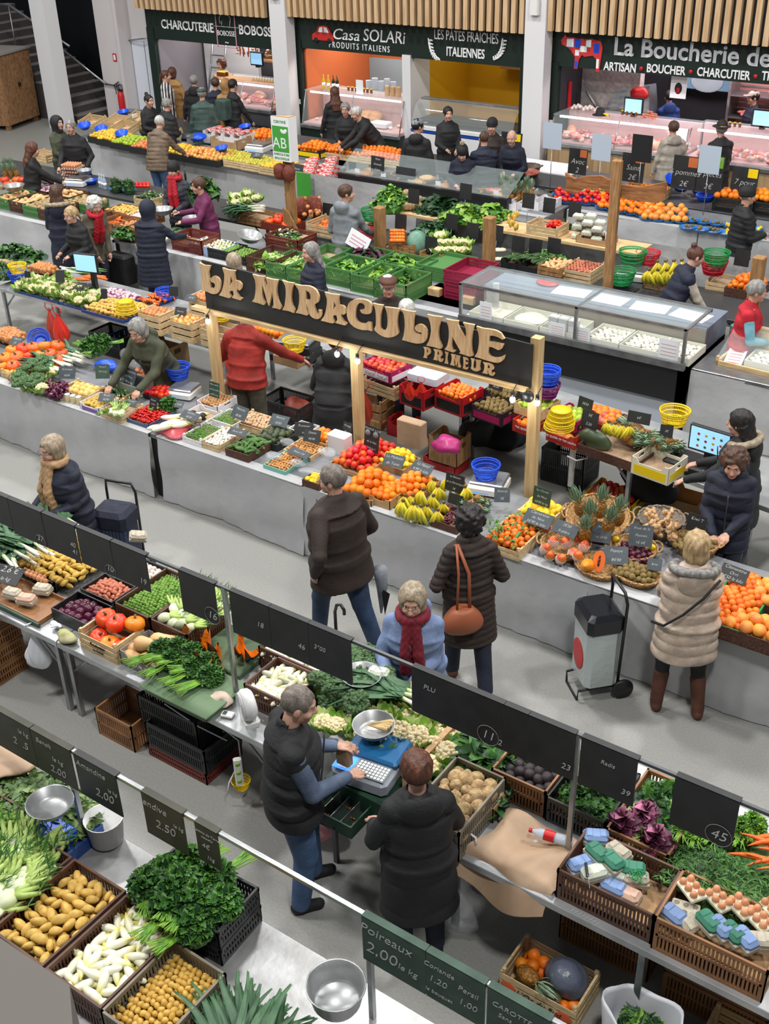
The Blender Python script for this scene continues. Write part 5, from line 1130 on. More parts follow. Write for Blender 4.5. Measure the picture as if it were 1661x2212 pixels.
p=PY(1466,187,YW+.2);o=MB().box(-.15,-.01,-.2,.15,0,.2).obj('poster',kL,loc=p,kA='small white poster with a black and red drawing under the butcher fascia',cat='poster');MB().blob(.07,.004,.1,10,7).obj('drawing',kR,o,(0,-.01,-.03));MB().box(-.03,-.004,-.05,.03,0,.03).obj('drawing',kW,o,(0,-.012,-.05))
t=T('ladder','aluminium ladder leaning in the sausage shop passage','ladder',(-19.95,21.1,0))
for x in(0,.42):MB().tube([(x,-.4,0),(x,.35,2.6)],.025,6).obj('stile',kJ,t)
for k in rg(9):MB().box(0,-.35+k*.08,.25+k*.27,.42,-.29+k*.08,.28+k*.27).obj('rung',kJ,t)
ST(MB().box(-20.6,21.6,0,-18.9,21.7,2.9),'wall_white_panel',qL)
t=T('glass_shelf','curved glass shelf over the sausage shop counter','shelf',(-19.2,20.2,1.33));MB().poly([(0,.4),(.05,.1),(.3,-.1),(2.2,-.1),(2.2,.25),(.5,.25),(.35,.45)],0,.03).obj('board',k1,t);MB().box(.3,.1,-.5,.34,.14,0).obj('support',kJ,t)
for k in rg(10):put('jar_dark',(-18.95+.05*(k//2),20.25+(k%2)*.09,1.36),(0,0,0),1.,'orange jar at the left end of the sausage shop shelf','orange jars in the sausage shop')
for k in rg(10):put('jar',(-17.85+.08*k,20.2,1.36),(0,0,0),.8,'small jar on the right of the sausage shop shelf','small jars on the sausage shop shelf')
for k in rg(14):put('jar_dark',(-18.9+.08*k,21.9,1.5),(0,0,0),.9,'jar in the row against the back wall of the sausage shop','jars at the back of the sausage shop')
MB().box(-19.,21.7,1.46,-17.5,22.1,1.5).obj('shelf_board',k1,kA='wooden shelf with jars against the sausage shop wall',cat='shelf')
MB().tube([(-19.,20.9,2.),(-17.05,20.9,2.)],.02,6).obj('hanging_rail',kJ,kA='steel rail from which the dry sausages hang',cat='rail')
for k in rg(16):
 if k in(6,7):continue
 x=-18.9+k*.118
 for q in rg(3):put('sausage' if k%4 else 'pale_meat',(x+U(-.04,.04),20.9+U(-.04,.04),1.88-q*.06),(U(-.2,.2),U(-.2,.2),U(0,6)),U(.7,1.1),'dry sausage hanging from the rail in the sausage shop','hanging dry sausages')
o=MB().box(-.4,0,-.2,.4,.02,.2).obj('wall_sign',kR,loc=(-17.5,22.35,2.),kA='small pink framed BOBOSSE sign inside the sausage shop',cat='sign');text('BOBOSSE',.2,k4,o,(0,-.01,.05));MB().box(-.42,-.01,-.22,.42,0.,-.2).box(-.42,-.01,-.22,-.4,0,.2).obj('frame',w1,o)
MB().box(-.5,-.02,0,.5,0,.42).obj('menu_board',kI,loc=(-17.45,19.66,.12),kA='black board with white writing in front of the sausage shop counter',cat='sign');text('NOS ANDOUILLETTES',.09,qY,bpy.data.objects['menu_board'],(0,-.022,.33));text('A LA BOCUSE',.11,qY,bpy.data.objects['menu_board'],(0,-.022,.2));text('LYON',.1,qY,bpy.data.objects['menu_board'],(0,-.022,.07))
# ================================================================ the big hand-made sign over the fruit stall
YS=8.1
GL={'L':(5,[(14,66),(60,90),(115,95),(98,150),(112,250),(118,290),(140,300),(158,275),(150,250),(125,240),(112,215),(135,190),(165,190),(195,215),(207,260),(200,310),(170,345),(125,345),(80,325),(35,320),(42,290),(35,200),(30,130)],[]),'A':(5,[(222,112),(275,130),(340,138),(330,165),(338,225),(370,232),(395,262),(394,300),(375,318),(355,297),(350,330),(375,372),(402,387),(385,403),(345,392),(308,380),(325,350),(318,318),(290,320),(288,350),(302,370),(285,385),(240,372),(192,358),(215,325),(235,250),(240,170)],[[(298,185),(314,232),(288,272)]]),'M':(5,[(492,170),(545,185),(603,190),(598,225),(610,290),(625,250),(612,200),(665,215),(722,222),(712,260),(708,330),(722,400),(740,440),(752,465),(738,485),(705,475),(668,470),(682,440),(672,350),(668,320),(655,400),(640,455),(625,420),(590,290),(580,270),(578,350),(590,400),(607,428),(595,447),(550,430),(488,415),(510,385),(522,300),(515,220)],[]),'I':(5,[(757,222),(800,240),(866,250),(850,290),(838,380),(852,450),(872,490),(862,518),(820,500),(760,490),(780,450),(792,350),(785,270)],[]),'R':(5,[(870,258),(920,270),(1000,275),(1060,310),(1088,370),(1080,420),(1045,445),(1060,500),(1078,530),(1090,510),(1082,487),(1110,495),(1113,530),(1095,565),(1055,570),(1010,540),(990,480),(975,430),(978,490),(992,520),(980,540),(930,525),(880,515),(900,480),(912,400),(905,310)],[[(968,312),(1000,330),(1015,375),(1000,405),(972,395)]]),'A2':(5,[(1140,330),(1195,345),(1272,355),(1262,390),(1268,445),(1300,450),(1325,475),(1328,520),(1305,535),(1290,517),(1285,545),(1310,590),(1338,610),(1325,628),(1280,618),(1235,605),(1255,575),(1245,537),(1217,537),(1212,565),(1225,595),(1210,610),(1160,598),(1105,585),(1135,545),(1155,470),(1160,390)],[[(1222,410),(1240,450),(1215,490)]]),'C':(5,[(1440,392),(1510,400),(1555,430),(1562,480),(1550,520),(1510,527),(1470,515),(1455,490),(1490,485),(1500,455),(1480,430),(1445,430),(1422,470),(1415,540),(1430,590),(1470,610),(1510,610),(1525,595),(1560,605),(1565,680),(1530,670),(1470,668),(1400,640),(1350,580),(1338,500),(1355,430),(1395,400)],[]),'U':(6,[(115,222),(150,230),(210,240),(200,270),(188,330),(185,420),(195,455),(225,465),(248,430),(250,350),(240,290),(225,255),(290,262),(358,272),(345,310),(335,390),(345,460),(350,490),(320,515),(260,530),(200,515),(150,480),(130,450),(145,420),(145,320),(135,260)],[]),'L2':(6,[(370,275),(430,290),(500,298),(487,340),(480,440),(500,490),(530,497),(550,512),(555,485),(522,480),(495,450),(505,420),(545,410),(590,440),(607,500),(590,560),(540,583),(470,575),(380,550),(395,510),(405,420),(395,320)],[]),'I2':(6,[(605,322),(660,335),(740,345),(720,390),(705,480),(715,560),(738,610),(722,632),(670,615),(597,600),(620,560),(640,470),(630,390)],[]),'N':(6,[(770,362),(830,375),(885,380),(878,410),(905,470),(950,545),(955,490),(945,430),(925,395),(970,405),(1028,415),(1015,450),(1000,560),(1005,650),(1018,690),(990,700),(940,685),(892,668),(905,655),(880,610),(830,520),(822,590),(835,640),(858,648),(845,662),(800,650),(760,635),(785,600),(800,520),(795,430)],[]),'E':(6,[(1045,428),(1100,445),(1200,460),(1265,490),(1297,540),(1280,548),(1240,525),(1180,510),(1160,530),(1160,565),(1200,570),(1290,590),(1270,630),(1240,640),(1190,615),(1155,610),(1150,650),(1165,690),(1210,710),(1260,705),(1300,685),(1290,725),(1240,755),(1160,740),(1080,715),(1030,700),(1055,660),(1070,570),(1065,490)],[]),}
def gw(k,q):o,s=((430,550),4.1525)if k==5 else((780,600),4.1525);p=PY(o[0]+q[0]/s,o[1]+q[1]/s,YS);return(p.x,p.z)
c0,c1=PY(435,562,YS),PY(1150,745,YS);d0,d1=PY(441,664,YS),PY(1148,838,YS);X0,X1,Z0,Z1=c0.x,c1.x,(d0.z+d1.z)/2,(c0.z+c1.z)/2
slope=((d1.z-d0.z)+(c1.z-c0.z))/2/(X1-X0)
t=T('shop_sign','long black sign with cut wooden letters LA MIRACULINE PRIMEUR on posts','sign',(0,0,0))
MB().poly([(X0,d0.z),(X1,d1.z),(X1,c1.z),(X0,c0.z)],0,.02,0,eul(PI/2,0,0),(0,YS+.02,0)).obj('board',kI,t)
GN={}
for k,(cr,pts,ho)in GL.items():
 q=[gw(cr,p)for p in pts];h_=[[gw(cr,p)for p in h]for h in ho];cx=sum(p[0]for p in q)/len(q);cz=sum(p[1]for p in q)/len(q)
 o=glyph([(a-cx,b-cz)for a,b in q],[[(a-cx,b-cz)for a,b in h]for h in h_],.022).obj('letter',wQ,t,(cx,YS-.003,cz));GN[k]=([(a-cx,b-cz)for a,b in q],[[(a-cx,b-cz)for a,b in h]for h in h_])
for ch,u0,u1,vt,vb in(('P',562,640,625,720),('R',650,745,640,745),('I',752,792,668,762),('M',800,905,682,795),('E',918,970,715,812),('U',985,1085,730,830),('R',1090,1208,757,870)):
 a=gw(6,(u0,(vt+vb)/2-6));b_=gw(6,(u1,(vt+vb)/2+6));cz=(gw(6,((u0+u1)/2,vb))[1]+gw(6,((u0+u1)/2,vt))[1])/2;src=GN['R' if ch=='P' else ch];q=src[0]
 w=max(p[0]for p in q)-min(p[0]for p in q);hh=max(p[1]for p in q)-min(p[1]for p in q);mz=(max(p[1]for p in q)+min(p[1]for p in q))/2;mx=(max(p[0]for p in q)+min(p[0]for p in q))/2
 sx=(b_[0]-a[0])/w*.95;sz=.115/hh
 if ch=='P':q=q[:7]+[(q[7][0]-.1,q[7][1]-0.)]+q[17:]
 glyph([((x-mx)*sx,(z-mz)*sz)for x,z in q],[[((x-mx)*sx,(z-mz)*sz)for x,z in h]for h in src[1]],.012).obj('letter',wQ,t,((a[0]+b_[0])/2,YS-.003,cz))
e0,e1=PY(420,660,YS),PY(1145,846,YS)
MB().add([(e0.x,YS-.05,d0.z-.035),(X1-.02,YS-.05,d1.z-.035),(X1-.02,YS+.03,d1.z-.035),(e0.x,YS+.03,d0.z-.035),(e0.x,YS-.05,d0.z),(X1-.02,YS-.05,d1.z),(X1-.02,YS+.03,d1.z),(e0.x,YS+.03,d0.z)],[(0,3,2,1),(4,5,6,7),(0,1,5,4),(1,2,6,5),(2,3,7,6),(3,0,4,7)]).obj('bottom_batten',qW,t)
for u,v in((455,700),(768,790),(1153,860)):
 p=PY(u,v,YS+.05);zt=d0.z-.04 if u<1000 else c1.z+.05
 MB().box(p.x-.045,YS+.025,0,p.x+.045,YS+.115,zt).obj('post',xD,t)
for k,(u,v)in enumerate(((449,694),(728,765),(772,780),(1107,863),(1160,870))):
 p=PY(u,v,YS-.1);b=T('light_bulb','lit light bulb under the sign, %s'%('at the far left post','in front of the black jacket of the vendor','at the middle post','left of the right post','right of the right post')[k],'light bulb',tuple(p))
 MB().blob(.026,.026,.032,12,8).obj('bulb',xJ,b);MB().lathe([(.001,.03),(.018,.028),(.016,.075),(.001,.08)],10).obj('socket',kH,b);MB().tube([(0,0,.075),(0.,.06,.12),(0,.13,.15)],.004,5).obj('cable',kH,b)
 l=bpy.data.lights.new('bulb_light','POINT');l.energy=2.5;l.color=(1,.97,.9);l.shadow_soft_size=.03;lo_=bpy.data.objects.new('bulb_light',l);lo_.location=p+Vector((0,-.05,-.05));COL.objects.link(lo_)
MB().lathe([(.001,0),(.05,0),(.055,.02),(.05,.035),(.001,.035)],16,R=eul(PI/2,0,0)).obj('cable_reel',kH,loc=PY(1143,855,YS-.02),kA='round black cable junction on the right post of the sign',cat='junction box')
# ================================================================ middle stall (brown crates), vendor side towards the viewer
Z=.75;YR=4.45
table(-8.3,4.18,-6.16,5.35,Z,'steel market table at the far left of the middle stall',rz=0)
table(-6.15,4.18,-4.,5.4,Z,'steel market table carrying pumpkins and parsley',kS=(.03,2.05))
table(-3.75,4.42,-2.85,5.4,Z,'steel market table under the broccoli and cauliflower',kS=(.03,.8),k7=False)
table(-2.82,4.08,.3,5.4,Z,'steel market table carrying eggs and carrots at the right',kS=(.28,1.5,2.9),k7=False)
t=T('sign_rail','thin steel rail with posts that carries the black number boards','rail',(0,0,0));ZR=1.7
MB().box(-8.2,YR-.01,ZR-.01,.2,YR+.01,ZR+.01).obj('bar',k0,t)
for x in(-7.16,-4.55,-1.93):MB().box(x-.014,YR-.014,Z,x+.014,YR+.014,ZR).obj('post',kJ,t)
def hang(u0,v0,u1,v1,hgt,lines,kA,y=YR,zr=ZR,m=kI,cm=None,txt=()):
 a,b_=PY(u0,v0,y),PY(u1,v1,y);w=b_.x-a.x
 o=MB().box(0,-.022,-hgt,w,-.014,.016).box(0,-.022,.012,w,.02,.018).obj('number_board',m,loc=(a.x,y,zr),kA=kA,cat='sign')
 for s_,fx,fz,sz in txt:text(s_,sz,cm or qY,o,(w*fx,-.024,-hgt*fz),kZ=.2,ext=.0006,off=-sz*.01)
 return o
hang(-40,1058,19,1072,.26,0,'black hanging board at the left edge of the photo, cut by the frame')
B_=[(20,1073,92,1105,'37','circled 37 over the leeks',[('37',.82,.8,.07)]),(94,1106,165,1137,'40','faint 40 and 41 over the long potatoes',[('40',.85,.55,.06),('41',.88,.75,.06)]),(168,1138,241,1168,'10','circled 10 over the shallots',[('10',.88,.8,.07)]),(243,1169,319,1204,'19','circled 19 over the garlic',[('19',.82,.75,.07)]),(388,1223,466,1255,'16','circled 16 over the fennel',[('16',.85,.8,.085)]),(498,1267,583,1302,'18','18 over the cut pumpkin',[('18',.75,.5,.06)]),(584,1302,668,1337,'46','46 over the far endives',[('46',.8,.6,.06)]),(669,1338,761,1375,'3','faint 3.00 over the broccoli',[('3°00',.25,.45,.05)]),(893,1437,1092,1517,'11','faint PLU and circled 11, widest of all',[('PLU',.2,.3,.05),('11',.85,.8,.09)]),(1093,1517,1145,1540,'2','circled 2 over the spinach, the narrowest',[('2',-.12,.85,.06)]),(1146,1541,1247,1583,'23','23 over the beetroots',[('23',.85,.75,.06)]),(1260,1584,1382,1637,'39','39 over the salad bowls',[('39',.85,.75,.055),('Radis',.5,.3,.04)]),(1462,1675,1600,1737,'45','circled 45 in front of the carrots',[('45',.78,.8,.09)])]
for u0,v0,u1,v1,n_,lab,tx in B_:hang(u0,v0,u1,v1,.33 if n_ not in('37','40','10','19')else.3,0,'black hanging board with '+lab,txt=tx)
for n_,i in(('37',0),('16',4),('11',8),('45',12),('10',2)):
 u0,v0,u1,v1,_,lab,tx=B_[i];a,b_=PY(u0,v0,YR),PY(u1,v1,YR);o=[q for q in bpy.data.objects if q.get('label')=='black hanging board with '+lab][0]
 MB().tube([((b_.x-a.x)*tx[-1][1]+tx[-1][3]*.8*cos(k),-.024,-.33*tx[-1][2]+tx[-1][3]*.8*sin(k))for k in np.linspace(0,6.283,24)],.0025,4,caps=False).obj('chalk_ring',wU,o)
def cw(k5,x,y,w,d,h,m,kA,z=Z,**k):return cont(k5,x,y,z,w,d,h,m,kA,**k)
for k in rg(9):
 put('leek_big',(-7.15+U(-.06,.06),4.7+k*.07,.86+.05*(k%3)),(PI/2,0,-PI/2-.1+U(-.25,.25)),1.,'long green leek in the pile at the left end of the middle stall','leeks at the left end')
heap('leek_big',-7.2,4.9,.9,.3,.7,.1,'long green leek in the pile at the left end of the middle stall','leeks at the left end',kE='row',yaw=-PI/2-.2,k9=.3,lay=1,kC=.06)
c=cw('plastic',-7.28,4.62,.62,.7,.1,[kO],'shallow black crate under the heap of long yellow potatoes',z=Z,fill=.06)
heap('potato_ratte',-6.9,4.93,Z+.11,.72,.62,.048,'long yellow potato in the big heap beside the leeks','long yellow potatoes of the middle stall',kC=.07,lay=3,spy=.075,kE='lie')
p=P(60,1300,Z+.02);cont('tray',-7.22,4.24,Z,.8,.34,.045,[k6],'brown wooden tray with egg cartons at the left of the middle stall');MB().box(-7.24,4.22,Z-.06,-6.4,4.24,Z+.04).obj('crate_side',qI,kA='dark green edge board under the brown egg tray',cat='board')
for k in rg(12):on('egg',55+(k%6)*8+(k//6)*4,1232+(k%6)*3.2+(k//6)*8,.86,'brown egg in the loose group behind the cartons at the left',(U(-.4,.4),U(-.4,.4),0),1.,'loose eggs at the left of the middle stall')
on('carton_pink',58,1300,.8,'closed pinkish egg carton at the front of the brown tray',(0,0,.35));on('carton_grey',93,1278,.8,'closed grey egg carton behind the pinkish one',(0,0,.35));on('carton_grey',28,1287,.8,'grey egg carton under the black price board',(0,0,.2))
o=board(-6.98,4.37,.875,.26,.17,[('2.6 €',.08),('le kg',.05)],'black board reading 2.6 lying on egg cartons',rz=.25,qJ=1.15,m=kI)
c=cw('tray',-6.39,4.36,.4,.28,.12,[kO],'black tray full of purple onions',fill=.02);hin(c,'red_onion',.078,'purple onion in the black tray of the middle stall','purple onions in the black tray',lvl=.45,kC=.05,lay=2)
c=cw('tray',-6.4,4.67,.36,.27,.12,[kO],'black tray full of shallots');hin(c,'shallot',.04,'pink shallot in the black tray behind the onions','shallots in the black tray',lvl=.7,kC=.04,lay=2,kE='lie',spy=.045)
c=cw('tray',-6.42,4.97,.42,.3,.12,[kO],'black tray of garlic behind the shallots');hin(c,'garlic',.05,'white garlic bulb in the black tray behind the shallots','garlic bulbs in the black tray',lvl=.7,kC=.03,lay=2)
c=cw('plastic',-5.91,4.59,.385,.58,.22,[k2],'brown crate filled with brussels sprouts',fill=.1);hin(c,'sprout',.0335,'small green brussels sprout in the brown crate','brussels sprouts in the brown crate',lvl=.76,kC=.03,lay=2,q8=330)
c=cw('plastic',-5.52,4.59,.38,.58,.22,[k2],'brown crate of fennel bulbs under the board 16',fill=.1)
for k in rg(16):put('fennel',(-5.46+.09*(k%4),4.68+.115*(k//4),.93+U(0,.04)),(-1.2+U(-.3,.3),0,U(-.9,.9)),U(.95,1.15),'white fennel bulb with green stalks in the brown crate','fennel bulbs of the middle stall')
c=cw('wood',-5.94,4.24,.4,.3,.16,[qX],'wooden box of orange pumpkins with handwriting on its side',fill=.03)
text('Producteur',.035,kR,c['o'],(.2,-.003,.09),kZ=.3);text('La Ferme',.03,kR,c['o'],(.2,-.003,.045),kZ=.3)
for k,(x,y,z,s_,kd)in enumerate(((-5.84,4.34,.79,.85,'pumpkin'),(-5.7,4.32,.79,.85,'pumpkin_y'),(-5.6,4.36,.78,.9,'pumpkin'),(-5.86,4.46,.88,.95,'pumpkin'),(-5.72,4.45,.89,.95,'pumpkin'),(-5.6,4.5,.89,.9,'pumpkin_y'))):
 put(kd,(x,y,z),(U(-.4,.4),U(-.4,.4),U(0,6)),s_,('round red-orange pumpkin, upper row of the wooden box' if k>2 and kd=='pumpkin' else 'lighter orange pumpkin, upper right of the wooden box' if k>2 else 'pumpkin in the lower row of the wooden box'),'pumpkins in the wooden box')
c=cw('card',-5.53,4.27,.38,.3,.13,[mat('grey_card',c8(150,146,140),.7)],'grey cardboard box of butternut squash',fill=.02);text('BIANC',.05,kL,c['o'],(.19,-.003,.05))
for k,(x,y,z,a)in enumerate(((-5.43,4.34,.8,1.9),(-5.28,4.35,.8,1.5),(-5.47,4.43,.82,2.6),(-5.37,4.43,.9,2.2),(-5.3,4.53,.9,2.3),(-5.22,4.45,.87,1.2))):
 put('butternut',(x,y,z),(PI/2+.1,0,a),U(.95,1.1),'pale butternut squash in the grey box','butternut squashes in the grey box')
w5=mat('green_sheet',c8(92,116,84),.6,kF=.4,bs=20)
MB().rbox(-5.14,4.6,Z,-4.66,5.05,Z+.05,.01).obj('green_tray',w5,kA='green tray under the cut pumpkin wedges',cat='tray')
for k,(u,v,z,r,kd)in enumerate(((435,1375,.93,(.75,1.2,.3),'wedge'),(455,1390,.98,(.8,1.9,.1),'wedge'),(410,1402,.93,(.8,1.1,.5),'wedge_small'),(472,1412,.92,(.6,1.7,-.2),'wedge_small'),(422,1372,.98,(.7,2.1,.6),'wedge_small'),(522,1390,.94,(.8,1.3,.2),'wedge_small'),(540,1385,.93,(.7,1.9,.5),'wedge_small'),(512,1378,.94,(.7,1.5,-.3),'wedge_small'))):
 on(kd,u,v,z,'cut pumpkin wedge with bright orange flesh, '+('left heap' if k<5 else 'right of the rail post'),r,1.,'pumpkin wedges '+('in the left heap' if k<5 else 'by the rail post'))
p=P(307,1482,.8);t=T('green_tray','long green tray with bunches of curly parsley at the table edge','tray',(p.x,p.y,Z),0)
MB().rbox(0,0,0,.62,.42,.05,.02).rbox(-.015,-.015,.045,.635,.435,.055,.004).obj('tray_body',w5,t)
for k,(u,v,a,z)in enumerate(((350,1412,1.3,.84),(385,1408,1.2,.86),(415,1418,1.1,.86),(448,1440,1.,.84),(372,1432,1.5,.83),(420,1450,1.4,.82),(455,1468,1.3,.81))):
 on('parsley_curly',u,v,z,'bunch of dark curly parsley with pale stalks on the green tray',(0,.1,a),U(1.,1.15),'curly parsley bunches on the green tray')
c=cw('plastic',-4.44,4.42,.4,.37,.2,[k2],'brown crate of endives beside the bald vendor',fill=.08);hin(c,'endive',.05,'white endive in the near brown crate, middle stall','endives in the near brown crate',lvl=.72,kC=.03,lay=2,kE='lie',spy=.07,s=(.85,1.05))
c=cw('plastic',-4.63,4.8,.56,.4,.2,[k2],'brown crate of endives in the second row behind',fill=.08);hin(c,'endive',.05,'white endive in the far brown crate, middle stall','endives in the far brown crate',lvl=.72,kC=.03,lay=2,kE='lie',spy=.07,s=(.85,1.05))
for k in rg(17):put('broccoli',(-4.+.4*(k%5)/4+U(-.04,.04),4.7+.46*(k//5)/3+U(-.03,.03),.82+U(0,.08)),(U(-.5,.5),U(-.5,.5),U(0,6)),U(1.1,1.4),'dark green broccoli head in the heap by the vendor','broccoli heap')
for k,(u,v,z,a)in enumerate(((885,1492,1.,1.95),(880,1500,1.,1.75),(870,1508,.99,2.1),(890,1486,.98,1.6))):on('leek_big',u,v,z,'large leek lying across the cauliflowers',(PI/2,0,-a+.45),1.,'leeks lying on the cauliflowers')
cont('card',-3.55,4.47,Z,.66,.66,.12,[kT],'large cardboard box of cauliflowers, its side towards the spinach')
for k in rg(20):
 i,j=k%5,k//5;put('cauliflower',(-3.46+.125*i+U(-.02,.02)+(.05 if j%2 else 0),4.52+.15*j+U(-.02,.02),.84+.03*(j%2)),(U(-.3,.3),U(-.3,.3),U(0,6)),U(.95,1.15),'creamy cauliflower in the big cardboard box by the scale','cauliflowers in the cardboard box')
for k,(u,v)in enumerate(((700,1568),(728,1575))):on('cauliflower',u,v,.88,'cauliflower beside the hands of the bald vendor',(0,0,k),.9,'cauliflowers by the vendor')
on('alu_bowl',782,1475,.98,'shallow metal bowl half hidden behind the big leek',(0,0,0));on('alu_bowl',540,1350,.98,'shallow metal bowl behind the rail post by the cut pumpkin',(0,0,0),1.1)
c=cont('card',-2.95,4.42,Z,.52,.8,.12,[kT],'open cardboard box under the heap of spinach')
qB(.6,.86,.2,420,.115,[kG,pm('spinach',(52,96,46),(36,74,36),sc_=18),kU],'heap of loose dark green spinach leaves',(-2.7,4.86,.8),kB=21,wl=.75,q3=8)
MB().box(-3.02,4.3,Z,-2.98,5.05,Z+.2).obj('cardboard_flap',kT,kA='upright cardboard side between the cauliflowers and the spinach',cat='cardboard')
MB().rbox(-2.98,4.24,Z,-2.84,4.42,Z+.08,.01).obj('blue_tray',qD,kA='blue tray corner below the spinach',cat='tray')
t=T('weighing_scale','grey counter scale with keypad, blue display and blue top plate','scale',(-3.3,4.34,.8),rad(8))
MB().rbox(-.2,-.18,0,.2,.2,.1,.03).obj('body',mat('scale_grey',c8(150,158,168),.4),t);MB().rbox(-.18,-.02,.1,.2,.24,.135,.015).obj('plate',mat('scale_blue_plate',c8(30,92,140),.25,coat=.5),t)
MB().box(-.19,-.165,.1,-.06,-.03,.104).obj('display',wX,t);kp=MB().box(-.05,-.165,.1,.18,-.03,.103).obj('keypad',mat('keypad_grey',c8(96,104,110),.5),t)
for i in rg(9):
 for j in rg(5):MB().box(-.04+i*.024,-.155+j*.025,.103,-.023+i*.024,-.137+j*.025,.106).obj('key',kV,kp)
for i,s_ in enumerate(('4.800','0.00','5.16')):text(s_,.03,k4,t,(-.125,-.145+i*.042,.106),rot=(0,0,0),name='reading')
on('alu_bowl',808,1583,.965,'metal weighing bowl with parsnips on the blue scale')
for k in rg(4):on('parsnip',812+k*5,1570-k*3,1.+.008*k,'peeled parsnip in the weighing bowl',(PI/2,0,1.9+.1*k),.8,'parsnips in the bowl')
t=T('cash_drawer','open dark green cash drawer with coin trays under the scale','cash drawer',(-3.52,4.02,.6));w6=mat('dark_green_metal',c8(30,62,46),.5)
MB().box(0.,.12,0,.46,.6,.18).obj('case',w6,t);d=cont('tray',.03,-.1,.03,.34,.34,.1,[w6],'x')['o'];d.name='drawer';d.parent=t
for kk in('label','category'):
 if kk in d:del d[kk]
for i in rg(3):MB().box(.085+i*.08,.01,.01,.09+i*.08,.33,.09).obj('divider',kJ,d)
for i in rg(26):MB().lathe([(.001,0),(.011,0),(.011,.003),(.001,.003)],10).obj('coin',mat('coin',c8(190,130,80),.3,.8),d,(.04+U(0,.28),U(.03,.3),.012+U(0,.01)))
MB().tube([(.1,-.006,.04),(.12,-.03,.04),(.2,-.03,.04),(.22,-.006,.04)],.005,5).obj('handle',kH,d)
for x in(-3.5,-3.1):
 for y in(4.15,4.55):MB().box(x+3.52,y-4.02,-.6,x+3.55,y-3.99,0.).obj('leg',k0,t)
c=cw('plastic',-2.57,4.63,.385,.4,.22,[k6],'tan crate full of dark beetroots',fill=.1);hin(c,'beetroot',.072,'dark beetroot in the tan crate','beetroots in the tan crate',lvl=.62,kC=.05,lay=2)
c=cw('plastic',-2.8,4.04,.36,.55,.24,[wR],'grey-brown crate of celeriac with a hook on its front',fill=.1);hin(c,'celeriac',.088,'rough brown celeriac in the grey crate','celeriac in the grey crate',lvl=.75,kC=.04,lay=2,s=(.65,1.15))
c=cw('plastic',-2.18,4.62,.4,.5,.2,[kO],'black crate of lamb lettuce behind the rail post',fill=.08);qB(.36,.44,.1,520,.042,[kG,kU,kG],'small round dark green salad leaves in the black crate',(c['cx'],c['cy'],Z+.11),kB=23,wl=.8)
c=cw('plastic',-1.76,4.57,.39,.6,.22,[k6],'tan crate of mixed salads with red radicchio',fill=.08)
qB(.35,.54,.09,170,.1,[kG,kX,kU,qP],'loose speckled salad leaves in the tan crate',(c['cx'],c['cy'],Z+.12),kB=24,wl=.6)
for k,(x,y)in enumerate(((-1.68,4.68),(-1.6,4.8),(-1.47,4.66))):put('radicchio',(x,y,.93),(U(-.4,.4),U(-.4,.4),U(0,6)),1.15,'dark purple radicchio on the mixed salads','radicchio heads')
for k in rg(7):put('lettuce_dark',(-1.56+U(-.1,.1),4.72+.06*k,.9),(U(-.3,.3),U(-.3,.3),U(0,6)),.8,'green escarole on the mixed salads','escarole heads')
t0=-1.35
for k in rg(46):put('carrot',(-.68+U(-.34,.36),4.9+U(-.14,.16),.95+U(0,.09)),(PI/2+U(-.2,.2),0,2.+U(-.35,.35)),U(1.1,1.35),'fresh orange carrot in the heap with green tops','bunched carrots')
for k in rg(7):on('parsley_lite',1470+k*26,1790+(k%2)*12,.93,'pale green carrot stalks tied in a bunch',(0,.2,1.7+U(-.3,.3)),1.,'tied carrot stalks')
qB(.62,.42,.14,1500,.05,[kG,kU,kG,kG],'feathery green carrot tops hanging over the crates',(-1.06,4.6,.9),rz=-.1,kB=25,wl=.16,q3=20)
MB().rbox(-1.33,4.52,Z,-.2,5.1,Z+.12,.01).obj('carrot_tray',wS,kA='low green tray under the carrots',cat='tray')
c=cw('plastic',-1.85,4.13,.585,.385,.23,[k2],'brown crate of assorted closed egg cartons',fill=.06,fm=kT)
for k,(u,v,z,kd,a,lb)in enumerate(((1287,1815,.92,'carton_blue',.5,'blue printed egg carton at the back left'),(1290,1850,.94,'carton_green',-.4,'long dark green egg carton across the brown crate'),(1322,1868,.94,'carton_green',-.4,'green egg carton next to the long one'),(1335,1848,.92,'carton_grey',-.3,'plain grey egg carton in the brown crate'),(1252,1875,.9,'carton_blue',1.,'white and blue egg carton at the left'),(1282,1893,.9,'carton_white',.9,'white egg carton with the knife on it'),(1328,1892,.88,'carton_white',.2,'white egg carton in the middle of the brown crate'),(1372,1905,.88,'carton_grey',.5,'grey egg carton with green twine on it'),(1365,1885,.91,'carton_green',.4,'yellow-green egg carton at the right'),(1325,1925,.85,'carton_blue',0,'blue egg carton at the front of the crate'),(1355,1940,.84,'carton_pink',0,'pink egg carton at the front right of the crate'))):
 on(kd,u,v,z,lb,(0,0,a),1.)
t=T('knife','small knife with a black handle on the egg cartons','knife',tuple(P(1267,1880,.99)),-1.);MB().rbox(-.05,-.008,0,.05,.008,.012,.003).obj('handle',kH,t);MB().box(.05,-.001,.002,.14,.001,.02).obj('blade',kJ,t)
p=P(1375,1890,.97);MB().tube([(.05*cos(k*1.9)*(.6+.4*sin(k*.7)),.04*sin(k*1.7),.004*sin(k*3))for k in np.linspace(0,20,90)],.0022,4).obj('twine',wB,loc=p,kA='tangle of green twine on an egg carton',cat='twine')
c=cw('plastic',-1.26,4.11,.62,.4,.25,[k6],'large tan crate with open egg boxes',fill=.1,fm=kT)
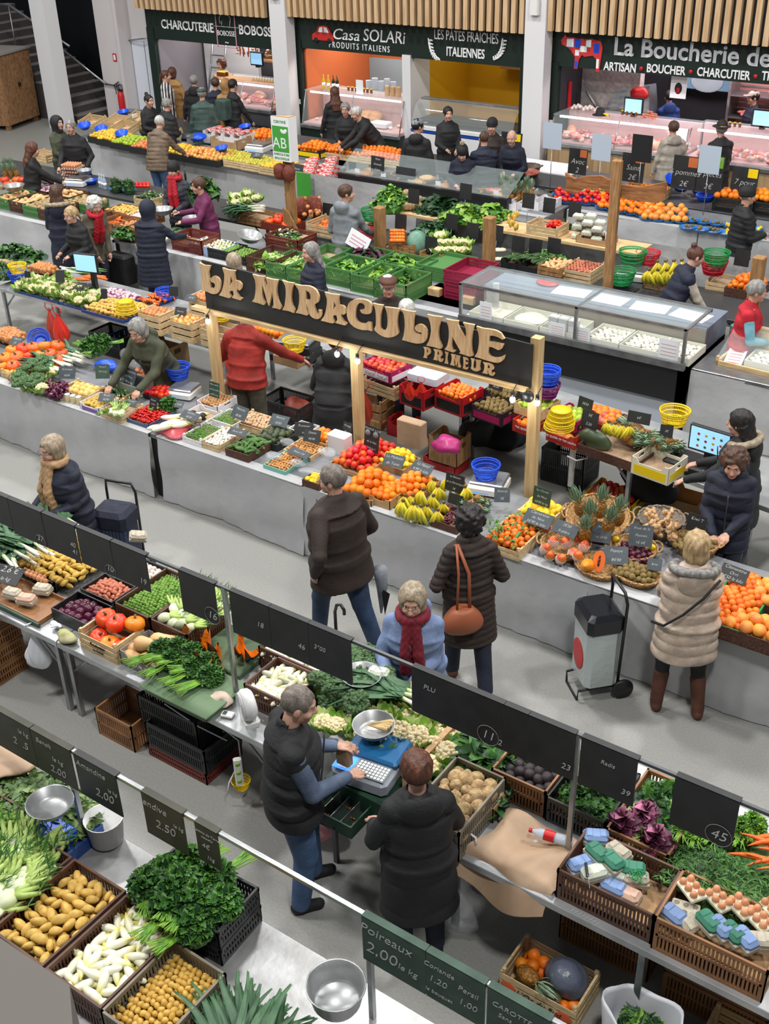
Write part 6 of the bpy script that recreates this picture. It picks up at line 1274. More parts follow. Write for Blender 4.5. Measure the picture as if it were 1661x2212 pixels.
def sixeggs(u,v,z,a,lb,n=6):
 p=P(u,v,z);put('egg_six',(p.x,p.y,z),(0,0,a),1.,lb);c_,s_=cos(a),sin(a)
 for i in rg(3):
  for j in rg(2):
   if i*2+j<n:x,y=-.05+i*.05,-.025+j*.05;put('egg',(p.x+x*c_-y*s_,p.y+x*s_+y*c_,z+.034),(U(-.1,.1),U(-.1,.1),0),1.,'brown egg in '+lb.split(',')[0],'eggs in '+lb.split(',')[0])
for u,v,z,a,lb in((1494,1925,1.,-.6,'the leftmost open carton of eggs, near the carrot tops'),(1552,1948,.98,-.5,'the open egg carton right of the leftmost one, row of brown eggs'),(1600,1963,.98,-.5,'the open egg carton, third from the left'),(1640,1990,.98,-.5,'the open egg carton, second from the right edge'),(1672,1968,.98,-.5,'the open egg carton at the right edge of the photo')):sixeggs(u,v,z,a,lb)
on('carton_pink',1480,1962,.97,'empty cream egg carton lid at the left of the tan crate',(PI,0,.2));on('carton_blue',1455,1985,.93,'blue printed egg carton at the front left corner of the tan crate',(0,0,-.3));on('carton_grey',1490,1998,.92,'grey-beige egg carton lid standing in the tan crate',(.4,0,1.2))
for k in rg(4):on('carton_blue' if k%2 else 'carton_green',1530+k*26,2000+k*12,.96,'printed clear and blue egg carton in the front row of the tan crate',(0,0,-.5),1.,'printed egg cartons in the tan crate')
on('carton_grey',1640,2040,.95,'grey egg carton at the right end of the tan crate',(0,0,.5))
cont('wood',-.62,4.42,Z,.42,.5,.2,[qX],'empty wooden crate at the right edge beside the carrots')
b=MB();n=16;V=[]
for i in rg(n+1):
 for j in rg(n+1):
  s_,q=i/n,j/n;x=-2.4+.52*s_+.04*sin(q*5);y=4.56-.62*q;z=Z+.03+.02*sin(9*s_+4*q)+.015*sin(13*q+5*s_);
  if q>.7:e=(q-.7)/.3;y=4.126-.1*e+.03*sin(s_*7);z=Z+.02-.2*e*(.6+.4*sin(s_*3.1))
  V.append((x+.1*q*(s_-.6),y,z))
V2=[(a,b_,z+.003)for a,b_,z in V];k=n+1;F=[(i*k+j,(i+1)*k+j,(i+1)*k+j+1,i*k+j+1)for i in rg(n)for j in rg(n)]
b.add(V2,F,0,True).add(V,[q[::-1]for q in F],0,True);b.obj('kraft_paper',qM,kA='large sheet of brown paper hanging over the table edge',cat='paper')
t=T('drink_bottle','empty clear plastic bottle with a red label lying on the brown paper','bottle',tuple(P(1195,1808,.84)),.2)
MB().lathe([(.001,-.12),(.03,-.118),(.032,-.05),(.028,0),(.032,.05),(.03,.08),(.012,.12),(.012,.135)],16,R=eul(0,-PI/2,0)).obj('bottle_body',MATS['water_bottle_plastic'],t);MB().lathe([(.0335,-.01),(.0335,.055)],16,R=eul(0,-PI/2,0),cap=False).obj('label_band',kW,t);MB().lathe([(.001,.13),(.014,.13),(.014,.15),(.001,.15)],12,R=eul(0,-PI/2,0)).obj('cap',kW,t)
for k in rg(5):on('alu_bowl',1283,1672,1.02+k*.014,'stacked metal bowl hanging on the right rail post',(0,0,0),1.05,'stack of metal bowls on the rail post')
t=on('bag_white',1012,1862,.62,'bundle of white plastic bags hanging from the grey crate hook',(0,0,0),1.05)
on('bag_clear',985,1945,.3,'large clear plastic bag hanging below the white bags',(0,0,.3),1.);on('bag_clear',1085,1905,.58,'small clear plastic bag beside the table leg',(0,0,.3),.5)
on('bag_white',82,1405,.5,'bundle of white plastic bags hanging from the left table edge',(0,0,.8),1.15)
t=T('fan_heater','round white fan heater standing on the table corner','fan heater',tuple(P(540,1560,.75)),rad(-30))
MB().lathe([(.001,-.04),(.09,-.04),(.11,-.02),(.115,.02),(.1,.045),(.001,.05)],28,R=eul(PI/2,0,0),t=(0,0,.16)).obj('housing',kV,t)
g=MB();[g.lathe([(r-.002,.05),(r+.002,.05),(r+.002,.056),(r-.002,.056),(r-.002,.05)],28,R=eul(PI/2,0,0),t=(0,0,.16),cap=False)for r in np.linspace(.015,.095,9)];g.obj('grille',qL,t);MB().rbox(-.07,-.05,0,.07,.06,.05,.015).obj('foot',kV,t)
t=T('card_reader','small white card reader lying by the fan heater','card reader',tuple(P(492,1545,.76)),.3);MB().rbox(-.045,-.03,0,.045,.03,.018,.006).obj('body',kV,t);MB().box(-.035,-.02,.018,-.005,.02,.019).obj('display',qI,t)
for u,v,m,lb,s_ in((475,1510,mat('crumpled_cloth',c8(190,172,156),.8),'crumpled beige glove cloth beside the parsley tray',1.),(145,1375,pm('wilted_leaf',(170,174,110),(150,140,110),sc_=10),'wilted cauliflower leaf on the table corner',.9),(118,1350,kL,'white paper scrap on the table corner',.5)):
 p=P(u,v,.79);MB().blob(.09*s_,.06*s_,.035*s_,22,14,kK=.35,kB=int(u)).obj('crumpled_cloth' if u!=145 else 'cauliflower_leaf',m,loc=p,kA=lb,cat='cloth' if u!=145 else 'leaf')
for nm,pts,m,lb in(('power_cable',[(500,1560,.74),(490,1580,.6),(515,1600,.5),(520,1640,.3),(495,1690,.25),(490,1720,.1)],kV,'white power cable hanging from the heater'),('cable',[(0,1338,.66),(60,1360,.6),(120,1400,.55),(200,1440,.5),(290,1470,.55)],kL,'long white cable running under the middle stall'),('cable',[(355,1520,.6),(430,1570,.5),(490,1600,.45)],kL,'white cable running under the parsley tray')):
 MB().tube([tuple(P(*q))for q in pts],.005,6).obj(nm,m,kA=lb,cat='cable')
t=T('power_strip','white and green power strip hanging under the table','power strip',tuple(P(515,1665,.35)),.8);MB().rbox(-.03,-.02,-.12,.03,.02,.12,.01).obj('body',kV,t)
for k in rg(3):MB().lathe([(.001,0),(.018,0),(.018,.004),(.001,.004)],12,R=eul(PI/2,0,0),t=(0,-.02,-.08+k*.08)).obj('socket',mat('lime_plastic',c8(150,200,60),.4),t)
on('basket_yellow',522,1700,.12,'yellow container on the floor under the table end',(0,0,0),.5)
for u,v,w,d,h,z0,m,lb,a in((203,1530,.4,.34,.26,0,k6,'tan crate standing on the floor below the pumpkins',0),(295,1500,.6,.4,.26,.27,kO,'upper black crate of the stack below the parsley',0),(312,1560,.6,.4,.22,.12,kO,'lower black crate of the stack below the parsley',0),(318,1605,.6,.4,.12,0,qN,'dark red crate at the bottom of the stack',0)):
 CR('plastic',u,v,w,d,h,z0,[m],lb,rz=a)
for k in rg(4):cont('plastic',-7.55,4.+0.*k,0.+k*.17,.6,.42,.165,[k6],'tan crate in the stack at the left under the table, number %s from the floor'%('one','two','three','four')[k])
cont('plastic',-1.95,4.45,0,.6,.42,.28,[k6],'dark tan crate in shade under the egg table');cont('plastic',-1.95,4.45,.285,.6,.42,.24,[kO],'dark crate with white labels under the egg table')
for k in rg(2):cont('plastic',-1.25,4.4,k*.26,.62,.42,.25,[k6],'tan crate standing under the right table, %s'%('on the floor' if k==0 else 'upper one'))
c=cont('wood',-2.06,3.9,0,.5,.32,.2,[qX,kW],'fruit box on the floor printed with oranges and handwriting');text("L'Or du Sud",.06,kR,c['o'],(.26,-.003,.09),kZ=.25)
for k,(x,z)in enumerate(((.06,.1),(.43,.1),(.37,.05))):MB().blob(.05,.002,.04,12,8).obj('printed_orange',mat('print_orange',c8(214,96,50),.7),c['o'],(x,-.002,z))
heap('orange',-1.94,4.1,.13,.18,.16,.075,'orange in the fruit box on the floor','oranges in the floor box',lay=2,kC=.04)
for x,y in((-1.66,3.96),(-1.62,4.)):put('orange',(x,y,.1),(0,0,0),1,'orange in the fruit box on the floor','oranges in the floor box')
put('pineapple',(-1.92,3.99,.16),(PI/2-.1,0,1.3),.95,'pineapple lying in the fruit box on the floor');b=MB().blob(.14,.11,.1,26,16,kK=.14,kB=4);b.obj('dark_bag',mat('dark_blue_bag',c8(92,98,116),.35,kF=.8,bs=18),loc=(-1.72,4.08,.2),kA='full dark blue plastic bag with green twine in the floor box',cat='bag')
MB().tube([(-1.72+.05*cos(k),4.02+.03*sin(k*1.3),.3-.01*k)for k in np.linspace(0,7,30)],.005,5).obj('twine',wB,kA='green twine tying the dark bag',cat='twine')
p=P(1400,2190,0);t=T('shopping_bag','open white shopping bag with green tops, standing at the bottom right','bag',(-1.2,3.98,0));b=MB();a=np.linspace(0,2*PI,37)[:-1]
prof=[(.13,0),(.17,.02),(.2,.18),(.21,.36),(.205,.4),(.195,.36),(.185,.18),(.15,.03),(.001,.02)]
an=np.linspace(0,2*PI,36,endpoint=False);V=[]
for r,z in prof:V+=[((r*(1+.06*sin(5*q+z*9)))*cos(q)*1.1,r*(1+.06*sin(5*q+z*9))*sin(q)*.8,z+.03*sin(2*q+1)*(z>.3))for q in an]
b.add(V,[(i*36+j,i*36+(j+1)%36,(i+1)*36+(j+1)%36,(i+1)*36+j)for i in rg(len(prof)-1)for j in rg(36)],0,True).obj('bag_body',wI,t);MB().box(-.1,-.178,.05,.12,-.172,.28).obj('printed_panel',mat('teal_print',c8(20,130,110),.5),t)
qB(.26,.2,.12,420,.06,[kU,kG,kU,kX],'green leaf scraps inside the white shopping bag',(-1.2,3.98,.22),kB=31,wl=.25)
cont('wood',-.92,4.,0,.5,.4,.22,[qX],'wooden crate on the floor at the bottom right corner');MB().blob(.16,.14,.12,26,16,kK=.12,kB=8).obj('full_bag',wI,loc=(-.58,4.12,.26),kA='white plastic bag at the bottom right corner',cat='bag')
MB().blob(.14,.1,.18,26,16,kK=.12,kB=9).obj('pink_bag',mat('pink_film',c8(200,130,140),.3,alpha=.6),loc=(-3.72,4.25,.18),kA='transparent pink bag on the floor behind the bald vendor',cat='bag')
# ================================================================ near stall at the lower left (steel sheet table)
table(-6.6,1.3,-.4,3.07,Z,'wide worn steel table of the near stall',kS=(3.2,),top=mat('worn_aluminium_sheet',c8(168,169,170),.36,.5,col2=c8(138,138,137),sc_=5,det=9,kF=.08,bs=24),k7=False,yl=(.05,1.62))
YL=2.92;ZL=1.52
t=T('sign_rail','steel rail of the near stall holding the olive price boards','rail',(0,0,0));MB().box(-6.2,YL-.012,ZL-.012,0.,YL+.012,ZL+.012).obj('bar',kJ,t)
for x in(-4.43,-2.27):MB().box(x-.014,YL-.014,Z,x+.014,YL+.014,ZL).obj('post',kJ,t)
for u0,v0,u1,v1,hg,m,lab,tx in((-60,1460,62,1541,.3,wC,'first olive board from the left, ending in 5',[('2  .5',.75,.55,.08),('le kg',.85,.2,.05)]),(64,1543,150,1592,.3,wC,'olive board reading Benoit, 2.00',[('Benoît',.3,.15,.05),('2.00',.55,.75,.08),('le kg',.6,.45,.05)]),(158,1597,250,1650,.3,kI,'dark board reading Amandine 2.00',[('Amandine',.38,.15,.06),('2,00',.62,.68,.09),('le kg',.85,.45,.04)]),(307,1690,397,1742,.3,wC,'olive board reading Endive 2.50',[('endive',.3,.18,.07),('2.50',.5,.6,.09),('le kg',.85,.38,.04)]),(424,1762,473,1791,.27,wC,'narrow olive board reading Pomme de terre',[('Pomme de Terre',.5,.14,.026),('nouvelle',.5,.26,.024),('4€',.4,.5,.05),('1kg',.55,.8,.04)]),(787,1990,924,2075,.3,qI,'dark green board reading Poireaux 2,00 le kg',[('Poireaux',.38,.2,.085),('2,00',.3,.62,.11),('le kg',.72,.66,.06)]),(926,2076,1052,2156,.3,qI,'dark green board reading Coriandre and Persil',[('Coriande',.22,.2,.045),('1,20',.2,.5,.06),('le bouquet',.22,.8,.035),('Persil',.72,.35,.05),('1,00',.72,.65,.06)]),(1057,2160,1190,2245,.3,qI,'dark green board reading Carotte at the bottom edge',[('CAROTTE',.4,.25,.045),('Sans',.3,.45,.04)])):
 hang(u0,v0,u1,v1,hg,0,lab,YL,ZL,m,txt=tx)
c=cont('plastic',-4.2,2.07,Z,.42,.6,.22,[k2],'dark brown crate of large yellow potatoes, near stall',fill=.1);hin(c,'potato',.062,'large yellow potato in the near brown crate','large potatoes in the near crate',lvl=.72,kC=.05,lay=2,kE='lie',spy=.085,s=(.85,1.2))
c=cont('plastic',-3.76,2.07,Z,.42,.6,.22,[k2],'dark brown crate of endives, near stall',fill=.06);hin(c,'endive',.056,'white and yellow endive in the near brown crate','endives in the near crate',lvl=.62,kC=.05,lay=2,kE='lie',spy=.085,s=(.9,1.15))
c=cont('plastic',-3.33,2.06,Z,.38,.52,.22,[wR],'grey crate of small yellow potatoes, near stall',fill=.06);hin(c,'potato_small',.035,'small round potato in the grey crate','small potatoes in the grey crate',lvl=.58,kC=.03,lay=2,spy=.04)
c=cont('plastic',-2.93,2.02,Z,.3,.4,.14,[wA],'small blue crate of potatoes at the bottom edge',fill=.05);hin(c,'potato_small',.037,'small round potato in the blue crate','small potatoes in the blue crate',lvl=.6,kC=.03,lay=2,spy=.042)
c=cont('plastic',-4.64,2.07,Z,.42,.6,.22,[k2],'dark brown crate of fennel, near stall',fill=.08)
for k in rg(22):put('fennel',(-4.58+.1*(k%4),2.16+.09*(k//4),.93+U(0,.05)),(-1.2+U(-.3,.3),0,U(-1,1)),U(1.3,1.5),'white fennel bulb in the near brown crate','fennel bulbs in the near crate')
c=cont('plastic',-5.08,2.2,Z,.42,.58,.2,[k2],'dark brown crate of brussels sprouts at the left edge, near stall',fill=.08);hin(c,'sprout',.04,'brussels sprout in the near left crate','brussels sprouts in the near left crate',lvl=.8,kC=.03,lay=1,s=(1.1,1.3))
for k in rg(2):cont('plastic',-3.72,2.68,Z+k*.14,.6,.36,.135,[kO],'%s black crate under the flat parsley'%('lower','upper')[k],rz=.05)
for k,(x,y,a,z)in enumerate(((-3.62,2.84,1.8,1.02),(-3.48,2.8,2.,1.05),(-3.34,2.78,1.7,1.04),(-3.22,2.86,1.5,1.02),(-3.54,2.94,4.6,1.03),(-3.36,2.95,4.4,1.04),(-3.66,2.74,2.3,.99),(-3.44,2.7,1.6,1.),(-3.28,2.69,1.4,.98))):
 put('parsley_flat',(x,y,z),(0,U(-.3,.2),a),U(.95,1.15),'bunch of flat parsley in the black crates of the near stall','flat parsley bunches')
qB(.95,.5,.1,480,.085,[pm('bay_leaf',(122,146,84),(92,120,62),sc_=12),pm('bay_leaf_dark',(88,116,62),(62,90,48),sc_=12)],'bay laurel branches spread around the metal bowl',(-4.84,2.86,.86),kB=33,wl=.42,q3=20,rz=.15)
MB().rbox(-5.3,2.66,Z,-4.36,3.02,Z+.1,.01).obj('blue_crate_base',wA,kA='blue crate under the laurel branches',cat='crate');MB().rbox(-4.66,2.68,Z+.1,-4.4,2.86,Z+.18,.01).obj('blue_bag_of_leaves',qD,kA='bright blue plastic wrap below the laurel',cat='wrap')
p=P(50,1665,.96);MB().blob(.3,.22,.03,24,14,kK=.2,kB=12).obj('kraft_paper',qM,loc=(-5.3,3.,.98),kA='crumpled brown paper behind the laurel branches',cat='paper')
for k in rg(2):on('alu_bowl',112,1752,1.08+k*.02,'%s round metal bowl on the near rail post'%('lower','upper')[k],(0,0,0),1.)
t=on('pail',232,1812,Z+.02,'clear white bucket behind the flat parsley',(0,0,0),.9)
for k in rg(2):on('deep_bowl',728,2165,1.02+k*.03,'%s deep metal pan hooked on the near rail post at the bottom'%('outer','inner')[k],(0,0,0),1.12)
for k in rg(15):put('leek_big',(-2.42+U(-.05,.06)-.012*k,2.22+U(-.06,.06),.82+.014*(k%5)+.02*(k//5)),(PI/2-.12,0,PI+.55+U(-.5,.45)),1.,'dark green leek in the bundle at the bottom of the photo','leeks at the bottom')
a,b_,c_=P(-60,1985,5.3),P(150,2128,5.3),P(172,2400,5.3);dn=Vector((0,0,-.5))
v=[a,b_,c_,P(-60,2400,5.3)];MB().add([tuple(q)for q in v]+[tuple(q+dn)for q in v],[(0,1,2,3)[::-1],(4,5,6,7),(0,1,5,4),(1,2,6,5),(2,3,7,6),(3,0,4,7)]).obj('railing_cap',mat('railing_grey',c8(80,75,71),.6),kA='blurred grey corner of the gallery railing at the lower left',cat='railing')
# ================================================================ fruit stall behind the grey cloth: front table
def rows(tab,z0,rr=0):
 for r in tab:
  st,u,v,w,d,h,m,lab,kD,sp,ilab,kw=r;kw=dict(kw);z=kw.pop('z',z0);rz=rr if u>750 else 0
  c=CR(st,u,v,w,d,h,z,m if isinstance(m,list)else[m],lab,rz=rz,fill=kw.pop('fill',h*.35))
  if kD:hin(c,kD,sp,ilab,ilab.split(' in ')[0]+'s: '+lab,**kw)
def qG(kD,u,v,z,w,d,sp,lab,**k):p=P(u,v,z);return heap(kD,p.x,p.y,z,w,d,sp,lab,lab,**k)
def wO(tab):
 for kD,u,v,z,rot,s,lab in tab:on(kD,u,v,z,lab,rot,s)
def wP(tab):
 for u,v,z,w,h,ln,lab,rz,qJ,m,sz in tab:p=P(u,v,z);board(p.x,p.y,z,w*.88,h*.88,ln,lab,rz=rz,qJ=qJ,m=m,size=sz*.9)
tb=mat('grey_table_cover',c8(128,130,134),.6,col2=c8(112,114,118),sc_=4)
table(-11.6,7.13,-7.95,8.05,Z,'long table of the fruit stall, left section',top=tb,k7=False);table(-7.9,7.13,-1.2,8.05,Z,'long table of the fruit stall, right section',top=tb,k7=False)
for i,(a,b_,lb)in enumerate(((-11.6,-8.1,'grey cloth along the fruit stall, left of the black gap'),(-7.98,-6.05,'grey cloth of the fruit stall, right of the black gap'),(-6.07,-3.1,'grey cloth of the fruit stall behind the man in the brown jacket'),(-3.1,-1.,'grey cloth of the fruit stall at the right behind the shopping trolley'))):cloth(a,b_,7.1,Z+.005,lb,kB=i+1)
MB().box(-8.11,7.14,0,-7.97,7.16,Z-.05).obj('gap_shade',kR,kA='black sheet for the shade behind the gap in the grey cloth',cat='cloth')  # near-black sheet stands in for the shade seen through the cloth gap
wd_,wk=qX,xH;lil=mat('printed_lilac_box',c8(120,90,150),.6);wbx=mat('white_box',c8(226,224,226),.6)
rows([('wood',0,800,.3,.3,.08,wd_,'pale crate of potatoes at the left edge of the fruit stall','potato_ratte',.05,'yellow potato in the crate at the left edge',dict(lvl=.8,kE='lie')),('wood',128,838,.44,.28,.07,wd_,'wooden crate of small orange melons','melon',.085,'orange melon in the wooden crate',dict(lvl=.7,s=(.9,1.05))),('wood',214,843,.38,.3,.08,k1,'crate of courgettes behind the slate board','courgette',.046,'dark green courgette in the crate',dict(lvl=.8,kE='row',spy=.2,k9=.3,yaw=1.2)),('card',171,868,.3,.3,.09,[wbx,lil],'purple and white printed box of long potatoes','potato_ratte',.05,'long potato in the purple printed box',dict(lvl=.8,kE='lie')),('wood',216,886,.32,.34,.09,wd_,'small wooden crate of fennel bulbs on the front table',None,0,'',{}),('card',268,900,.36,.4,.06,[mat('printed_blue_box',c8(70,90,120),.6)],'low printed tray of red peppers','pepper_pod',.024,'small red pepper in the low tray',dict(lvl=1.,spy=.06,kE='lie',kC=.02)),('tray',306,850,.32,.26,.05,kO,'black tray of tomatoes under the slate board','tomato',.066,'red tomato in the black tray',dict(lvl=1.,kC=.04)),('card',380,900,.34,.36,.1,[wbx],'white box with two beetroots behind the endives',None,0,'',{}),('card',424,865,.3,.32,.1,[wbx],'white box of walnuts lettered Noix','walnut',.038,'walnut in the white box',dict(lvl=.8)),('wood',393,940,.26,.36,.08,[wbx],'white crate of green beans at the table front','green_bean',.018,'thin green bean in the front white crate',dict(lvl=.9,spy=.06,kE='lie',q8=110)),('tray',455,905,.3,.3,.08,[wbx],'white tray of green beans in the second row','green_bean',.018,'thin green bean in the second row tray',dict(lvl=.9,spy=.06,kE='lie',q8=90)),('wood',435,953,.23,.42,.08,wd_,'small wooden crate of white mushrooms','mushroom_white',.04,'white mushroom in the small wooden crate',dict(lvl=.9,kE='up')),('wood',505,908,.4,.3,.08,wd_,'wooden crate of brown mushrooms','mushroom_cap',.042,'brown mushroom in the wooden crate',dict(lvl=.9,kE='up')),('tray',486,968,.3,.4,.09,wk,'dark basket tray of small cucumbers','cucumber',.038,'small green cucumber in the dark basket',dict(lvl=.9,spy=.11,kE='lie',kC=.03)),('tray',545,945,.32,.34,.08,kO,'black tray of avocados','avocado',.066,'dark avocado in the black tray',dict(lvl=1.,kC=.03)),('tray',622,925,.24,.22,.09,[kV],'white tub of dark prunes','prune',.03,'dark prune in the white tub',dict(lvl=.7)),('wood',663,945,.26,.26,.09,wd_,'wooden box of oranges beside the white carton','orange',.076,'orange in the wooden box beside the white carton',dict(lvl=.9,kC=.03)),('tray',568,1003,.28,.36,.05,[mat('turquoise_tray',c8(120,180,170),.5)],'turquoise tray of dates, front one','date',.032,'golden date in the turquoise tray',dict(lvl=.9,spy=.045,kE='lie')),('tray',612,970,.34,.28,.05,[wd_],'pale tray of dates, behind the turquoise one','date',.032,'golden date in the pale tray',dict(lvl=.9,spy=.045,kE='lie')),('tray',652,1035,.2,.2,.08,wk,'small dark basket of lemons beside the man in the brown jacket','lemon',.062,'yellow lemon in the small dark basket',dict(lvl=.8)),('card',712,1000,.42,.62,.07,[kT],'cardboard tray of blood oranges','blood_orange',.072,'reddish orange in the blood orange heap',dict(lvl=1.,kC=.12,lay=3)),('tray',812,998,.32,.3,.07,[kT],'cardboard tray of lemons behind the slate board','lemon',.062,'bright yellow lemon in the cardboard tray',dict(lvl=1.,kC=.09,lay=3)),('card',733,1060,.36,.46,.07,[kT],'cardboard tray of large oranges at the front','orange',.082,'large orange in the front heap',dict(lvl=1.,kC=.12,lay=3,s=(1,1.18))),('card',830,1062,.32,.46,.07,[kT],'cardboard tray of oranges right of the large ones','orange',.072,'orange in the middle heap',dict(lvl=1.,kC=.1,lay=3,s=(.85,1.))),('card',795,1068,.24,.3,.1,[kT],'printed cardboard box of oranges at the table edge','orange',.068,'orange in the box at the table edge',dict(lvl=.9,kC=.04,s=(.85,.95))),('tray',930,1122,.27,.3,.08,wk,'dark basket of grapes','grapes',.1,'dark red grape bunch in the dark basket',dict(lvl=.8,kE='up',spy=.09)),('wood',1041,1165,.36,.5,.1,wd_,'wooden crate of clementines with leaves','clementine',.06,'clementine in the wooden crate of the front table',dict(lvl=1.,kC=.04,lay=3)),('wood',1115,1105,.34,.32,.1,wd_,'wooden crate of lemons behind the clementines','lemon',.064,'yellow lemon in the wooden crate',dict(lvl=.9,kC=.03)),('plastic',1508,1335,.36,.8,.12,wB,'long green crate of clementines beside the beige coat','clementine',.064,'clementine in the long green crate',dict(lvl=.9,kC=.05,lay=2,s=(1.05,1.25))),('tray',1556,1352,.6,.3,.12,wk,'dark brown crate of grapefruit at the table front','grapefruit',.104,'grapefruit in the front dark crate',dict(lvl=.9,kC=.05,lay=2)),('tray',1600,1290,.6,.36,.12,wk,'dark brown crate of grapefruit in the second row','grapefruit',.104,'grapefruit in the second row dark crate',dict(lvl=.9,kC=.05,lay=2))],Z)
lf=MB();tv,tf=leaf_t(.45,.15,.3,3);nn=80;a_=NR.rand(nn)*6.28;p0_=P(1100,1142,.9);lf.inst(tv,tf,rmat(a_,NR.randn(nn)*.4,NR.randn(nn)*.4,np.full(nn,.055)),np.stack([p0_.x+NR.rand(nn)*.34-.17,p0_.y+NR.rand(nn)*.44-.22,.895+NR.rand(nn)*.04],1));lf.obj('clementine_leaves',kG,kA='green leaves still on the clementines of the front table',cat='leaves',kD='stuff')
for k in rg(9):on('fennel',225+U(0,40),880+U(-12,14),.86,'pale fennel bulb in the small wooden crate',(U(.8,1.6),0,U(0,6)),.9,'fennel bulbs on the front table')
for k in rg(11):on('endive',338+k*9,925-k*2+U(-6,6),.86,'large white endive on red plastic film',(PI/2,0,2.6+U(-.3,.3)),1.35,'endives on the red film')
for k in rg(8):on('endive',365+k*10,903-k*1,.86,'large white endive on red plastic film',(PI/2,0,2.2+U(-.3,.3)),1.3,'endives on the red film')
MB().blob(.2,.16,.05,24,12,kK=.15,kB=3).obj('red_film',mat('red_film',c8(220,90,100),.3,alpha=.7),loc=P(375,928,.79),kA='crumpled red film under the endives',cat='film')
for u,v in((418,895),(438,900)):on('beetroot',u,v,.86,'dark beetroot in the white box behind the endives',s=1.1,kM='beetroots in the white box')
for k in rg(17):
 i=k%6;j=k//6;on('pumpkin' if(k*7)%3 else 'pumpkin_y',8+i*24+j*9,800-j*17-i*2,.79+.05*j,'round orange pumpkin in the row at the left of the fruit stall',(U(-.4,.4),U(-.4,.4),U(0,6)),U(.85,1.1),'pumpkins at the left of the fruit stall')
qG('onion',15,722,.86,.4,.3,.06,'brown onion in the heap at the left edge behind the potatoes',kC=.03);qG('celeriac',28,815,.83,.2,.15,.12,'rough celeriac at the left front of the fruit stall',lay=1)
qG('sweet_potato',308,808,.84,.34,.22,.075,'reddish sweet potato beside the vendor in the olive parka',kE='lie',spy=.11)
for k,(u,v)in enumerate(((45,825),(62,838),(72,800),(90,815),(58,812),(50,840),(95,790),(80,830))):on('broccoli',u,v,.84,'broccoli head at the left front of the fruit stall',(.3,.2,k),1.15,'broccoli of the fruit stall')
for u,v in((82,828),(107,812),(92,845)):on('cauliflower',u,v,.82,'cauliflower between the broccoli and the dark artichokes',(0,0,1),1.,'cauliflowers of the fruit stall')
for k in rg(14):on('radicchio',98+U(0,42),822+U(0,34),.83,'dark purple artichoke in the heap by the jars',(U(-.8,.8),U(-.8,.8),0),.62,'dark artichokes')
for k in rg(16):on('leek',105+k*4+U(-4,4),790-k*2+U(-8,8),.86+.012*(k%4),'slim leek in the bundle left of the parsley tub',(PI/2,0,-PI/2+.1+U(-.25,.25)),1.05,'leeks of the fruit stall')
for k in rg(3):on('parsley_flat',195+k*12,755-k*4,.92,'bunch of flat parsley in the grey tub',(0,0,k*2.),1.1,'parsley bunches in the grey tub')
cont('tray',-9.08,7.62,Z,.3,.26,.16,[mat('zinc_tub',c8(150,156,152),.5,.4)],'grey metal tub holding parsley');on('parsley_flat',365,880,.82,'bunch of flat parsley beside the peppers',(0,0,1),.9);MB().blob(.16,.1,.06,24,14,kK=.25,kB=7).obj('blue_bag',qD,loc=P(230,790,.82),kA='crumpled blue plastic bag beside the parsley tub',cat='bag')
for k in rg(4):on('jar',136+k*12,866+k*3,Z,'glass jar with a white lid in the row at the table edge',(0,0,0),1.05,'jars at the table edge')
p=P(398,852,Z+.01);qR(p.x,p.y,Z+.01,.25,'black scale with steel plate and blue display by the olive parka',sz=.85);on('basket_blue',386,815,Z+.115,'blue plastic basket on the left scale')
p=P(1056,1055,Z+.01);qR(p.x,p.y,Z+.01,.25,'scale with steel plate and blue display right of the bananas',sz=.95);on('basket_blue',1049,1030,Z+.125,'blue plastic basket on the right scale',s=.95)
on('basket_blue',88,738,.9,'blue plastic basket tilted on the pumpkins',(.9,.2,.6),.95)
for k,(u,v,z,r)in enumerate(((872,1085,.84,.2),(890,1092,.86,.5),(912,1098,.84,.1),(900,1070,.88,-.2),(925,1085,.88,.3),(940,1100,.84,.6),(880,1070,.88,.1),(935,1065,.9,.4),(918,1062,.92,0.),(955,1078,.86,.5))):on('bananas',u+5,v+8,z,'bunch of yellow-green bananas in the front heap',(.9+U(-.3,.3),0,r),U(.85,1),'bananas in the front heap')
for k,(u,v)in enumerate(((950,1032),(975,1025),(1000,1038),(938,1045),(990,1048))):on('bananas',u,v+10,.9,'bunch of yellow bananas behind the slate board',(.9,0,.3*k),1.,'bananas behind the board')
for k,(u,v)in enumerate(((1000,1082),(1018,1090),(1036,1100),(1012,1102),(1048,1085),(1032,1078))):on('pineapple',u,v,.84,'small pineapple lying behind the brown coat woman',(PI/2-.4,0,.6+U(-.5,.5)),.72,'small pineapples')
wO([('wicker',1216,1195,Z,(0,0,.3),.95,'round wicker basket of mangoes'),('wicker_big',1290,1140,Z+0.,(.25,0,.3),1.,'very large wicker basket of pineapples'),('wicker_grey',1425,1150,Z,(0,0,.3),1.15,'grey wicker basket of ginger'),('wicker',1366,1205,Z,(0,0,.5),.98,'wicker basket of passion fruit'),('wicker_low',1290,1235,Z,(0,0,-.35),.98,'low wicker basket holding papayas'),('wicker_low',1374,1250,Z,(0,0,-.35),.98,'low wicker basket of kiwis at the table edge'),('wicker',1502,1190,Z,(0,0,.3),.95,'wicker basket of kiwis behind the beige coat woman'),('papaya',1268,1222,.86,(PI/2-.5,0,.2),1.,'whole yellow papaya beside the cut half'),('papaya_half',1294,1212,.9,(-.35,0,.15),1.,'half papaya showing its dark seeds')])
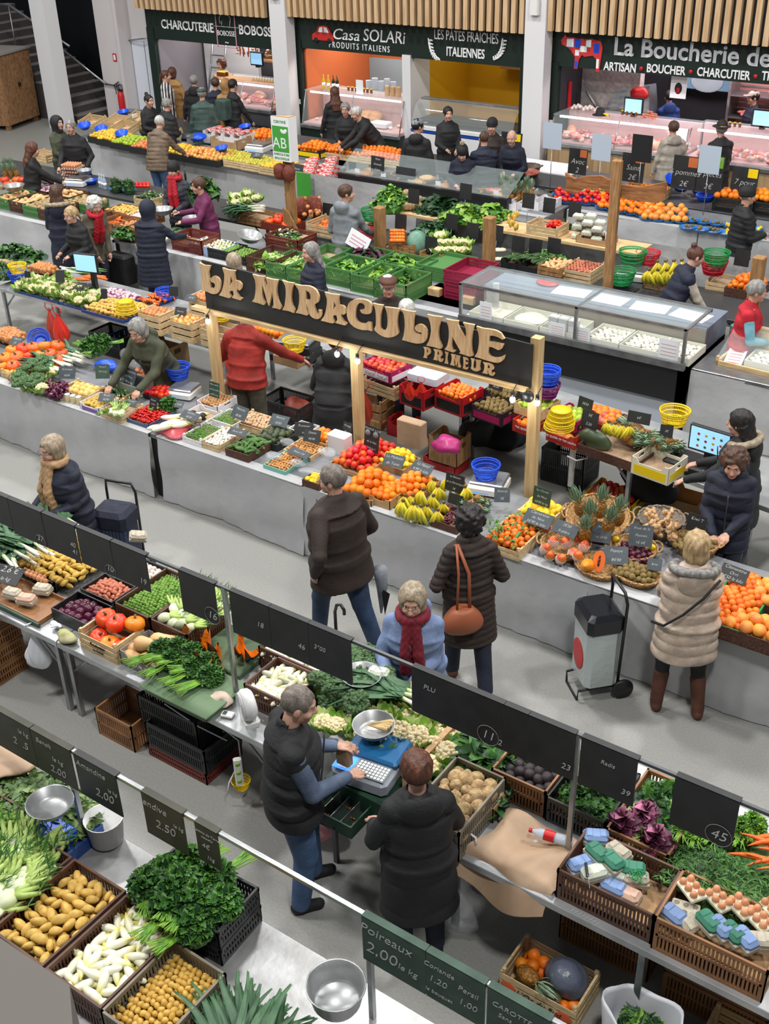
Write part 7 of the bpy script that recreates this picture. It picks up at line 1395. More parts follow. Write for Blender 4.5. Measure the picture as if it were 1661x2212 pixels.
for k,(u,v)in enumerate(((1188,1200),(1212,1207),(1238,1195),(1195,1170),(1223,1172),(1250,1165),(1180,1140),(1248,1200),(1178,1185),(1262,1180))):on('mango',u,v,.84+.05*(k>2),'red mango in a white foam net',(.5,.3,k),1.,'mangoes in foam nets')
for k,(u,v,z,r)in enumerate(((1256,1100,1.,(.3,-.25,0)),(1276,1130,1.,(.2,0,0)),(1296,1100,1.04,(.1,.1,0)),(1312,1140,.98,(.2,.2,0)),(1334,1118,1.,(.2,.15,0)),(1262,1155,.95,(.3,-.2,1)))):on('pineapple',u,v,z,'upright pineapple with grey-green crown in the large basket',r,1.1,'pineapples in the large basket')
for k in rg(26):on('ginger',1400+U(0,55),1112+U(0,38),.9+U(0,.06),'knobbly ginger root in the grey basket',(U(0,6),U(0,6),U(0,6)),1.1,'ginger roots')
qG('plum',1366,1196,.84,.3,.26,.06,'dark purple passion fruit in the wicker basket',kC=.03)
for u,v in((1330,1165),(1408,1183)):on('lemon',u,v,.88,'yellow lemon laid on the passion fruit',(1,0,1),.95,'lemons among the passion fruit')
qG('kiwi',1372,1238,.82,.32,.24,.055,'brown kiwi in the low wicker basket',kC=.05,lay=3);qG('kiwi',1502,1175,.85,.3,.3,.06,'brown kiwi in the round wicker basket',kC=.01)
qG('clementine',1452,1138,.8,.12,.12,.06,'clementine behind the ginger basket')
kP=wV
wP([(30,745,.9,.2,.13,['Oignon','2€'],'slate board in front of the onions at the left edge',.1,1.,kP,.04),(144,818,.84,.22,.16,['Artichaut','5€90'],'slate board behind the dark artichokes',.5,.6,kP,.035),(222,818,.86,.18,.18,['Mangue','4€ le kg',''],'tilted slate board left of the courgette board',.6,.5,qI,.03),(274,830,.86,.26,.2,['Courgettes','de Nice','5€90 le kg'],'slate board reading Courgettes de Nice',-.1,.5,kP,.045),(227,868,.88,.2,.12,['Ratte','3€90'],'slate board on the box of long potatoes',.4,1.,kP,.04),(277,877,.88,.18,.1,['Fenouil','4€'],'slate board on the fennel crate',.1,1.1,kP,.035),(330,885,.84,.12,.14,['Piment','le lot','2€'],'small black board standing in the peppers',0.,.3,kI,.028),(404,905,.92,.26,.12,['Endives','4€50'],'slate board lying on the endives',0,1.2,kP,.04),(378,880,.86,.18,.09,['Persil 1€50'],'slate board beside the parsley',.3,1.1,kP,.03),(463,858,.9,.16,.19,['Noix sèche','de Grenoble','6€90 le kg'],'green slate board standing in the walnut box',0,.15,qI,.028),(512,905,.92,.24,.16,['Haricots','8€90'],'slate board behind the green beans',-.1,.7,kP,.04),(508,940,.9,.24,.1,['Paris 6€'],'slate board on the white mushrooms',.1,1.2,kP,.04),(598,920,.9,.24,.14,['Avocat','1€50'],'slate board behind the avocados',.1,.9,kP,.04),(655,943,.9,.22,.16,['Pruneaux','9€'],'slate board leaning over the prunes',.4,.5,kI,.035),(672,955,.88,.2,.14,['Dattes','9€90'],'slate board right of the prunes board',.3,.6,kI,.035),(640,985,.86,.3,.1,['Dattes 12€'],'slate board lying on the pale date tray',-.1,1.2,kP,.035),(749,940,.9,.13,.15,['Orange','Navel'],'small brown framed board left of the orange juice board',-.1,.2,kI,.032),(801,975,.92,.21,.29,[('ORANGE A JUS',.03),'',('4€ le Filet',.03),('7€90 les 2',.025)],'tall framed board reading ORANGE A JUS',-.1,.15,kI,.03),(846,1008,.93,.24,.14,['La Maltaise','de Tunis'],'slate board reading La Maltaise de Tunis',.1,.8,kP,.045),(905,1022,.93,.26,.13,['La Navel','4,99 le kilo'],'dark slate board on the oranges',-.1,.9,kP,.045),(980,1062,.9,.22,.19,['La Banane','de la Martinique','2€'],'black board reading La Banane de la Martinique',0,.2,kI,.03),(982,1090,.84,.17,.11,['',''],'black board below the banana board',0,.3,kI,.03),(1084,1085,.86,.16,.15,['Ananas','3€'],'slate board beside the small pineapples',.5,.6,kP,.035),(1168,1092,.9,.2,.19,['Le Citron','de Nice','5€90 le kg'],'green board reading Le Citron de Nice',-.05,.15,qI,.034),(1155,1135,.93,.3,.15,['Clémentine','de Nice','5€90 le kilo'],'slate board reading Clementine de Nice',-.05,.9,kP,.042),(1215,1155,.95,.26,.13,['2€50','la pièce'],'slate board on the mangoes',-.1,.9,kP,.04),(1296,1172,.9,.19,.2,['Ananas','3€ 2€50'],'slate board with a painted pineapple',.3,.7,kP,.03),(1382,1180,.93,.22,.2,['Fruit de la','Passion','1€ 6€'],'slate board standing in the passion fruit',.35,.6,kP,.035),(1330,1220,.86,.22,.18,['Papaye','8€90'],'slate board with drawings beside the papayas',.45,.9,kP,.04),(1412,1232,.88,.13,.11,['Kiwi'],'small slate board on the kiwis',.3,.8,kP,.03),(1500,1150,.92,.19,.18,['Kiwi T','4'],'black board reading Kiwi',-.1,.2,kI,.045),(1578,1255,.93,.25,.14,['Clémentine','Orri','3€50 le kilo'],'black board reading Clementine on the green crate',-.1,.8,kI,.042)])
for sx in(-.05,.05):MB().lathe([(.001,0),(.032,0),(.032,.003),(.001,.003)],16,R=eul(PI/2,0,0)).obj('drawing',wU,[o for o in bpy.data.objects if o.get('label')=='tall framed board reading ORANGE A JUS'][0],(sx,-.004,.18))
for u,v,z,w,d,h,m,lb in((735,975,Z,.22,.14,.2,wbx,'white carton with a cut handle left of the orange juice board'),(890,960,.62,.3,.12,.28,qM,'stack of brown paper bags behind the lemons'),(478,850,Z,.2,.12,.16,qM,'brown paper bags behind the walnut box')):
 p=P(u,v,z);MB().rbox(-w/2,-d/2,0,w/2,d/2,h,.01).obj('white_carton' if m is wbx else 'paper_bags',m,loc=(p.x,p.y,z),kA=lb,cat='carton' if m is wbx else 'bags')
for k,(u,v)in enumerate(((590,985),(640,1000),(705,975),(620,955),(668,1018))):MB().blob(.08,.05,.03,20,12,kK=.4,kB=k+40).obj('clear_bag',wD,loc=P(u,v,.84),kA='crumpled clear bag of dried fruit, %s around the date trays'%('first from the left','second','fourth','rear left','front right')[k],cat='bag')
text('Noix',.05,kW,[o for o in bpy.data.objects if o.get('label')=='white box of walnuts lettered Noix'][0],(.08,-.003,.05))
# ================================================================ fruit stall: steel tables at the back, and what stands under them
table(-13.2,9.22,-8.95,10.2,Z,'rear steel table of the fruit stall at the left');table(-8.9,10.,-2.,10.85,Z,'rear steel table of the fruit stall, middle and right',kS=(.8,1.05,3.05,3.2,5.2,6.5),rz=-.143)
DK=kO;bl=wA;red_=mat('red_printed_box',c8(190,24,34),.5);pkb=mat('magenta_printed_box',c8(176,20,96),.5);qs=mat('orange_red_box',c8(206,60,34),.5);blk2=mat('black_floral_box',c8(44,30,44),.5)
rows([('tray',30,625,1.35,.42,.04,bl,'blue tray under the cauliflowers','cauliflower',.135,'white cauliflower in the rear left heap',dict(lvl=1.2,kC=.05,kE='up',lay=2,s=(.9,1.1))),('tray',175,668,.78,.55,.04,bl,'blue tray under the yellow potatoes of the rear table','potato',.062,'yellow potato in the rear blue tray',dict(lvl=1.3,kC=.05,kE='lie',spy=.085)),('tray',205,640,.62,.3,.04,bl,'blue tray under the purple turnips','radish_black',.055,'purple and white turnip in the rear heap',dict(lvl=1.5,kC=.05)),('tray',288,655,.3,.5,.04,bl,'blue tray of carrots beside the yellow basket','carrot',.03,'bright orange carrot in the rear heap',dict(lvl=1.5,kE='row',spy=.17,yaw=1.3,k9=.5,kC=.04)),('wood',297,672,.36,.3,.26,wd_,'tall wooden crate, first from the left in the row of crates','onion',.06,'brown onion in the first tall crate',dict(lvl=.9)),('wood',366,688,.36,.3,.26,wd_,'tall wooden crate, second from the left, lined in purple','apple_pink',.075,'apple in the second tall crate',dict(lvl=.85)),('wood',405,640,.34,.3,.26,wd_,'wooden crate of apples just left of the sign','apple_pink',.075,'apple in the crate left of the sign',dict(lvl=.9,kC=.03)),('wood',430,705,.6,.32,.24,wd_,'tall wooden crate, third from the left, behind the sign post',None,0,'',{}),('card',776,782,.46,.36,.14,[pkb,kL],'pink box of apples lettered Pink Lady on a wooden crate','apple_red',.076,'red apple in the pink box',dict(lvl=.8,z=Z+.16)),('wood',785,815,.46,.36,.15,wd_,'wooden crate under the pink box',None,0,'',{}),('card',862,830,.34,.34,.22,[red_,kH],'red and black box beside the clear tub',None,0,'',{}),('card',938,840,.38,.36,.22,[red_,kH],'red and black box of small oranges','clementine',.062,'small bright orange in the red box',dict(lvl=.8,kC=.03)),('card',1018,872,.4,.34,.15,[blk2,pkb],'black floral box of kiwis with a sheet of paper','kiwi',.058,'brown kiwi in the black floral box',dict(lvl=.85)),('card',1045,840,.36,.26,.2,[blk2],'black box of kiwis in the second row','kiwi',.058,'brown kiwi in the second row box',dict(lvl=.9)),('card',1107,905,.24,.36,.13,[qs,kW],'orange-red box lettered THE QUEEN, left one','orange',.076,'orange in the left orange-red box',dict(lvl=.6)),('card',1110,868,.34,.34,.12,[qW],'yellow box of green fruit over the red boxes','apple_green',.075,'green fruit in the yellow box',dict(lvl=.7,z=Z+.13)),('card',1180,925,.34,.38,.13,[qs,kW],'orange-red box lettered THE QUEEN OF THE SOUTH','grapefruit',.1,'large orange in the orange-red box',dict(lvl=.5)),('card',1187,893,.32,.34,.12,[pkb,q9],'pink box over the orange-red one, under the yellow baskets','apple_green',.075,'green apple in the pink box',dict(lvl=.8,z=Z+.13)),('card',1240,895,.42,.34,.12,[qN],'box of oranges behind the black price boards','orange',.078,'orange in the box behind the price boards',dict(lvl=.9,kC=.05,lay=2)),('tray',1248,958,.66,.5,.1,wk,'long dark basket of pineapples on the rear table',None,0,'',{}),('card',1365,985,.4,.34,.18,[mat('yellow_white_box',c8(226,222,200),.5),qH],'yellow and white box in front of the pineapples',None,0,'',{}),('tray',1262,905,.26,.3,.12,[qN],'box of pomegranates','pomegranate',.09,'pink-red pomegranate in the rear box',dict(lvl=.9,kC=.03))],Z,-.14)
for s_,u,v in(('Pink Lady',0,0),('THE QUEEN OF THE SOUTH',1,1)):
 for o in bpy.data.objects:
  if o.get('label')in('pink box of apples lettered Pink Lady on a wooden crate','orange-red box lettered THE QUEEN OF THE SOUTH','orange-red box lettered THE QUEEN, left one')and(('Pink' in o['label'])==(u==0)):w_=.46 if u==0 else(.34 if 'SOUTH' in o['label']else.24);text(s_ if w_!=.24 else 'THE QUEEN',.08 if u==0 else.03,kL,o,(w_/2,-.004,.06),kZ=.3 if u==0 else 0)
qB(.9,.4,.16,260,.11,[kU,kG],'heap of dark green chard leaves at the left edge of the rear table',P(40,555,.86),kB=41,wl=.7);qB(.5,.35,.2,260,.06,[kU,kG,kG],'bushy green herbs at the far left edge of the rear table',P(5,595,.82),kB=42,wl=.4)
for k in rg(8):on('celeriac',2+k%4*9,568+k//4*14,.84,'round celeriac at the left edge of the rear table',(0,0,k),1.2,'celeriac of the rear table')
for k in rg(16):on('spring_onion',148+k*4,585+U(-6,6),.86+U(0,.04),'pale spring onion behind the cauliflowers',(PI/2,0,1.9+U(-.2,.2)),1.1,'spring onions of the rear table')
for k in rg(14):on('carrot',165+k*4,600+U(-5,5),.86+U(0,.03),'orange carrot behind the romanesco',(PI/2,0,1.9+U(-.2,.2)),1.3,'carrots behind the romanesco')
on('lettuce',142,600,.86,'green romanesco beside the cauliflowers',(0,0,0),.7);qG('onion',92,577,.86,.4,.25,.06,'small golden onion behind the yellow basket',kC=.02)
p=P(170,645,Z);t=T('weighing_scale','black scale with a raised screen at the left of the rear table','scale',(p.x,p.y,Z),.25);MB().rbox(-.24,-.2,0,.24,.2,.07,.02).obj('body',kH,t);MB().rbox(-.2,-.14,.08,.2,.2,.16,.02).obj('plate',kH,t);MB().box(.16,.12,.05,.22,.18,.52).obj('column',kH,t)
MB().rbox(-.05,.1,.34,.3,.14,.6,.01).obj('screen_case',kH,t);MB().box(-.035,.094,.36,.285,.1,.58).obj('display',wH,t)
def till(u,v,z,rz,lab,w=.5):p=P(u,v,z);t=T('till_screen',lab,'screen',(p.x,p.y,z),rz);MB().rbox(-w/2,0,.02,w/2,.04,.02+w*.62,.01).obj('bezel',kH,t);MB().box(-w/2+.02,-.004,.04,w/2-.02,0,w*.62).obj('display',wH,t);MB().box(-.05,.03,-.12,.05,.12,.1).obj('stand',kH,t);return t
t=till(1528,985,.97,-.1,'large lit till screen with fruit icons beside the dark haired vendor',.42)
for i in rg(4):
 for j in rg(3):MB().blob(.014,.002,.014,8,5).obj('icon',(q6,kG,kW,w2)[(i+j)%4],t,(-.11+i*.075,-.006,.08+j*.06))
p=P(1490,1010,Z);MB().rbox(-.22,-.16,0,.22,.16,.1,.02).obj('weighing_scale',kH,loc=(p.x,p.y,Z),rz=-.1,kA='black scale under the large till screen',cat='scale')
p=P(640,770,Z);t=T('weighing_scale','black scale with steel plate beside the man in the red sweater','scale',(p.x,p.y,Z),.25);MB().rbox(-.26,-.2,0,.26,.2,.1,.02).obj('drawer',kH,t);MB().rbox(-.2,-.16,.1,.24,.2,.2,.02).obj('body',kH,t);MB().rbox(-.19,-.15,.21,.23,.19,.23,.01).obj('plate',kJ,t)
wO([('basket_yellow',637,757,Z+.24,(0,0,0),.95,'yellow plastic basket on the scale by the red sweater'),('basket_yellow',270,650,Z+.26,(PI,0,0),1.,'yellow plastic basket upside down on the potatoes'),('basket_yellow',40,590,.9,(0,0,0),.9,'yellow basket stacked in a blue one at the left'),('basket_blue',40,607,.8,(0,0,0),.95,'blue basket holding the yellow one at the left'),('basket_blue',358,645,.8,(0,0,0),.9,'blue plastic basket left of the tall crates'),('basket_yellow',480,690,1.,(0,0,0),.9,'yellow basket partly hidden by the red sweater'),('basket_blue',478,672,1.08,(0,0,0),.9,'blue basket over the yellow one by the red sweater'),('basket_yellow',1212,885,1.24,(PI,0,0),1.,'yellow basket upside down on the pink box, upper'),('basket_yellow',1209,893,1.2,(PI,0,0),1.04,'yellow basket upside down on the pink box, lower'),('basket_yellow',1455,915,1.02,(0,0,0),1.05,'yellow plastic basket above the pineapples at the till'),('basket_purple',1180,855,1.05,(0,0,0),1.,'purple basket in the stack behind the right sign post'),('basket_blue',1180,832,1.14,(0,0,0),1.,'lower blue basket behind the right sign post'),('basket_blue',1180,825,1.18,(0,0,0),1.,'top blue basket behind the right sign post'),('bottle_clear',1158,938,Z,(0,0,0),.9,'small water bottle at the foot of the right sign post'),('bag_red',130,710,.6,(0,0,.3),1.15,'bright red plastic bag hanging from the rear table'),('bag_net',112,700,.58,(0,0,.3),1.1,'thin reddish plastic bag beside the bright red one'),('bag_red',500,775,.72,(0,0,.3),.9,'red plastic bag hanging left of the red sweater'),('bag_red',505,790,.62,(0,0,0),.8,'red plastic bag lower down by the cargo trousers'),('bag_red',885,845,1.02,(0,0,.3),.55,'red film bag draped on the clear tub'),('bag_red',910,850,.92,(0,0,.3),.75,'red film bag hanging in front of the red box'),('bag_net',787,880,.6,(0,0,.3),1.2,'reddish clear bag hanging at the middle sign post')])
p=P(925,815,1.);MB().rbox(-.19,-.14,0,.19,.14,.1,.02).obj('clear_tub',mat('clear_tub',c8(200,214,230),.3),loc=(p.x,p.y,.98),rz=0,kA='translucent tub on the red and black box',cat='tub')
for k in rg(9):on('pineapple',1345+(k%5)*15+U(-4,4),940+U(-14,16)-(k//5)*10,.88+.04*(k//5),'pineapple lying in the rear dark basket, left part',(PI/2-.2,0,U(.5,1.6)-PI*(k%2)),1.,'pineapples in the rear basket')
for k in rg(9):on('pineapple',1395+(k%5)*16,955+U(-16,8),.88+.04*(k//5),'pineapple behind the yellow and white box',(PI/2-.4,0,U(-1,1)),.95,'pineapples behind the white box')
for k in rg(4):on('bananas',1322+k*9,918+k*2,.98,'yellow bananas behind the pineapples',(.9,0,.3*k),.9,'bananas of the rear table')
MB().blob(.2,.08,.1,24,14,kK=.15,kB=4).obj('netted_bag',mat('dark_green_film',c8(70,84,60),.35),loc=P(1280,948,.86),kA='dark green packet in front of the pomegranates',cat='packet')
p=P(645,765,.76);cont('tray',P(590,775,.8).x,P(590,775,.8).y,Z,.36,.3,.1,[kT],'cardboard tray behind the red sweater man');qG('orange',585,715,.86,.42,.2,.075,'orange behind the man in the red sweater',kC=.04)
wP([(130,610,.98,.14,.18,[''],'black price board with a wooden stick in the cauliflowers',.5,.4,kI,.03),(225,645,.92,.1,.14,[''],'black price board between turnips and potatoes',.4,.3,kI,.03),(375,640,.98,.14,.14,[''],'black price board in front of the apples at the sign',.4,.3,kI,.03),(410,650,1.,.18,.1,['2€90'],'small slate board on the tall crates',.2,.9,kP,.04),(388,682,1.,.18,.12,['Pommes'],'black board with handwriting on the tall crates',.2,.6,kI,.03),(60,600,.95,.1,.1,[''],'black price board behind the yellow basket stack',.3,.2,kI,.03),(1070,842,.98,.2,.16,['Kiwi','3€50'],'black board over the floral kiwi box',-.1,.2,kI,.04),(1127,862,1.,.14,.14,['1.90'],'small black board left of the right sign post',0,.2,kI,.035),(1270,925,.98,.22,.2,['5€','2.50'],'black board reading 2.50 in front of the pomegranates',-.2,.2,kI,.045),(1262,885,1.,.2,.14,['3€50'],'black board in the rear oranges',-.2,.2,kI,.04),(1378,915,1.,.26,.13,['6€'],'black board between the bananas and pineapples',.1,.3,kI,.04),(1438,945,.98,.14,.14,['3€'],'black board below the yellow basket',.3,.3,kI,.035)])
for k,(st,u,v,w,d,h,m,lb)in enumerate((('plastic',190,715,.6,.4,.3,kO,'dark crate under the rear table, behind the leeks'),('plastic',230,725,.5,.4,.22,wA,'blue crate under the rear table near the olive parka'),('card',300,740,.5,.4,.3,kT,'shaded cardboard box under the rear table'),('plastic',560,860,.6,.4,.3,kO,'dark crate under the rear table behind the cargo trousers'),('card',835,905,.3,.26,.2,red_,'red and white box on the floor under the rear table'),('wood',740,850,.55,.4,.35,k1,'shaded wooden crate under the rear table'),('plastic',1170,965,.5,.4,.4,kO,'black crate stack under the right rear table'),('card',1440,1065,.4,.3,.22,kT,'cardboard fruit box on the floor behind the ginger'),('card',925,940,.36,.3,.3,k1,'brown wooden box with a pink bag on top'),('card',915,985,.4,.3,.16,red_,'red box on the floor behind the lemons'),('card',1262,1065,.52,.4,.16,qH,'yellow box of orange fruit on the floor behind the pineapples'))):
 CR(st,u,v,w,d,h,0 if k!=8 else.16,[m],lb)
p=P(1262,1065,.16);heap('blood_orange',p.x+.26,p.y+.2,.14,.46,.34,.075,'orange fruit in the yellow floor box','orange fruit in the yellow floor box',lay=2)
for u,v,z,r,m,lb in((965,960,.56,(.16,.12,.09),mat('magenta_bag',c8(170,40,110),.4),'magenta plastic bag on the brown box'),(1080,940,.1,(.3,.2,.2),kR,'black bag on the floor behind the scale'),(645,890,.1,(.2,.15,.15),mat('reddish_bag',c8(150,60,40),.5),'reddish bag on the floor under the rear table'),(290,770,.4,(.18,.12,.14),wD,'clear plastic bag behind the olive parka'),(1400,1050,.2,(.3,.2,.18),kR,'black bag on the floor under the right rear table'),(1030,930,.3,(.2,.2,.2),kR,'black bag behind the red boxes on the floor'),(700,880,.1,(.25,.2,.2),kR,'black bag on the floor between the vendors')):
 MB().blob(*r,24,14,kK=.18,kB=int(u)).obj('full_bag',m,loc=P(u,v,z),kA=lb,cat='bag')
MB().rbox(-.03,-.02,0,.03,.02,.55,.01).obj('power_strip',kV,loc=P(1232,1050,.12),kA='long white power strip hanging at the right rear table',cat='power strip');MB().tube([tuple(P(1225,985,.7)),tuple(P(1245,995,.66)),tuple(P(1268,990,.66)),tuple(P(1270,968,.74))],.008,6).obj('cable',kV,kA='loop of white cable above the power strip',cat='cable')
# ================================================================ third row of stalls: crates on grey cloth, cheese counter
gm=wS
table(-16.6,11.6,-11.7,12.5,Z,'long table of the vegetable stall at the left, under brown and green crates',top=tb,k7=False);table(-11.65,11.6,-7.05,12.7,Z,'long table under the green salad crates',top=tb,k7=False)
for i,(a,b_,lb)in enumerate(((-16.6,-13.35,'grey cloth below the squash crates at the far left'),(-13.2,-12.55,'short grey cloth behind the woman in the navy puffer coat'),(-12.5,-7.1,'grey cloth below the green crates behind the sign'))):cloth(a,b_,11.56,Z+.005,lb,kB=10+i)
MB().box(-13.34,11.6,0,-13.2,11.62,Z-.05).obj('gap_shade',kR,kA='black sheet for the shade in the gap between two grey cloths at the left',cat='cloth')  # shade between the two cloths, put in as a near-black sheet
for x in(-12.6,-12.45):MB().box(x,11.49,0,x+.05,11.54,.95).obj('stall_post',k1,kA='brown wooden post against the grey cloth, %s'%('left' if x<-12.5 else 'right'),cat='post')
S_='crate';rows([('plastic',-15,425,.4,.6,.18,gm,'green crate of squash at the left edge','butternut',.13,'pale squash in the far left green crate',dict(lvl=.8,kE='lie',lay=1,s=(.7,.9))),('plastic',18,433,.42,.6,.18,k2,'brown crate of squash, second from the left','butternut',.13,'pale squash in the second crate from the left',dict(lvl=.8,kE='lie',lay=1,s=(.6,.9))),('plastic',46,442,.44,.6,.18,gm,'green crate of dark squash, third from the left','celeriac',.1,'dark round squash in the third crate',dict(lvl=.8,lay=1)),('plastic',80,450,.32,.6,.18,k2,'brown crate beside the woman with the fur hood','celeriac',.1,'pale root in the crate by the fur hood',dict(lvl=.8,lay=1)),('plastic',52,405,.6,.4,.14,k2,'brown crate of pink turnips','radish_black',.07,'pink turnip in the brown crate',dict(lvl=.8)),('plastic',104,418,.52,.46,.16,k2,'brown crate of pale squash behind the fur hood','butternut',.14,'pale squash behind the fur hood',dict(lvl=.8,kE='lie',lay=1,s=(.6,.8))),('plastic',138,433,.6,.44,.16,gm,'green crate of mixed squash and melons','celeriac',.11,'pale melon in the green crate',dict(lvl=.8,s=(1,1.3),lay=1)),('plastic',224,452,.6,.44,.16,k6,'brown crate of yellow potatoes in the third row','potato',.07,'yellow potato in the third row crate',dict(lvl=.9,kE='lie',spy=.09)),('plastic',180,458,.36,.4,.16,k2,'brown crate hidden behind the white haired shopper',None,0,'',{}),('plastic',262,462,.52,.44,.16,k6,'brown crate of garlic','garlic',.07,'white garlic bulb in the third row',dict(lvl=.8,s=(1.2,1.5))),('plastic',211,476,.62,.46,.22,k6,'brown crate of small carrots beside the post','carrot',.05,'carrot in the brown crate by the post',dict(lvl=.7,kE='lie',spy=.15)),('plastic',242,486,.6,.44,.22,k6,'brown crate of onions right of the post','onion',.07,'onion in the brown crate by the post',dict(lvl=.8)),('plastic',368,507,.62,.42,.22,qN,'dark red crate beside the navy puffer coat',None,0,'',{}),('tray',407,525,.66,.4,.14,mat('blue_film_box',c8(160,180,214),.4),'pale blue lined box of white vegetables','goat_cheese',.06,'white vegetable in the pale blue box',dict(lvl=.9)),('plastic',447,535,.44,.4,.14,kO,'black crate of green peppers, left one','sprout',.05,'green pepper in the left black crate',dict(lvl=.8,kE='lie',s=(1.2,1.8))),('plastic',486,547,.44,.4,.14,kO,'black crate of green peppers, right one','sprout',.05,'green pepper in the right black crate',dict(lvl=.8,kE='lie',s=(1.2,1.8))),('plastic',572,506,.62,.46,.2,qN,'dark red crate of dark salad left of the grey hoodie',None,0,'',dict(fill=.14)),('plastic',529,552,.5,.6,.22,k2,'empty dark brown crate behind the sign',None,0,'',{}),('plastic',571,564,.4,.6,.22,gm,'green crate of frisee behind the sign',None,0,'',{}),('plastic',616,577,.42,.6,.22,gm,'green crate of frisee left of the grey haired shopper',None,0,'',{}),('plastic',655,548,.44,.56,.2,gm,'green crate of mixed salad behind the grey haired shopper',None,0,'',{}),('plastic',738,545,.62,.44,.18,gm,'green crate of dark lettuce under the white notice',None,0,'',{}),('plastic',828,563,.62,.44,.18,gm,'green crate of light lettuce behind',None,0,'',{}),('plastic',698,574,.6,.6,.26,gm,'large green crate of lettuce, left front',None,0,'',{}),('plastic',755,590,.52,.6,.26,gm,'large green crate of lettuce, middle front',None,0,'',{}),('plastic',806,603,.52,.62,.26,gm,'large green crate of lettuce, right front',None,0,'',{})],Z)
for u,v,w,d,n,ms,s_,lb in((590,560,.36,.5,60,[kX,qP],.14,'pale green frisee, left crate'),(640,570,.36,.5,60,[qP,kX],.14,'pale frisee in the crate by the grey haired shopper'),(680,560,.4,.4,60,[kG,qP],.12,'mixed salad leaves behind the shopper'),(790,547,.5,.34,90,[MATS['radicchio_leaf'],kU],.14,'dark red lettuce under the white notice'),(868,565,.5,.34,90,[kX,kG],.13,'light green lettuce in the rear crate'),(748,578,.5,.5,90,[kG,kX],.12,'green lettuce in the left front crate'),(805,583,.42,.5,110,[kX,MATS['lettuce_pale']],.14,'bright lettuce in the middle front crate'),(862,590,.42,.5,110,[kG,kX],.12,'green lettuce in the right front crate'),(620,505,.5,.36,80,[kU,qP,MATS['radicchio_leaf']],.09,'dark mixed salad in the red crate'),(272,500,.44,.3,140,[kG,kU],.1,'bushy parsley left of the navy puffer coat'),(640,520,.2,.2,60,[kG],.06,'green herbs behind the metal bowl')):
 p=P(u,v+4,.88);qB(w,d,.14,n,s_,ms,'loose '+lb,(p.x,p.y,.84),kB=int(u),wl=.6,qA=.5)
for k in rg(8):on('pumpkin' if k%3 else 'celeriac',5+k*6.5,405-(k%2)*10,.86,'orange pumpkin in the heap at the far left',(0,0,k),.95,'far left pumpkins')
for u,v,z,s_,lb in((32,412,1.,1.25,'metal bowl on the pumpkins at the far left'),(539,520,.92,1.3,'metal bowl tilted on the black crates'),(352,463,.98,1.2,'metal bowl held over the scale by the navy coat'),(418,482,.96,1.15,'grey metal bowl in front of the purple sweater'),(184,376,.95,1.,'metal bowl beside the egg trays')):on('alu_bowl',u,v,z,lb,(0,.25 if u==539 else 0,0),s_)
for k in rg(7):on('leek',355+k*2,512,.84,'leek in front of the navy puffer coat',(PI/2,0,2.8+.1*k),1.,'leeks by the navy coat')
for k in rg(3):cont('plastic',P(897,600,Z).x,P(897,600,Z).y,Z+.07*k,.62,.66,.065,[gm],'folded green crate, %s of three'%('bottom','middle','top')[k])
p=P(962,640,Z);table(p.x-.35,11.85,-7.,12.9,Z,'pale brown table top with the raspberry coloured crates',top=mat('laminate',c8(176,150,132),.5))
for k in rg(3):cont('plastic',p.x,p.y-.05,Z+.13*k,.5,.6,.125,[xE],'raspberry coloured crate, %s of the stack'%('bottom','middle','top')[k])
for u,v,lb in((940,637,'left'),(1013,655,'right')):MB().rbox(-.09,-.05,0,.09,.05,.1,.006).obj('wood_block',qW,loc=P(u,v,Z),kA='small pale wooden block on the table, '+lb+' one',cat='block')
x0,x1,y0,y1=-6.95,-4.03,11.33,12.62;t=T('cheese_counter','long refrigerated counter of fresh white cheese with glass frame','display counter',(0,0,0));yb=11.95
MB().box(x0,y0,.42,x1,y1,.82).obj('body',kH,t);MB().box(x0,y0+.06,.02,x1-.02,y0+.12,.42).obj('kick_panel',mat('pale_kick',c8(176,184,194),.5),t);MB().box(x1-.06,y0,0,x1,y1,.82).obj('end_panel',kH,t)
MB().box(x0,y0-.02,.82,x1+.01,y0+.04,.9).obj('sill',kJ,t);MB().box(x0,y0+.04,.8,x1-.02,yb,.84).obj('deck',kV,t);MB().box(x0,yb,.8,x1,y1,1.1).obj('back_top',mat('steel_blue',c8(150,164,184),.35,.5),t);MB().box(x0,yb-.012,.84,x1,yb,1.08).obj('vent_grille',mat('beige_grille',c8(170,160,142),.5,col2=c8(96,90,80),sc_=90,qQ=('X',0),lo=.4,hi=.6),t)
for x in(x0,(x0+x1)/2+.1,x1-.04):
 MB().box(x,y0,.88,x+.035,y0+.035,1.3).box(x,y0,1.28,x+.035,yb+.1,1.3).obj('post',kJ,t)
MB().box(x0,y0,1.28,x1,y0+.03,1.31).box(x0,yb+.08,1.27,x1,yb+.12,1.31).obj('top_frame',kJ,t);MB().add([(x0,y0+.01,.88),(x1,y0+.01,.88),(x1,y0+.01,1.29),(x0,y0+.01,1.29)],[(0,1,2,3)]).obj('front_glass',qO,t);MB().box(x0,y0,1.3,x1,yb+.1,1.306).obj('top_glass',mat('reflecting_glass',c8(210,224,226),.05,alpha=.13,spec=1),t)
MB().add([(x1,y0+.01,.88),(x1,yb+.1,.88),(x1,yb+.1,1.29),(x1,y0+.01,1.29)],[(0,1,2,3)]).obj('end_glass',qO,t)
cr_=mat('cream_tray',c8(232,232,216),.4)
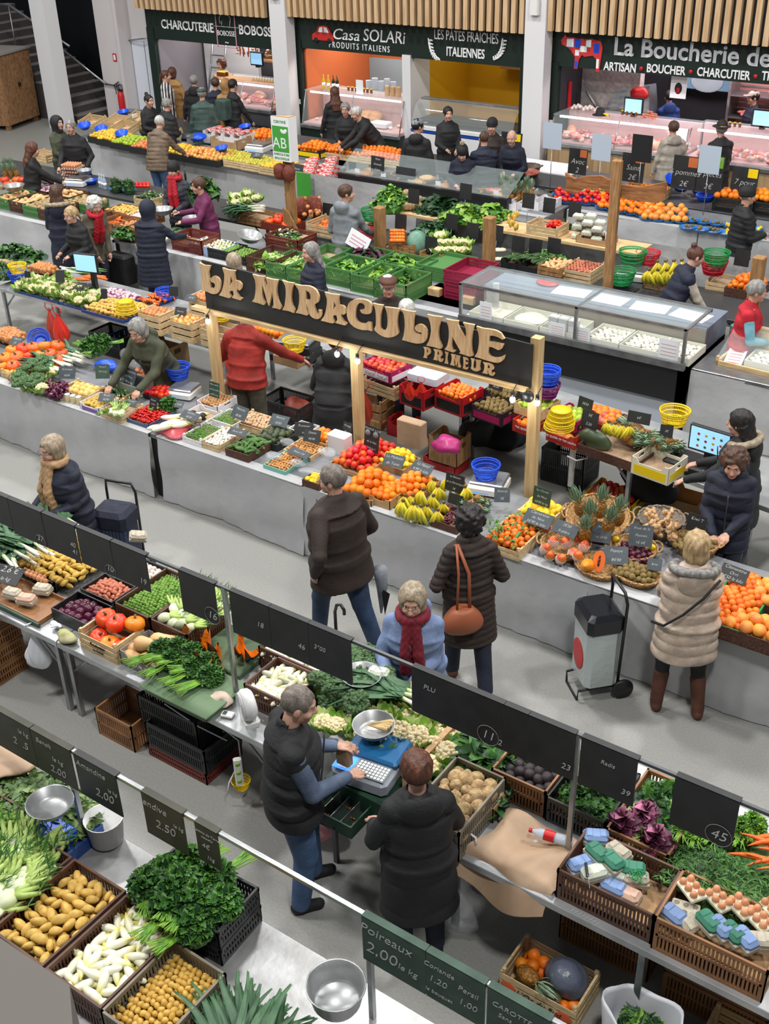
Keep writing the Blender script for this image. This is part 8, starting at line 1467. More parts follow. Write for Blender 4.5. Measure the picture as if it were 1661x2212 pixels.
for k,x in enumerate((-6.85,-6.36,-5.87,-5.28,-4.84,-4.42)):
 c=cont('tray',x,y0+.08,.845,.42 if k>2 else.47,.5,.09,[cr_],'cream tray of fresh cheese, number %s from the left in the counter'%('one','two','three','four','five','six')[k])
 if k in(3,4,5):hin(c,'cheese_ball',.062,'small white cheese in the counter tray %s'%('four','five','six')[k-3],'cheeses of tray %d'%k,lvl=.5,kE='up',lay=1 if k==3 else 2,kC=.02)
 elif k:MB().blob(.2,.2,.035,24,10,kK=.05,kB=k).obj('fresh_cheese',MATS['fresh_cheese'],loc=(c['cx'],c['cy'],.9),kA='mass of fresh white cheese in counter tray %s'%('two' if k==1 else 'three'),cat='cheese')
for k in rg(9):b=MB().rbox(-.06,-.05,0,.06,.05,.07,.01).obj('cheese_mould',kV,loc=(-5.72+.13*(k%3),y0+.16+0.*k,.86+.075*(k//3)),kA='small white plastic mould in the stack beside the counter middle post',cat='mould',kM='cheese moulds')
for x in(-6.72,-6.63):b=MB();[b.lathe([(.035,i*.02),(.042,i*.02+.018)],14,cap=False)for i in rg(16 if x>-6.7 else 11)];b.obj('cup_stack',kV,loc=(x,y0+.35,.93),kA='%s stack of white cups in the cheese counter'%('shorter' if x<-6.7 else 'taller'),cat='cups')
for u,v,z,w,h,lb in((1065,665,.98,.17,.24,'printed notice inside the glass at the left of the cheese counter'),(1206,715,.93,.2,.17,'white notice left of the counter middle post'),(1260,725,.93,.22,.18,'white notice right of the counter middle post'),(1456,755,.95,.24,.26,'printed notice with red lines at the counter right end')):
 p=P(u,v,z);o=MB().box(-w/2,-.002,0,w/2,.002,h).obj('notice',kL,loc=(p.x,y0+.05,.87),kA=lb,cat='notice');[MB().box(-w*.38,-.003,h*(.25+.16*i),w*.38,-.002,h*(.27+.16*i)).obj('printed_line',kW,o)for i in rg(4)]
for u,v,a,lb in((1208,648,.1,'left'),(1290,665,0.,'second'),(1382,682,.1,'third'),(1470,700,-.1,'right')):MB().box(-.22,-.15,0,.22,.15,.002).obj('paper_sheet',kL,loc=(P(u,v,1.1).x,12.25,1.102),rz=a,kA='white sheet of paper on the cheese counter back, '+lb,cat='paper')
MB().blob(.16,.08,.03,20,12,kK=.3).obj('red_cloth',kW,loc=(-6.3,12.35,1.12),kA='crumpled red cloth on the cheese counter back',cat='cloth')
t=T('market_table','right-hand table covered to the floor in grey cloth','table',(0,0,0));MB().rbox(-3.98,11.45,.78,-1.6,12.85,.82,.005).obj('tabletop',kJ,t);cloth(-3.98,-1.6,11.45,.8,'creased grey cloth below the wooden cheese case',depth=0,kB=31,flare=.08)
b=cloth(0,1.4,0,.8,'creased grey cloth end beside the cheese counter',depth=0,kB=33,flare=.05);b.location=(-3.98,12.85,0);b.rotation_euler.z=-PI/2
p=P(1545,785,.83);t=T('cheese_case','wooden framed glass case on the grey table at the right edge','display case',(p.x,p.y,.82),-.05);
for q in((0,0,0,.9,.03,.05),(0,.5,0,.9,.53,.32),(0,0,0,.03,.53,.05),(0,0,.05,.03,.03,.1),(0,.5,.3,.9,.53,.34)):MB().box(*q).obj('frame',qW,t)
MB().add([(0,0,.07),(.9,0,.07),(.9,.5,.33),(0,.5,.33)],[(0,1,2,3)]).obj('glass',qO,t)
c=cont('tray',p.x+.3,p.y+.06,.83,.5,.38,.09,[cr_],'cream tray of small cheeses in the wooden case');hin(c,'cheese_ball',.065,'small cheese in the wooden case','cheeses of the wooden case',lvl=.6,kE='up',lay=1)
o=MB().box(-.1,-.15,0,.1,.15,.003).obj('notice',kL,loc=(p.x+.15,p.y+.2,.86),rz=.1,kA='printed price list in the wooden case',cat='notice');o.rotation_euler.x=.3;[MB().box(-.07,-.1+.05*i,.003,.07,-.09+.05*i,.004).obj('printed_line',kW,o)for i in rg(5)]
for k in rg(2):MB().rbox(-.06,-.04,0,.06,.04,.2,.02).obj('stacked_bottles',mat('teal_bottles',c8(60,130,120),.4),loc=P(1585,735+k*10,.83),kA='teal bottle behind the wooden case, %s'%('left','right')[k],cat='bottle')
table(-19.,13.32,-11.7,14.2,Z,'dark table of the third row, left',top=k0);table(-11.65,13.32,-9.6,14.2,Z,'dark table of the third row by the AB post',top=k0);table(-9.5,13.25,-2.6,14.2,Z,'dark table of the third row, right',top=k0,kS=(.3,3.2,5.5))
for k in rg(5):put('egg_tray',(-16.65+U(-.02,.02),13.75,Z+.055*k),(0,0,.3+U(-.03,.03)),1.1,'pulp tray in the stack of eggs between the vendor and the couple','stacked egg trays')
for i in rg(30):a,b_=(i%6-2.5)*.052,(i//6-2.5)*.052;put('egg',(-16.65+a*.955-b_*.295,13.75+a*.295+b_*.955,Z+.285),(0,0,0),1.1,'brown egg on the top tray of the stack','eggs on the stacked trays')
p=P(165,400,Z);qR(p.x,p.y+.05,Z,.3,'grey scale with a blue display beside the egg trays',sz=1.1);on('blue_tub',196,398,Z,'bright green bag-lined tub by the scale',s=.8);
rows([('wood',288,425,.42,.4,.12,wd_,'wooden crate of courgettes at the left of the third row','courgette',.05,'courgette of the third row',dict(lvl=1,kE='lie',spy=.2)),('wood',322,433,.5,.44,.14,wd_,'wooden crate of spring onions beside the beanie vendor','spring_onion',.04,'spring onion by the beanie vendor',dict(lvl=1,kE='row',spy=.34,yaw=.6)),('wood',512,462,.66,.44,.14,k1,'wooden crate of leeks and cauliflower',None,0,'',{}),('tray',563,478,.6,.36,.12,qN,'dark red tray of orange pumpkins left of the AB post','pumpkin',.2,'orange pumpkin by the AB post',dict(lvl=.7,lay=1,s=(.8,.9),kE='up')),('wood',660,480,.52,.5,.18,wd_,'wooden crate with onions and pumpkins left of the grey hoodie','pumpkin',.18,'orange pumpkin by the grey hoodie',dict(lvl=.3,lay=1,s=(.7,.8),kE='up')),('tray',765,480,.4,.3,.05,qN,'tray of butternut right of the grey hoodie','butternut',.12,'butternut right of the grey hoodie',dict(lvl=1,s=(.6,.7))),('wood',905,545,.36,.5,.16,k1,'weathered wooden crate of cauliflowers',None,0,'',{}),('card',1082,558,.34,.4,.16,[kO],'black box of courgettes, left','courgette',.05,'dark courgette in the left black box',dict(lvl=1,kE='row',spy=.22,yaw=2.6)),('card',1117,566,.38,.4,.16,[kO],'black box of courgettes, right','courgette',.05,'dark courgette in the right black box',dict(lvl=1,kE='row',spy=.22,yaw=2.6,kC=.06)),('wood',1161,573,.36,.46,.18,k1,'wooden crate of white aubergines','butternut',.09,'white aubergine in the wooden crate',dict(lvl=.9,s=(.45,.55),kE='lie')),('wood',1215,578,.42,.46,.18,wd_,'wooden crate of shallots behind the slab post','shallot',.05,'shallot in the wooden crate',dict(lvl=.9)),('card',1390,597,.42,.42,.16,[kT],'cardboard box under the bananas',None,0,'',{}),('wood',1525,605,.42,.4,.12,wd_,'wooden crate under the stacked baskets beside the vest vendor',None,0,'',{}),('tray',1565,620,.44,.5,.12,wk,'dark crate of clementines at the right of the third row','clementine',.075,'clementine at the right of the third row',dict(lvl=1,kC=.12,lay=3,s=(1.2,1.4)))],Z)
for k in rg(5):on('cauliflower',510+(k%3)*22,445-k*5,.92,'cauliflower beside the leeks in the third row',(0,0,k),1.15,'cauliflowers by the leeks')
for k in rg(12):on('leek_big',540+U(-6,10),452+U(-6,6),.92+.01*k,'leek in the bundle by the AB post',(PI/2,0,-PI/2+.7+U(-.4,.4)),.85,'leeks by the AB post')
for k in rg(16):on('onion',650+U(0,40),425+U(0,50),.86+U(0,.45),'brown onion in the red net bags at the AB post',(U(0,6),0,U(0,6)),1.,'netted onions at the AB post')
for k in rg(2):MB().blob(.13,.12,.19,20,14,kK=.12,kB=k).obj('onion_net',mat('onion_net',c8(150,74,48),.7,col2=c8(110,50,36),vor=True,sc_=18,lo=.1,hi=.5,kF=.6,bs=20),loc=P(652+k*26,448,1.02),kA='red net of onions stacked at the AB post, %s'%('left','right')[k],cat='net bag')
for k in rg(2):MB().blob(.1,.09,.13,20,14,kK=.12,kB=k+5).obj('onion_net',MATS['onion_net'],loc=(-11.33+.19*k,13.25,1.68),kA='red net of onions hanging below the AB sign, %s'%('left','right')[k],cat='net bag')
x,y=-11.05,13.38;t=T('organic_sign','three-sided white and green AB sign on a wooden post','sign',(x-.2,y,-.14));MB().box(-.07,-.05,.15,.07,.05,2.).obj('post',k1,t)
MB().poly([(-.17,-.14),(.17,-.14),(.18,.03)],1.98,2.62).obj('panel',kL,t);MB().box(-.15,-.146,2.12,.15,-.141,2.49).obj('green_panel',mat('organic_green',c8(70,160,60),.5),t);MB().poly([(-.165,-.135),(.165,-.135),(.175,.02)],2.62,2.63).obj('top',kT,t)
text('AB',.22,kL,t,(-.02,-.148,2.24));text('CERTIFIÉ',.055,MATS['organic_green'],t,(0,-.143,2.55),sp=1.1);text('AGRICULTURE',.045,MATS['organic_green'],t,(0,-.143,2.08));text('BIOLOGIQUE',.045,MATS['organic_green'],t,(0,-.143,2.02),sp=1.05)
MB().blob(.05,.004,.03,10,6,R=eul(0,-.6,0),t=(.09,-.148,2.42)).blob(.04,.004,.025,10,6,R=eul(0,.8,0),t=(.04,-.148,2.42)).obj('leaf_mark',kL,t)
MB().poly([(0,0),(.42,0),(.1,.5),(0,.55)],0,.03,0,eul(PI/2,0,0),(-.07,-.1,.72)).obj('bracket_board',k1,t)
MB().box(-.14,0,0,.14,.02,.5).obj('green_poster',MATS['organic_green'],loc=PY(658,440,14.45),kA='green AB poster with a black price strip behind the netted onions',cat='poster')
cloth(-12.2,-10.3,14.55,1.3,'grey cloth behind the AB post',depth=0,kB=40)
for u,v,hgt,lb in((1055,592,1.55,'thick wooden post right of the cauliflowers'),(822,545,1.42,'thick wooden post left of the orange net'),(1620,700,1.6,'thick wooden post beside the red vest')):p=P(u,v,Z);MB().rbox(-.07,-.07,0,.07,.07,hgt,.01).obj('wooden_post',k1,loc=(p.x,p.y,0),kA=lb,cat='post')
t=T('wooden_slab_sign','rough wooden slab mounted on a tall post','sign',(0,0,0));ps=[(1224,372),(1245,385),(1262,380),(1300,378),(1345,398),(1390,402),(1441,392),(1440,425),(1425,437),(1380,432),(1340,425),(1300,405),(1268,405),(1245,418),(1222,410),(1228,392)]
q=[PY(u,v,12.95)for u,v in ps];MB().poly([(a.x,a.z)for a in q],0,.05,0,eul(PI/2,0,0),(0,12.95,0)).obj('slab',mat('slab_wood',c8(168,112,66),.6,col2=c8(120,74,40),sc_=6,kQ=(1,6,7),det=6),t);p=PY(1335,420,12.95);MB().rbox(p.x-.06,12.82,0,p.x+.06,12.9,2.6,.01).obj('post',k1,t)
MB().box(-9.95,14.25,.98,-5.9,14.75,1.02).obj('plank_shelf',qW,kA='long wooden plank shelf carrying salads and egg boxes',cat='shelf');cloth(-9.95,-3.9,14.9,.98,'grey cloth hanging behind the third row',depth=0,kB=44)
for u,v,w,d,h,n,ms,s_,lb in((845,445,.55,.5,.36,260,[kG,kX,kG],.1,'bushy celery leaves on the plank shelf'),(955,452,.75,.5,.2,200,[kU],.2,'dark green chard leaves on the plank shelf'),(1015,470,.8,.5,.22,220,[kX,MATS['lettuce_pale'],kG],.14,'frilly light green lettuce on the plank shelf'),(935,500,.6,.4,.2,160,[kU,wJ],.12,'dark green kale in front of the cloth'),(1060,465,.5,.5,.2,120,[kG,kX],.13,'green lettuce beside the pole'),(1220,485,.25,.2,.08,120,[kU],.05,'dark herbs beside the egg boxes'),(968,542,.5,.4,.12,140,[kU,wJ],.1,'dark broccoli leaves by the thick post'),(1180,545,.6,.3,.08,80,[kG],.08,'green beans behind the courgettes')):
 p=P(u,v,1.06 if v<490 else.86);qB(w,d,h,n,s_,ms,lb,(p.x,p.y,1.02 if v<490 else.8),kB=int(u),wl=.6,qA=.5)
for k in rg(9):on('celeriac',878+(k%4)*9,445-(k//4)*14,1.1,'celeriac heaped on the plank shelf',(0,0,k),1.3,'celeriac on the plank shelf')
for k in rg(9):on('cauliflower',950+(k%4)*17,548-(k//4)*16,.88+.05*(k//4),'cauliflower heaped left of the thick post',(0,0,k),1.15,'cauliflowers by the thick post')
for k in rg(8):on('goat_cheese',1058+(k%4)*9,560-(k//4)*20,.86+.05*(k//4),'white turnip right of the thick post',(0,0,0),1.9,'white turnips by the thick post')
for k in rg(20):on('clementine',846+(k%5)*6,520-(k//5)*7,.97,'clementine in the red net on the wooden stand',(0,0,0),1.2,'netted clementines')
cont('wood',-9.35,13.25,Z,.45,.4,.17,[k1],'wooden stand under the netted clementines');MB().blob(.16,.14,.2,20,14,kK=.12).obj('green_bag',mat('green_film',c8(120,170,150),.35,alpha=.7),loc=P(900,525,.9),kA='green plastic bag left of the kale',cat='bag')
for k in rg(12):on('potato_ratte',1095+U(0,30),482+U(-22,12),1.12,'small potato in a net on the plank shelf',(0,0,k),1.2,'netted potatoes on the plank')
c=CR('wood',1137,482,.5,.36,.16,1.02,[wd_],'pale wooden crate on the plank shelf');c=CR('wood',1175,490,.3,.2,.06,1.02,[wd_],'small tray of tomatoes on the plank shelf');hin(c,'tomato',.075,'ripe tomato on the plank shelf','tomatoes on the plank',lvl=1,kC=.08,lay=3)
for k in rg(14):i=k%3;j=k//3;put('carton_white',(P(1262,505,1.05).x+i*.15-.03,14.45+.1*(k%2),1.03+.07*j),(0,0,.1),1.,'white egg carton in the pyramid on the plank shelf','egg cartons on the plank')
cont('card',P(1255,515,1.05).x-.03,14.3,1.02,.5,.3,.1,[kT],'cut cardboard box around the egg cartons');MB().lathe([(.04,0),(.04,.14)],12).obj('white_canister',kL,loc=P(1312,522,1.02),kA='small white canister at the right end of the plank',cat='canister')
for k,(u,v,z)in enumerate(((1005,430,1.5),(893,440,1.3),(1140,450,1.3),(1185,460,1.2),(1240,470,1.2),(975,495,1.1),(1020,515,1.1),(1118,545,1.05),(1155,550,1.),(1195,548,1.),(930,545,1.),(1072,520,1.1),(1430,0,0),(708,470,1.),(865,495,1.1),(1600,575,1.1))):
 if v:p=P(u,v,z-.12);board(p.x,p.y,z-.12,.2,.22,[''],'black slate on a stick in the vegetable display, number %s from the left group'%('one two three four five six seven eight nine ten eleven twelve x thirteen fourteen fifteen'.split()[k]),rz=0,qJ=.1,m=kI,foot=.2)
wO([('basket_green',1365,570,Z+.12,(0,0,0),1.35,'green basket of leaves on the scale by the slab post'),('basket_green',1342,612,Z+.05,(0,0,0),1.3,'green basket with lemons in front of the scale'),('basket_red',1398,570,.85,(0,0,0),1.2,'red basket behind the green one'),('basket_green',1545,572,1.08,(0,0,0),1.25,'green basket stacked on a red one beside the vest vendor'),('basket_red',1540,590,.95,(0,0,0),1.25,'red basket under the green one beside the vest vendor'),('basket_green',803,475,.9,(0,0,0),1.2,'green basket left of the celery'),('basket_red',790,515,.8,(0,0,0),1.,'red basket right of the grey hoodie')])
for k in rg(9):on('bananas',1408+(k%5)*15,592-(k//5)*18,.98+.05*(k//5),'bananas heaped on the cardboard box of the third row',(.9,0,.2*k),1.15,'bananas of the third row')
p=P(1365,600,Z);qR(p.x,p.y,Z,.2,'grey scale under the green basket by the slab post',sz=1.1);p=P(1340,625,Z);MB().rbox(-.22,-.15,0,.22,.15,.06,.01).obj('black_case',kH,loc=(p.x,p.y,.7),kA='flat black case under the lemon basket',cat='case')
p=P(766,530,1.);o=MB().box(-.18,-.003,0,.18,.003,.24).obj('paper_notice',kL,loc=(p.x,p.y,.95),kA='tilted white notice with pink writing beside the grey hoodie',cat='notice');o.rotation_euler=(-.3,.35,0);[MB().box(-.13,-.004,.05+.05*i,.13,-.003,.065+.05*i).obj('printed_line',MATS['pink_frame'],o)for i in rg(3)]
for k in rg(2):on('herb_dark',252+k*26,405+k*3,.84,'potted herb in a blue tub, %s'%('left','right')[k],(0,0,k),1.5);on('blue_bowl',252+k*26,412+k*3,Z,'pale blue tub under the potted herb, %s'%('left','right')[k],(0,0,0),1.2)
for k in rg(3):on('bottle_clear',218+k*5,405+k*2,Z,'small bottle by the herbs on the third row',(0,0,0),.9,'bottles by the herbs')
for k in rg(8):on('tomato',296+(k%4)*8,402-(k//4)*5,.84,'tomato behind the courgettes in the third row',(0,0,0),1.1,'third row tomatoes')
for k in rg(5):on('pineapple',12+k*6,375-k%2*12,.9,'pineapple at the far left edge',(.3,0,0),.9,'far left pineapples')
cont('wood',P(-10,350,.9).x,14.3,Z,.5,.4,.15,[wd_],'wooden crate at the far left edge of the photo')
# ================================================================ fourth row: apples, nuts, citrus bowls; and the tables behind
table(-19.3,16.05,-12.9,17.,Z,'long table under the apples and pears',top=tb,k7=False);table(-12.7,15.95,-8.2,16.9,Z,'table under the nut display',top=tb,k7=False);table(-8.1,16.55,-3.6,17.5,Z,'table under the blue bowls of fruit',top=tb,k7=False)
table(-18.9,17.5,-10.9,18.6,Z,'rear table with strawberries and clementines',top=k0);table(-9.6,17.6,-3.6,18.9,Z,'rear steel table in front of the butcher',top=k0)
for i,(a,b_,y,lb)in enumerate(((-19.3,-16.1,16.,'grey cloth below the apples at the left'),(-16.05,-12.95,16.,'grey cloth below the pears'),(-12.7,-8.2,15.9,'grey cloth below the nut display'),(-8.1,-5.9,16.5,'grey cloth below the grapefruit bowls'),(-5.88,-3.6,16.5,'grey cloth below the bowls at the right'))):cloth(a,b_,y,Z+.005,lb,kB=20+i)
kinds=[('apple_yellow',195,292,.55,'yellow apple at the left end of the fourth row'),('apple_yellow',212,297,.55,'yellow-red apple of the fourth row'),('apple_green',243,305,.62,'green apple of the fourth row'),('apple_pink',285,314,.62,'red and orange apple left of the brown quilted jacket'),('apple_yellow',347,325,.62,'yellow apple right of the brown quilted jacket'),('apple_pink',390,332,.7,'red apple of the fourth row, middle'),('apple_pink',425,338,.6,'pinkish apple beside the pears')]
for k,(kd,u,v,w,lb)in enumerate(kinds):c=CR('tray',u-7,v+2,w,.62,.12,Z,[kO],'black tray under the '+lb,fill=.05);hin(c,kd,.09,lb,lb,lvl=.9,kC=.08,lay=1,s=(1.1,1.3))
rows([('wood',445,335,.56,.6,.14,wd_,'wooden crate of small pears, left','lime_pear',.075,'small pear in the left crate',dict(lvl=.9,lay=1)),('wood',481,343,.54,.6,.14,wd_,'wooden crate of small pears, second','lime_pear',.075,'small pear in the second crate',dict(lvl=.9,lay=1)),('wood',519,350,.54,.6,.14,wd_,'wooden crate of small pears, third','lime_pear',.075,'small pear in the third crate',dict(lvl=.9,lay=1)),('wood',558,358,.5,.6,.14,wd_,'wooden crate of apples left of the AB sign','apple_yellow',.085,'apple left of the AB sign',dict(lvl=.9,lay=1)),('wood',598,365,.44,.6,.14,wd_,'wooden crate of apples behind the AB sign',None,0,'',{}),('card',637,318,.6,.5,.16,[kO,qH],'black box of oranges right of the AB sign','orange',.1,'orange right of the AB sign',dict(lvl=.9,kC=.08,lay=2,s=(1.1,1.3))),('card',520,292,.66,.6,.16,[kT],'box of oranges left of the AB sign','orange',.1,'orange left of the AB sign',dict(lvl=.9,kC=.08,lay=2,s=(1.1,1.3))),('wood',690,325,.95,.66,.12,wd_,'wide wooden crates of clementines, left','clementine',.085,'clementine in the wide left crates',dict(lvl=1,kC=.1,lay=2,s=(1.2,1.5))),('wood',750,332,1.,.66,.12,wd_,'wide wooden crates of clementines, middle','clementine',.085,'clementine in the wide middle crates',dict(lvl=1,kC=.1,lay=2,s=(1.2,1.5))),('wood',775,335,.9,.5,.14,wd_,'wide wooden crates of clementines, right','clementine',.085,'clementine in the wide right crates',dict(lvl=1,kC=.06,lay=2,s=(1.2,1.5)))],Z)
for k in rg(4):p=P(440+k*20,308+k*3,Z);cont('card',p.x,p.y,Z,.3,.42,.24,[wbx],'white printed box of red fruit, number %s of the row by the pears'%('one','two','three','four')[k]);[put('punnet',(p.x+.15,p.y+.12+.18*j,Z+.23),(0,0,0),1.,'punnet of red fruit in the white printed boxes','punnets in the white boxes')for j in rg(2)]
for k in rg(26):i,j=k%6,k//6;p=P(648+i*14-j*4,372-i*.5+j*11-(k%3)*5,.9);put('punnet',(p.x,p.y,.86+.07*(k%3)),(0,0,.1),1.25,'clear punnet of red strawberries stacked beside the AB sign','strawberry punnets');put('punnet',(p.x,p.y,.8),(0,0,.1),1.2,'clear punnet of red strawberries stacked beside the AB sign','strawberry punnets')
for k,(u,v)in enumerate(((184,270),(220,278),(264,288))):on('blue_tub',u,v+6,.92,'bright blue tub on the apples, %s'%('left','middle','right')[k],(.3,.2,0),.8)
for u,v,lb in((268,243,'blue tub on the rear boxes at the left'),(480,322,'blue tub in the cardboard box by the pears'),(530,275,'small blue tub near the shopping bag')):on('blue_tub',u,v+4,.95,lb,(.2,0,0),.75)
for k,(u,v,lb)in enumerate(((170,262,'first'),(225,262,'second'),(240,275,'third'),(270,255,'fourth'),(300,272,'fifth'),(330,290,'sixth'))):p=P(u,v,.9);cont('wood',p.x,p.y,Z,.5,.4,.16,[wd_],'pale wooden fruit box behind the apples, %s from the left'%lb,rx=.25)
MB().blob(.2,.14,.08,20,12,kK=.2).obj('blue_bag',qD,loc=P(425,295,.92),kA='crumpled bright blue bag among the apples',cat='bag');p=P(455,312,.8);cont('card',p.x,p.y,Z,.7,.45,.2,[kT],'open cardboard box behind the red apples')
p=P(560,325,Z);t=qR(p.x,p.y,Z,.1,'white scale with two blue displays left of the AB sign',sz=1.2);p=P(285,262,Z);qR(p.x,p.y,Z+.1,.1,'small grey scale behind the apples at the left',sz=1.1)
t=T('nut_display','long low glass display of nuts and dried fruit','display case',(0,0,0));MB().box(-12.3,15.95,Z,-8.9,16.1,Z+.18).obj('front',kH,t);MB().add([(-12.3,15.97,Z+.2),(-8.9,15.97,Z+.2),(-8.9,16.5,Z+.5),(-12.3,16.5,Z+.5)],[(0,1,2,3)]).obj('glass',qO,t);MB().box(-12.3,16.1,Z,-8.9,16.85,Z+.06).obj('deck',k0,t)
for k in rg(12):
 i,j=k%6,k//6;x,y=-12.+i*.56,16.3+.32*j;put('wicker_low',(x,y,Z+.07),(0,0,0),.85,'shallow basket of nuts in the glass display','nut baskets');MB().blob(.14,.11,.05,14,8,kK=.08,kB=k).obj('nuts',pm('nuts%d'%(k%3),((206,150,90),(60,40,30),(226,196,150))[k%3],((150,96,50),(40,26,20),(196,150,90))[k%3],sc_=60,kF=.8,bs=60),loc=(x,y,Z+.13),kA='heap of %s nuts in a shallow basket'%('brown','dark','pale')[k%3],cat='nuts',kD='stuff')
 if j==0:MB().box(-.05,0,0,.05,.004,.07).obj('price_card',kL,loc=(x,16.12,Z+.19),kA='small cream price card on the nut display',cat='price tag',kM='nut price cards')
wP([(640,375,1.05,.3,.18,['','Dattes',''],'black board full of handwriting left of the nut display',0,.4,kI,.05),(815,372,1.,.34,.3,['Noix','Amande','Cajou'],'black board with handwriting below the dark parka',-.1,.1,kI,.06),(770,330,.9,.26,.2,[''],'black board at the right end of the clementines',.2,.2,kI,.05),(405,300,.95,.3,.12,['5EF'],'slate board above the yellow apples',.3,.5,kP,.06),(553,340,.92,.3,.12,['2EY'],'slate board on the pear crates',.1,.8,kP,.08),(875,385,.98,.45,.2,[''],'black board on the counter below the reading woman',0,.2,kI,.05)])
for k in rg(46):
 if k<12:kd,u,v,lb='tomato',1205+(k%6)*21+U(-3,3),438-(k//6)*14+(k%6)*1.5,'red tomato in a blue bowl of the fourth row'
 elif k<26:q=k-12;kd,u,v,lb='orange',1302+(q%7)*21,452-(q//7)*15+(q%7)*4,'orange in a blue bowl of the fourth row'
 elif k<34:q=k-26;kd,u,v,lb='grapefruit',1398+(q%4)*24,476-(q//4)*18+(q%4)*2,'grapefruit in a blue bowl of the fourth row'
 else:q=k-34;kd,u,v,lb=None,1484+(q%6)*28+(q//6)*8,478-(q//6)*16+(q%6)*4+18,''
 on('blue_bowl',u,v,Z,'blue plastic bowl on the citrus table',(0,0,0),1.15,'blue bowls of the citrus table');p=P(u,v,Z)
 n,r=(5,.055)if kd!='grapefruit' else(4,.06)
 if kd:
  for i in rg(n):a=i*6.283/(n-1);put(kd,(p.x+r*cos(a)*(i>0),p.y+r*sin(a)*(i>0),Z+.075+.055*(i==0)),(U(0,6),0,0),1.15 if kd!='grapefruit' else 1.05,lb,lb)
 else:
  kd='kiwi' if q%6<3 else 'lemon'
  for i in rg(4):put(kd,(p.x+U(-.07,.07),p.y+U(-.07,.07),Z+.055),(U(0,6),0,0),.9,'%s in a blue bowl at the right of the fourth row'%('brown kiwi' if kd=='kiwi' else 'yellow lemon'),kd+' bowls')
for k in rg(14):on('pineapple',1090+(k%5)*14,428-(k//5)*12,.86+.08*(k//5),'pineapple heaped left of the tomatoes',(.3,.3,k),.95,'fourth row pineapples')
for k in rg(4):p=P(1078+k*24,444,.8);cont('card',p.x,p.y,Z,.32,.4,.14,[wbx],'white printed box under the pineapples, %s'%('first','second','third','fourth')[k])
for k in rg(4):p=P(1060+k*18,412,.85);MB().blob(.15,.05,.05,14,8,kK=.1,kB=k).obj('dry_sausage',MATS['sausage_skin'],loc=p,kA='dry sausage on the table below the bread, %s'%('first','second','third','fourth')[k],cat='sausage')
for k,(u,v,w,h,ln)in enumerate(((1222,392,.34,.42,['','Avoc','2']),(1358,400,.4,.46,['','Saint','2€']),(1482,408,.42,.52,['','6 pommes','2€']),(1546,408,.44,.58,['Kiwi','6 pièces','2€']),(1625,415,.42,.46,['','7 pour','2€']))):
 p=P(u,v,.95);o=board(p.x,17.75,.98,w,h,ln,'tall black price board on the far citrus table, %s from the left'%('first','second','third','fourth','fifth')[k],qJ=.08,m=kI,size=.12,foot=.2);MB().box(w*.1,-.008,h*.68,w*.46,-.003,h*.97).obj('fruit_picture',(q6,q6,q6,kX,qH)[k],o)
for k,(u,v,m)in enumerate(((1192,322,kL),(1297,347,kL),(1384,350,kR),(1529,375,kL))):p=PY(u,v,17.3);o=MB().box(-.17,-.004,0,.17,.004,.42).obj('blank_board',mat('blank_board_pale',c8(176,190,204),.5)if m is kL else m,loc=p,kA='%s board on a tall wire stand'%('blank pale left' if k==0 else 'blank pale second' if k==1 else 'blank black' if k==2 else 'blank pale right'),cat='sign');MB().tube([(0,0,0),(0,0,Z-p.z)],.006,6).obj('wire_stand',kJ,o)
rows([('wood',1345,405,.7,.4,.14,wd_,'crate of small oranges behind the wooden slab','orange',.09,'orange behind the wooden slab',dict(lvl=1,lay=1)),('wood',1255,405,.5,.4,.12,wd_,'crate of pale pears behind the wooden slab','lime_pear',.09,'pear behind the wooden slab',dict(lvl=1,lay=1)),('plastic',1540,425,.66,.5,.22,kO,'black crate of oranges on the far table, left','orange',.1,'orange in the far left black crate',dict(lvl=1,kC=.1,lay=1,s=(1.2,1.4))),('plastic',1597,430,.6,.5,.22,kO,'black crate of oranges on the far table, right','orange',.1,'orange in the far right black crate',dict(lvl=1,kC=.1,lay=1,s=(1.2,1.4))),('card',1632,425,.5,.4,.18,[kT],'box of bananas at the right edge of the far table',None,0,'',{})],Z)
for k,(u,v)in enumerate(((1455,395),(1470,405),(1500,400),(1510,412),(1523,434))):on('blue_tub',u,v,.85,'blue plastic tub on the far citrus table, %s'%('first','second','third','fourth','fifth')[k],(.4,.3,0)if k<4 else(0,0,0),.95)
t=on('bag_white',1486,450,.55,'bundle of white plastic bags hanging at the far citrus table',(0,0,0),1.3)
MB().box(-.85,0,0,.85,.02,.5).obj('blue_board',qD,loc=(-7.35,17.62,.22),kA='blue panel under the far citrus table',cat='panel')
MB().box(-10.5,18.35,Z,-9.,19.1,Z+.02).obj('tablecloth',kL,kA='white cloth on the small table with the chestnut basket',cat='tablecloth');table(-10.5,18.35,-9.,19.1,Z,'small table with a white cloth near the right column',k7=False);on('wicker_grey',1142,378,Z+.02,'grey basket of chestnuts on the white cloth',(0,0,0),1.2);MB().blob(.18,.18,.05,16,9,kK=.1).obj('chestnuts',MATS['sausage_skin'],loc=P(1142,372,.92),kA='brown chestnuts heaped in the grey basket',cat='nuts',kD='stuff')
p=P(1100,365,.85);o=board(p.x,p.y,.85,.42,.62,[('',.1),('poire',.09),('1.50 €',.16)],'tall black board reading 1.50 in front of the bending man',qJ=.1,m=kI,size=.1);MB().box(-.05,-.008,.48,.18,-.003,.6).obj('fruit_picture',qH,o)
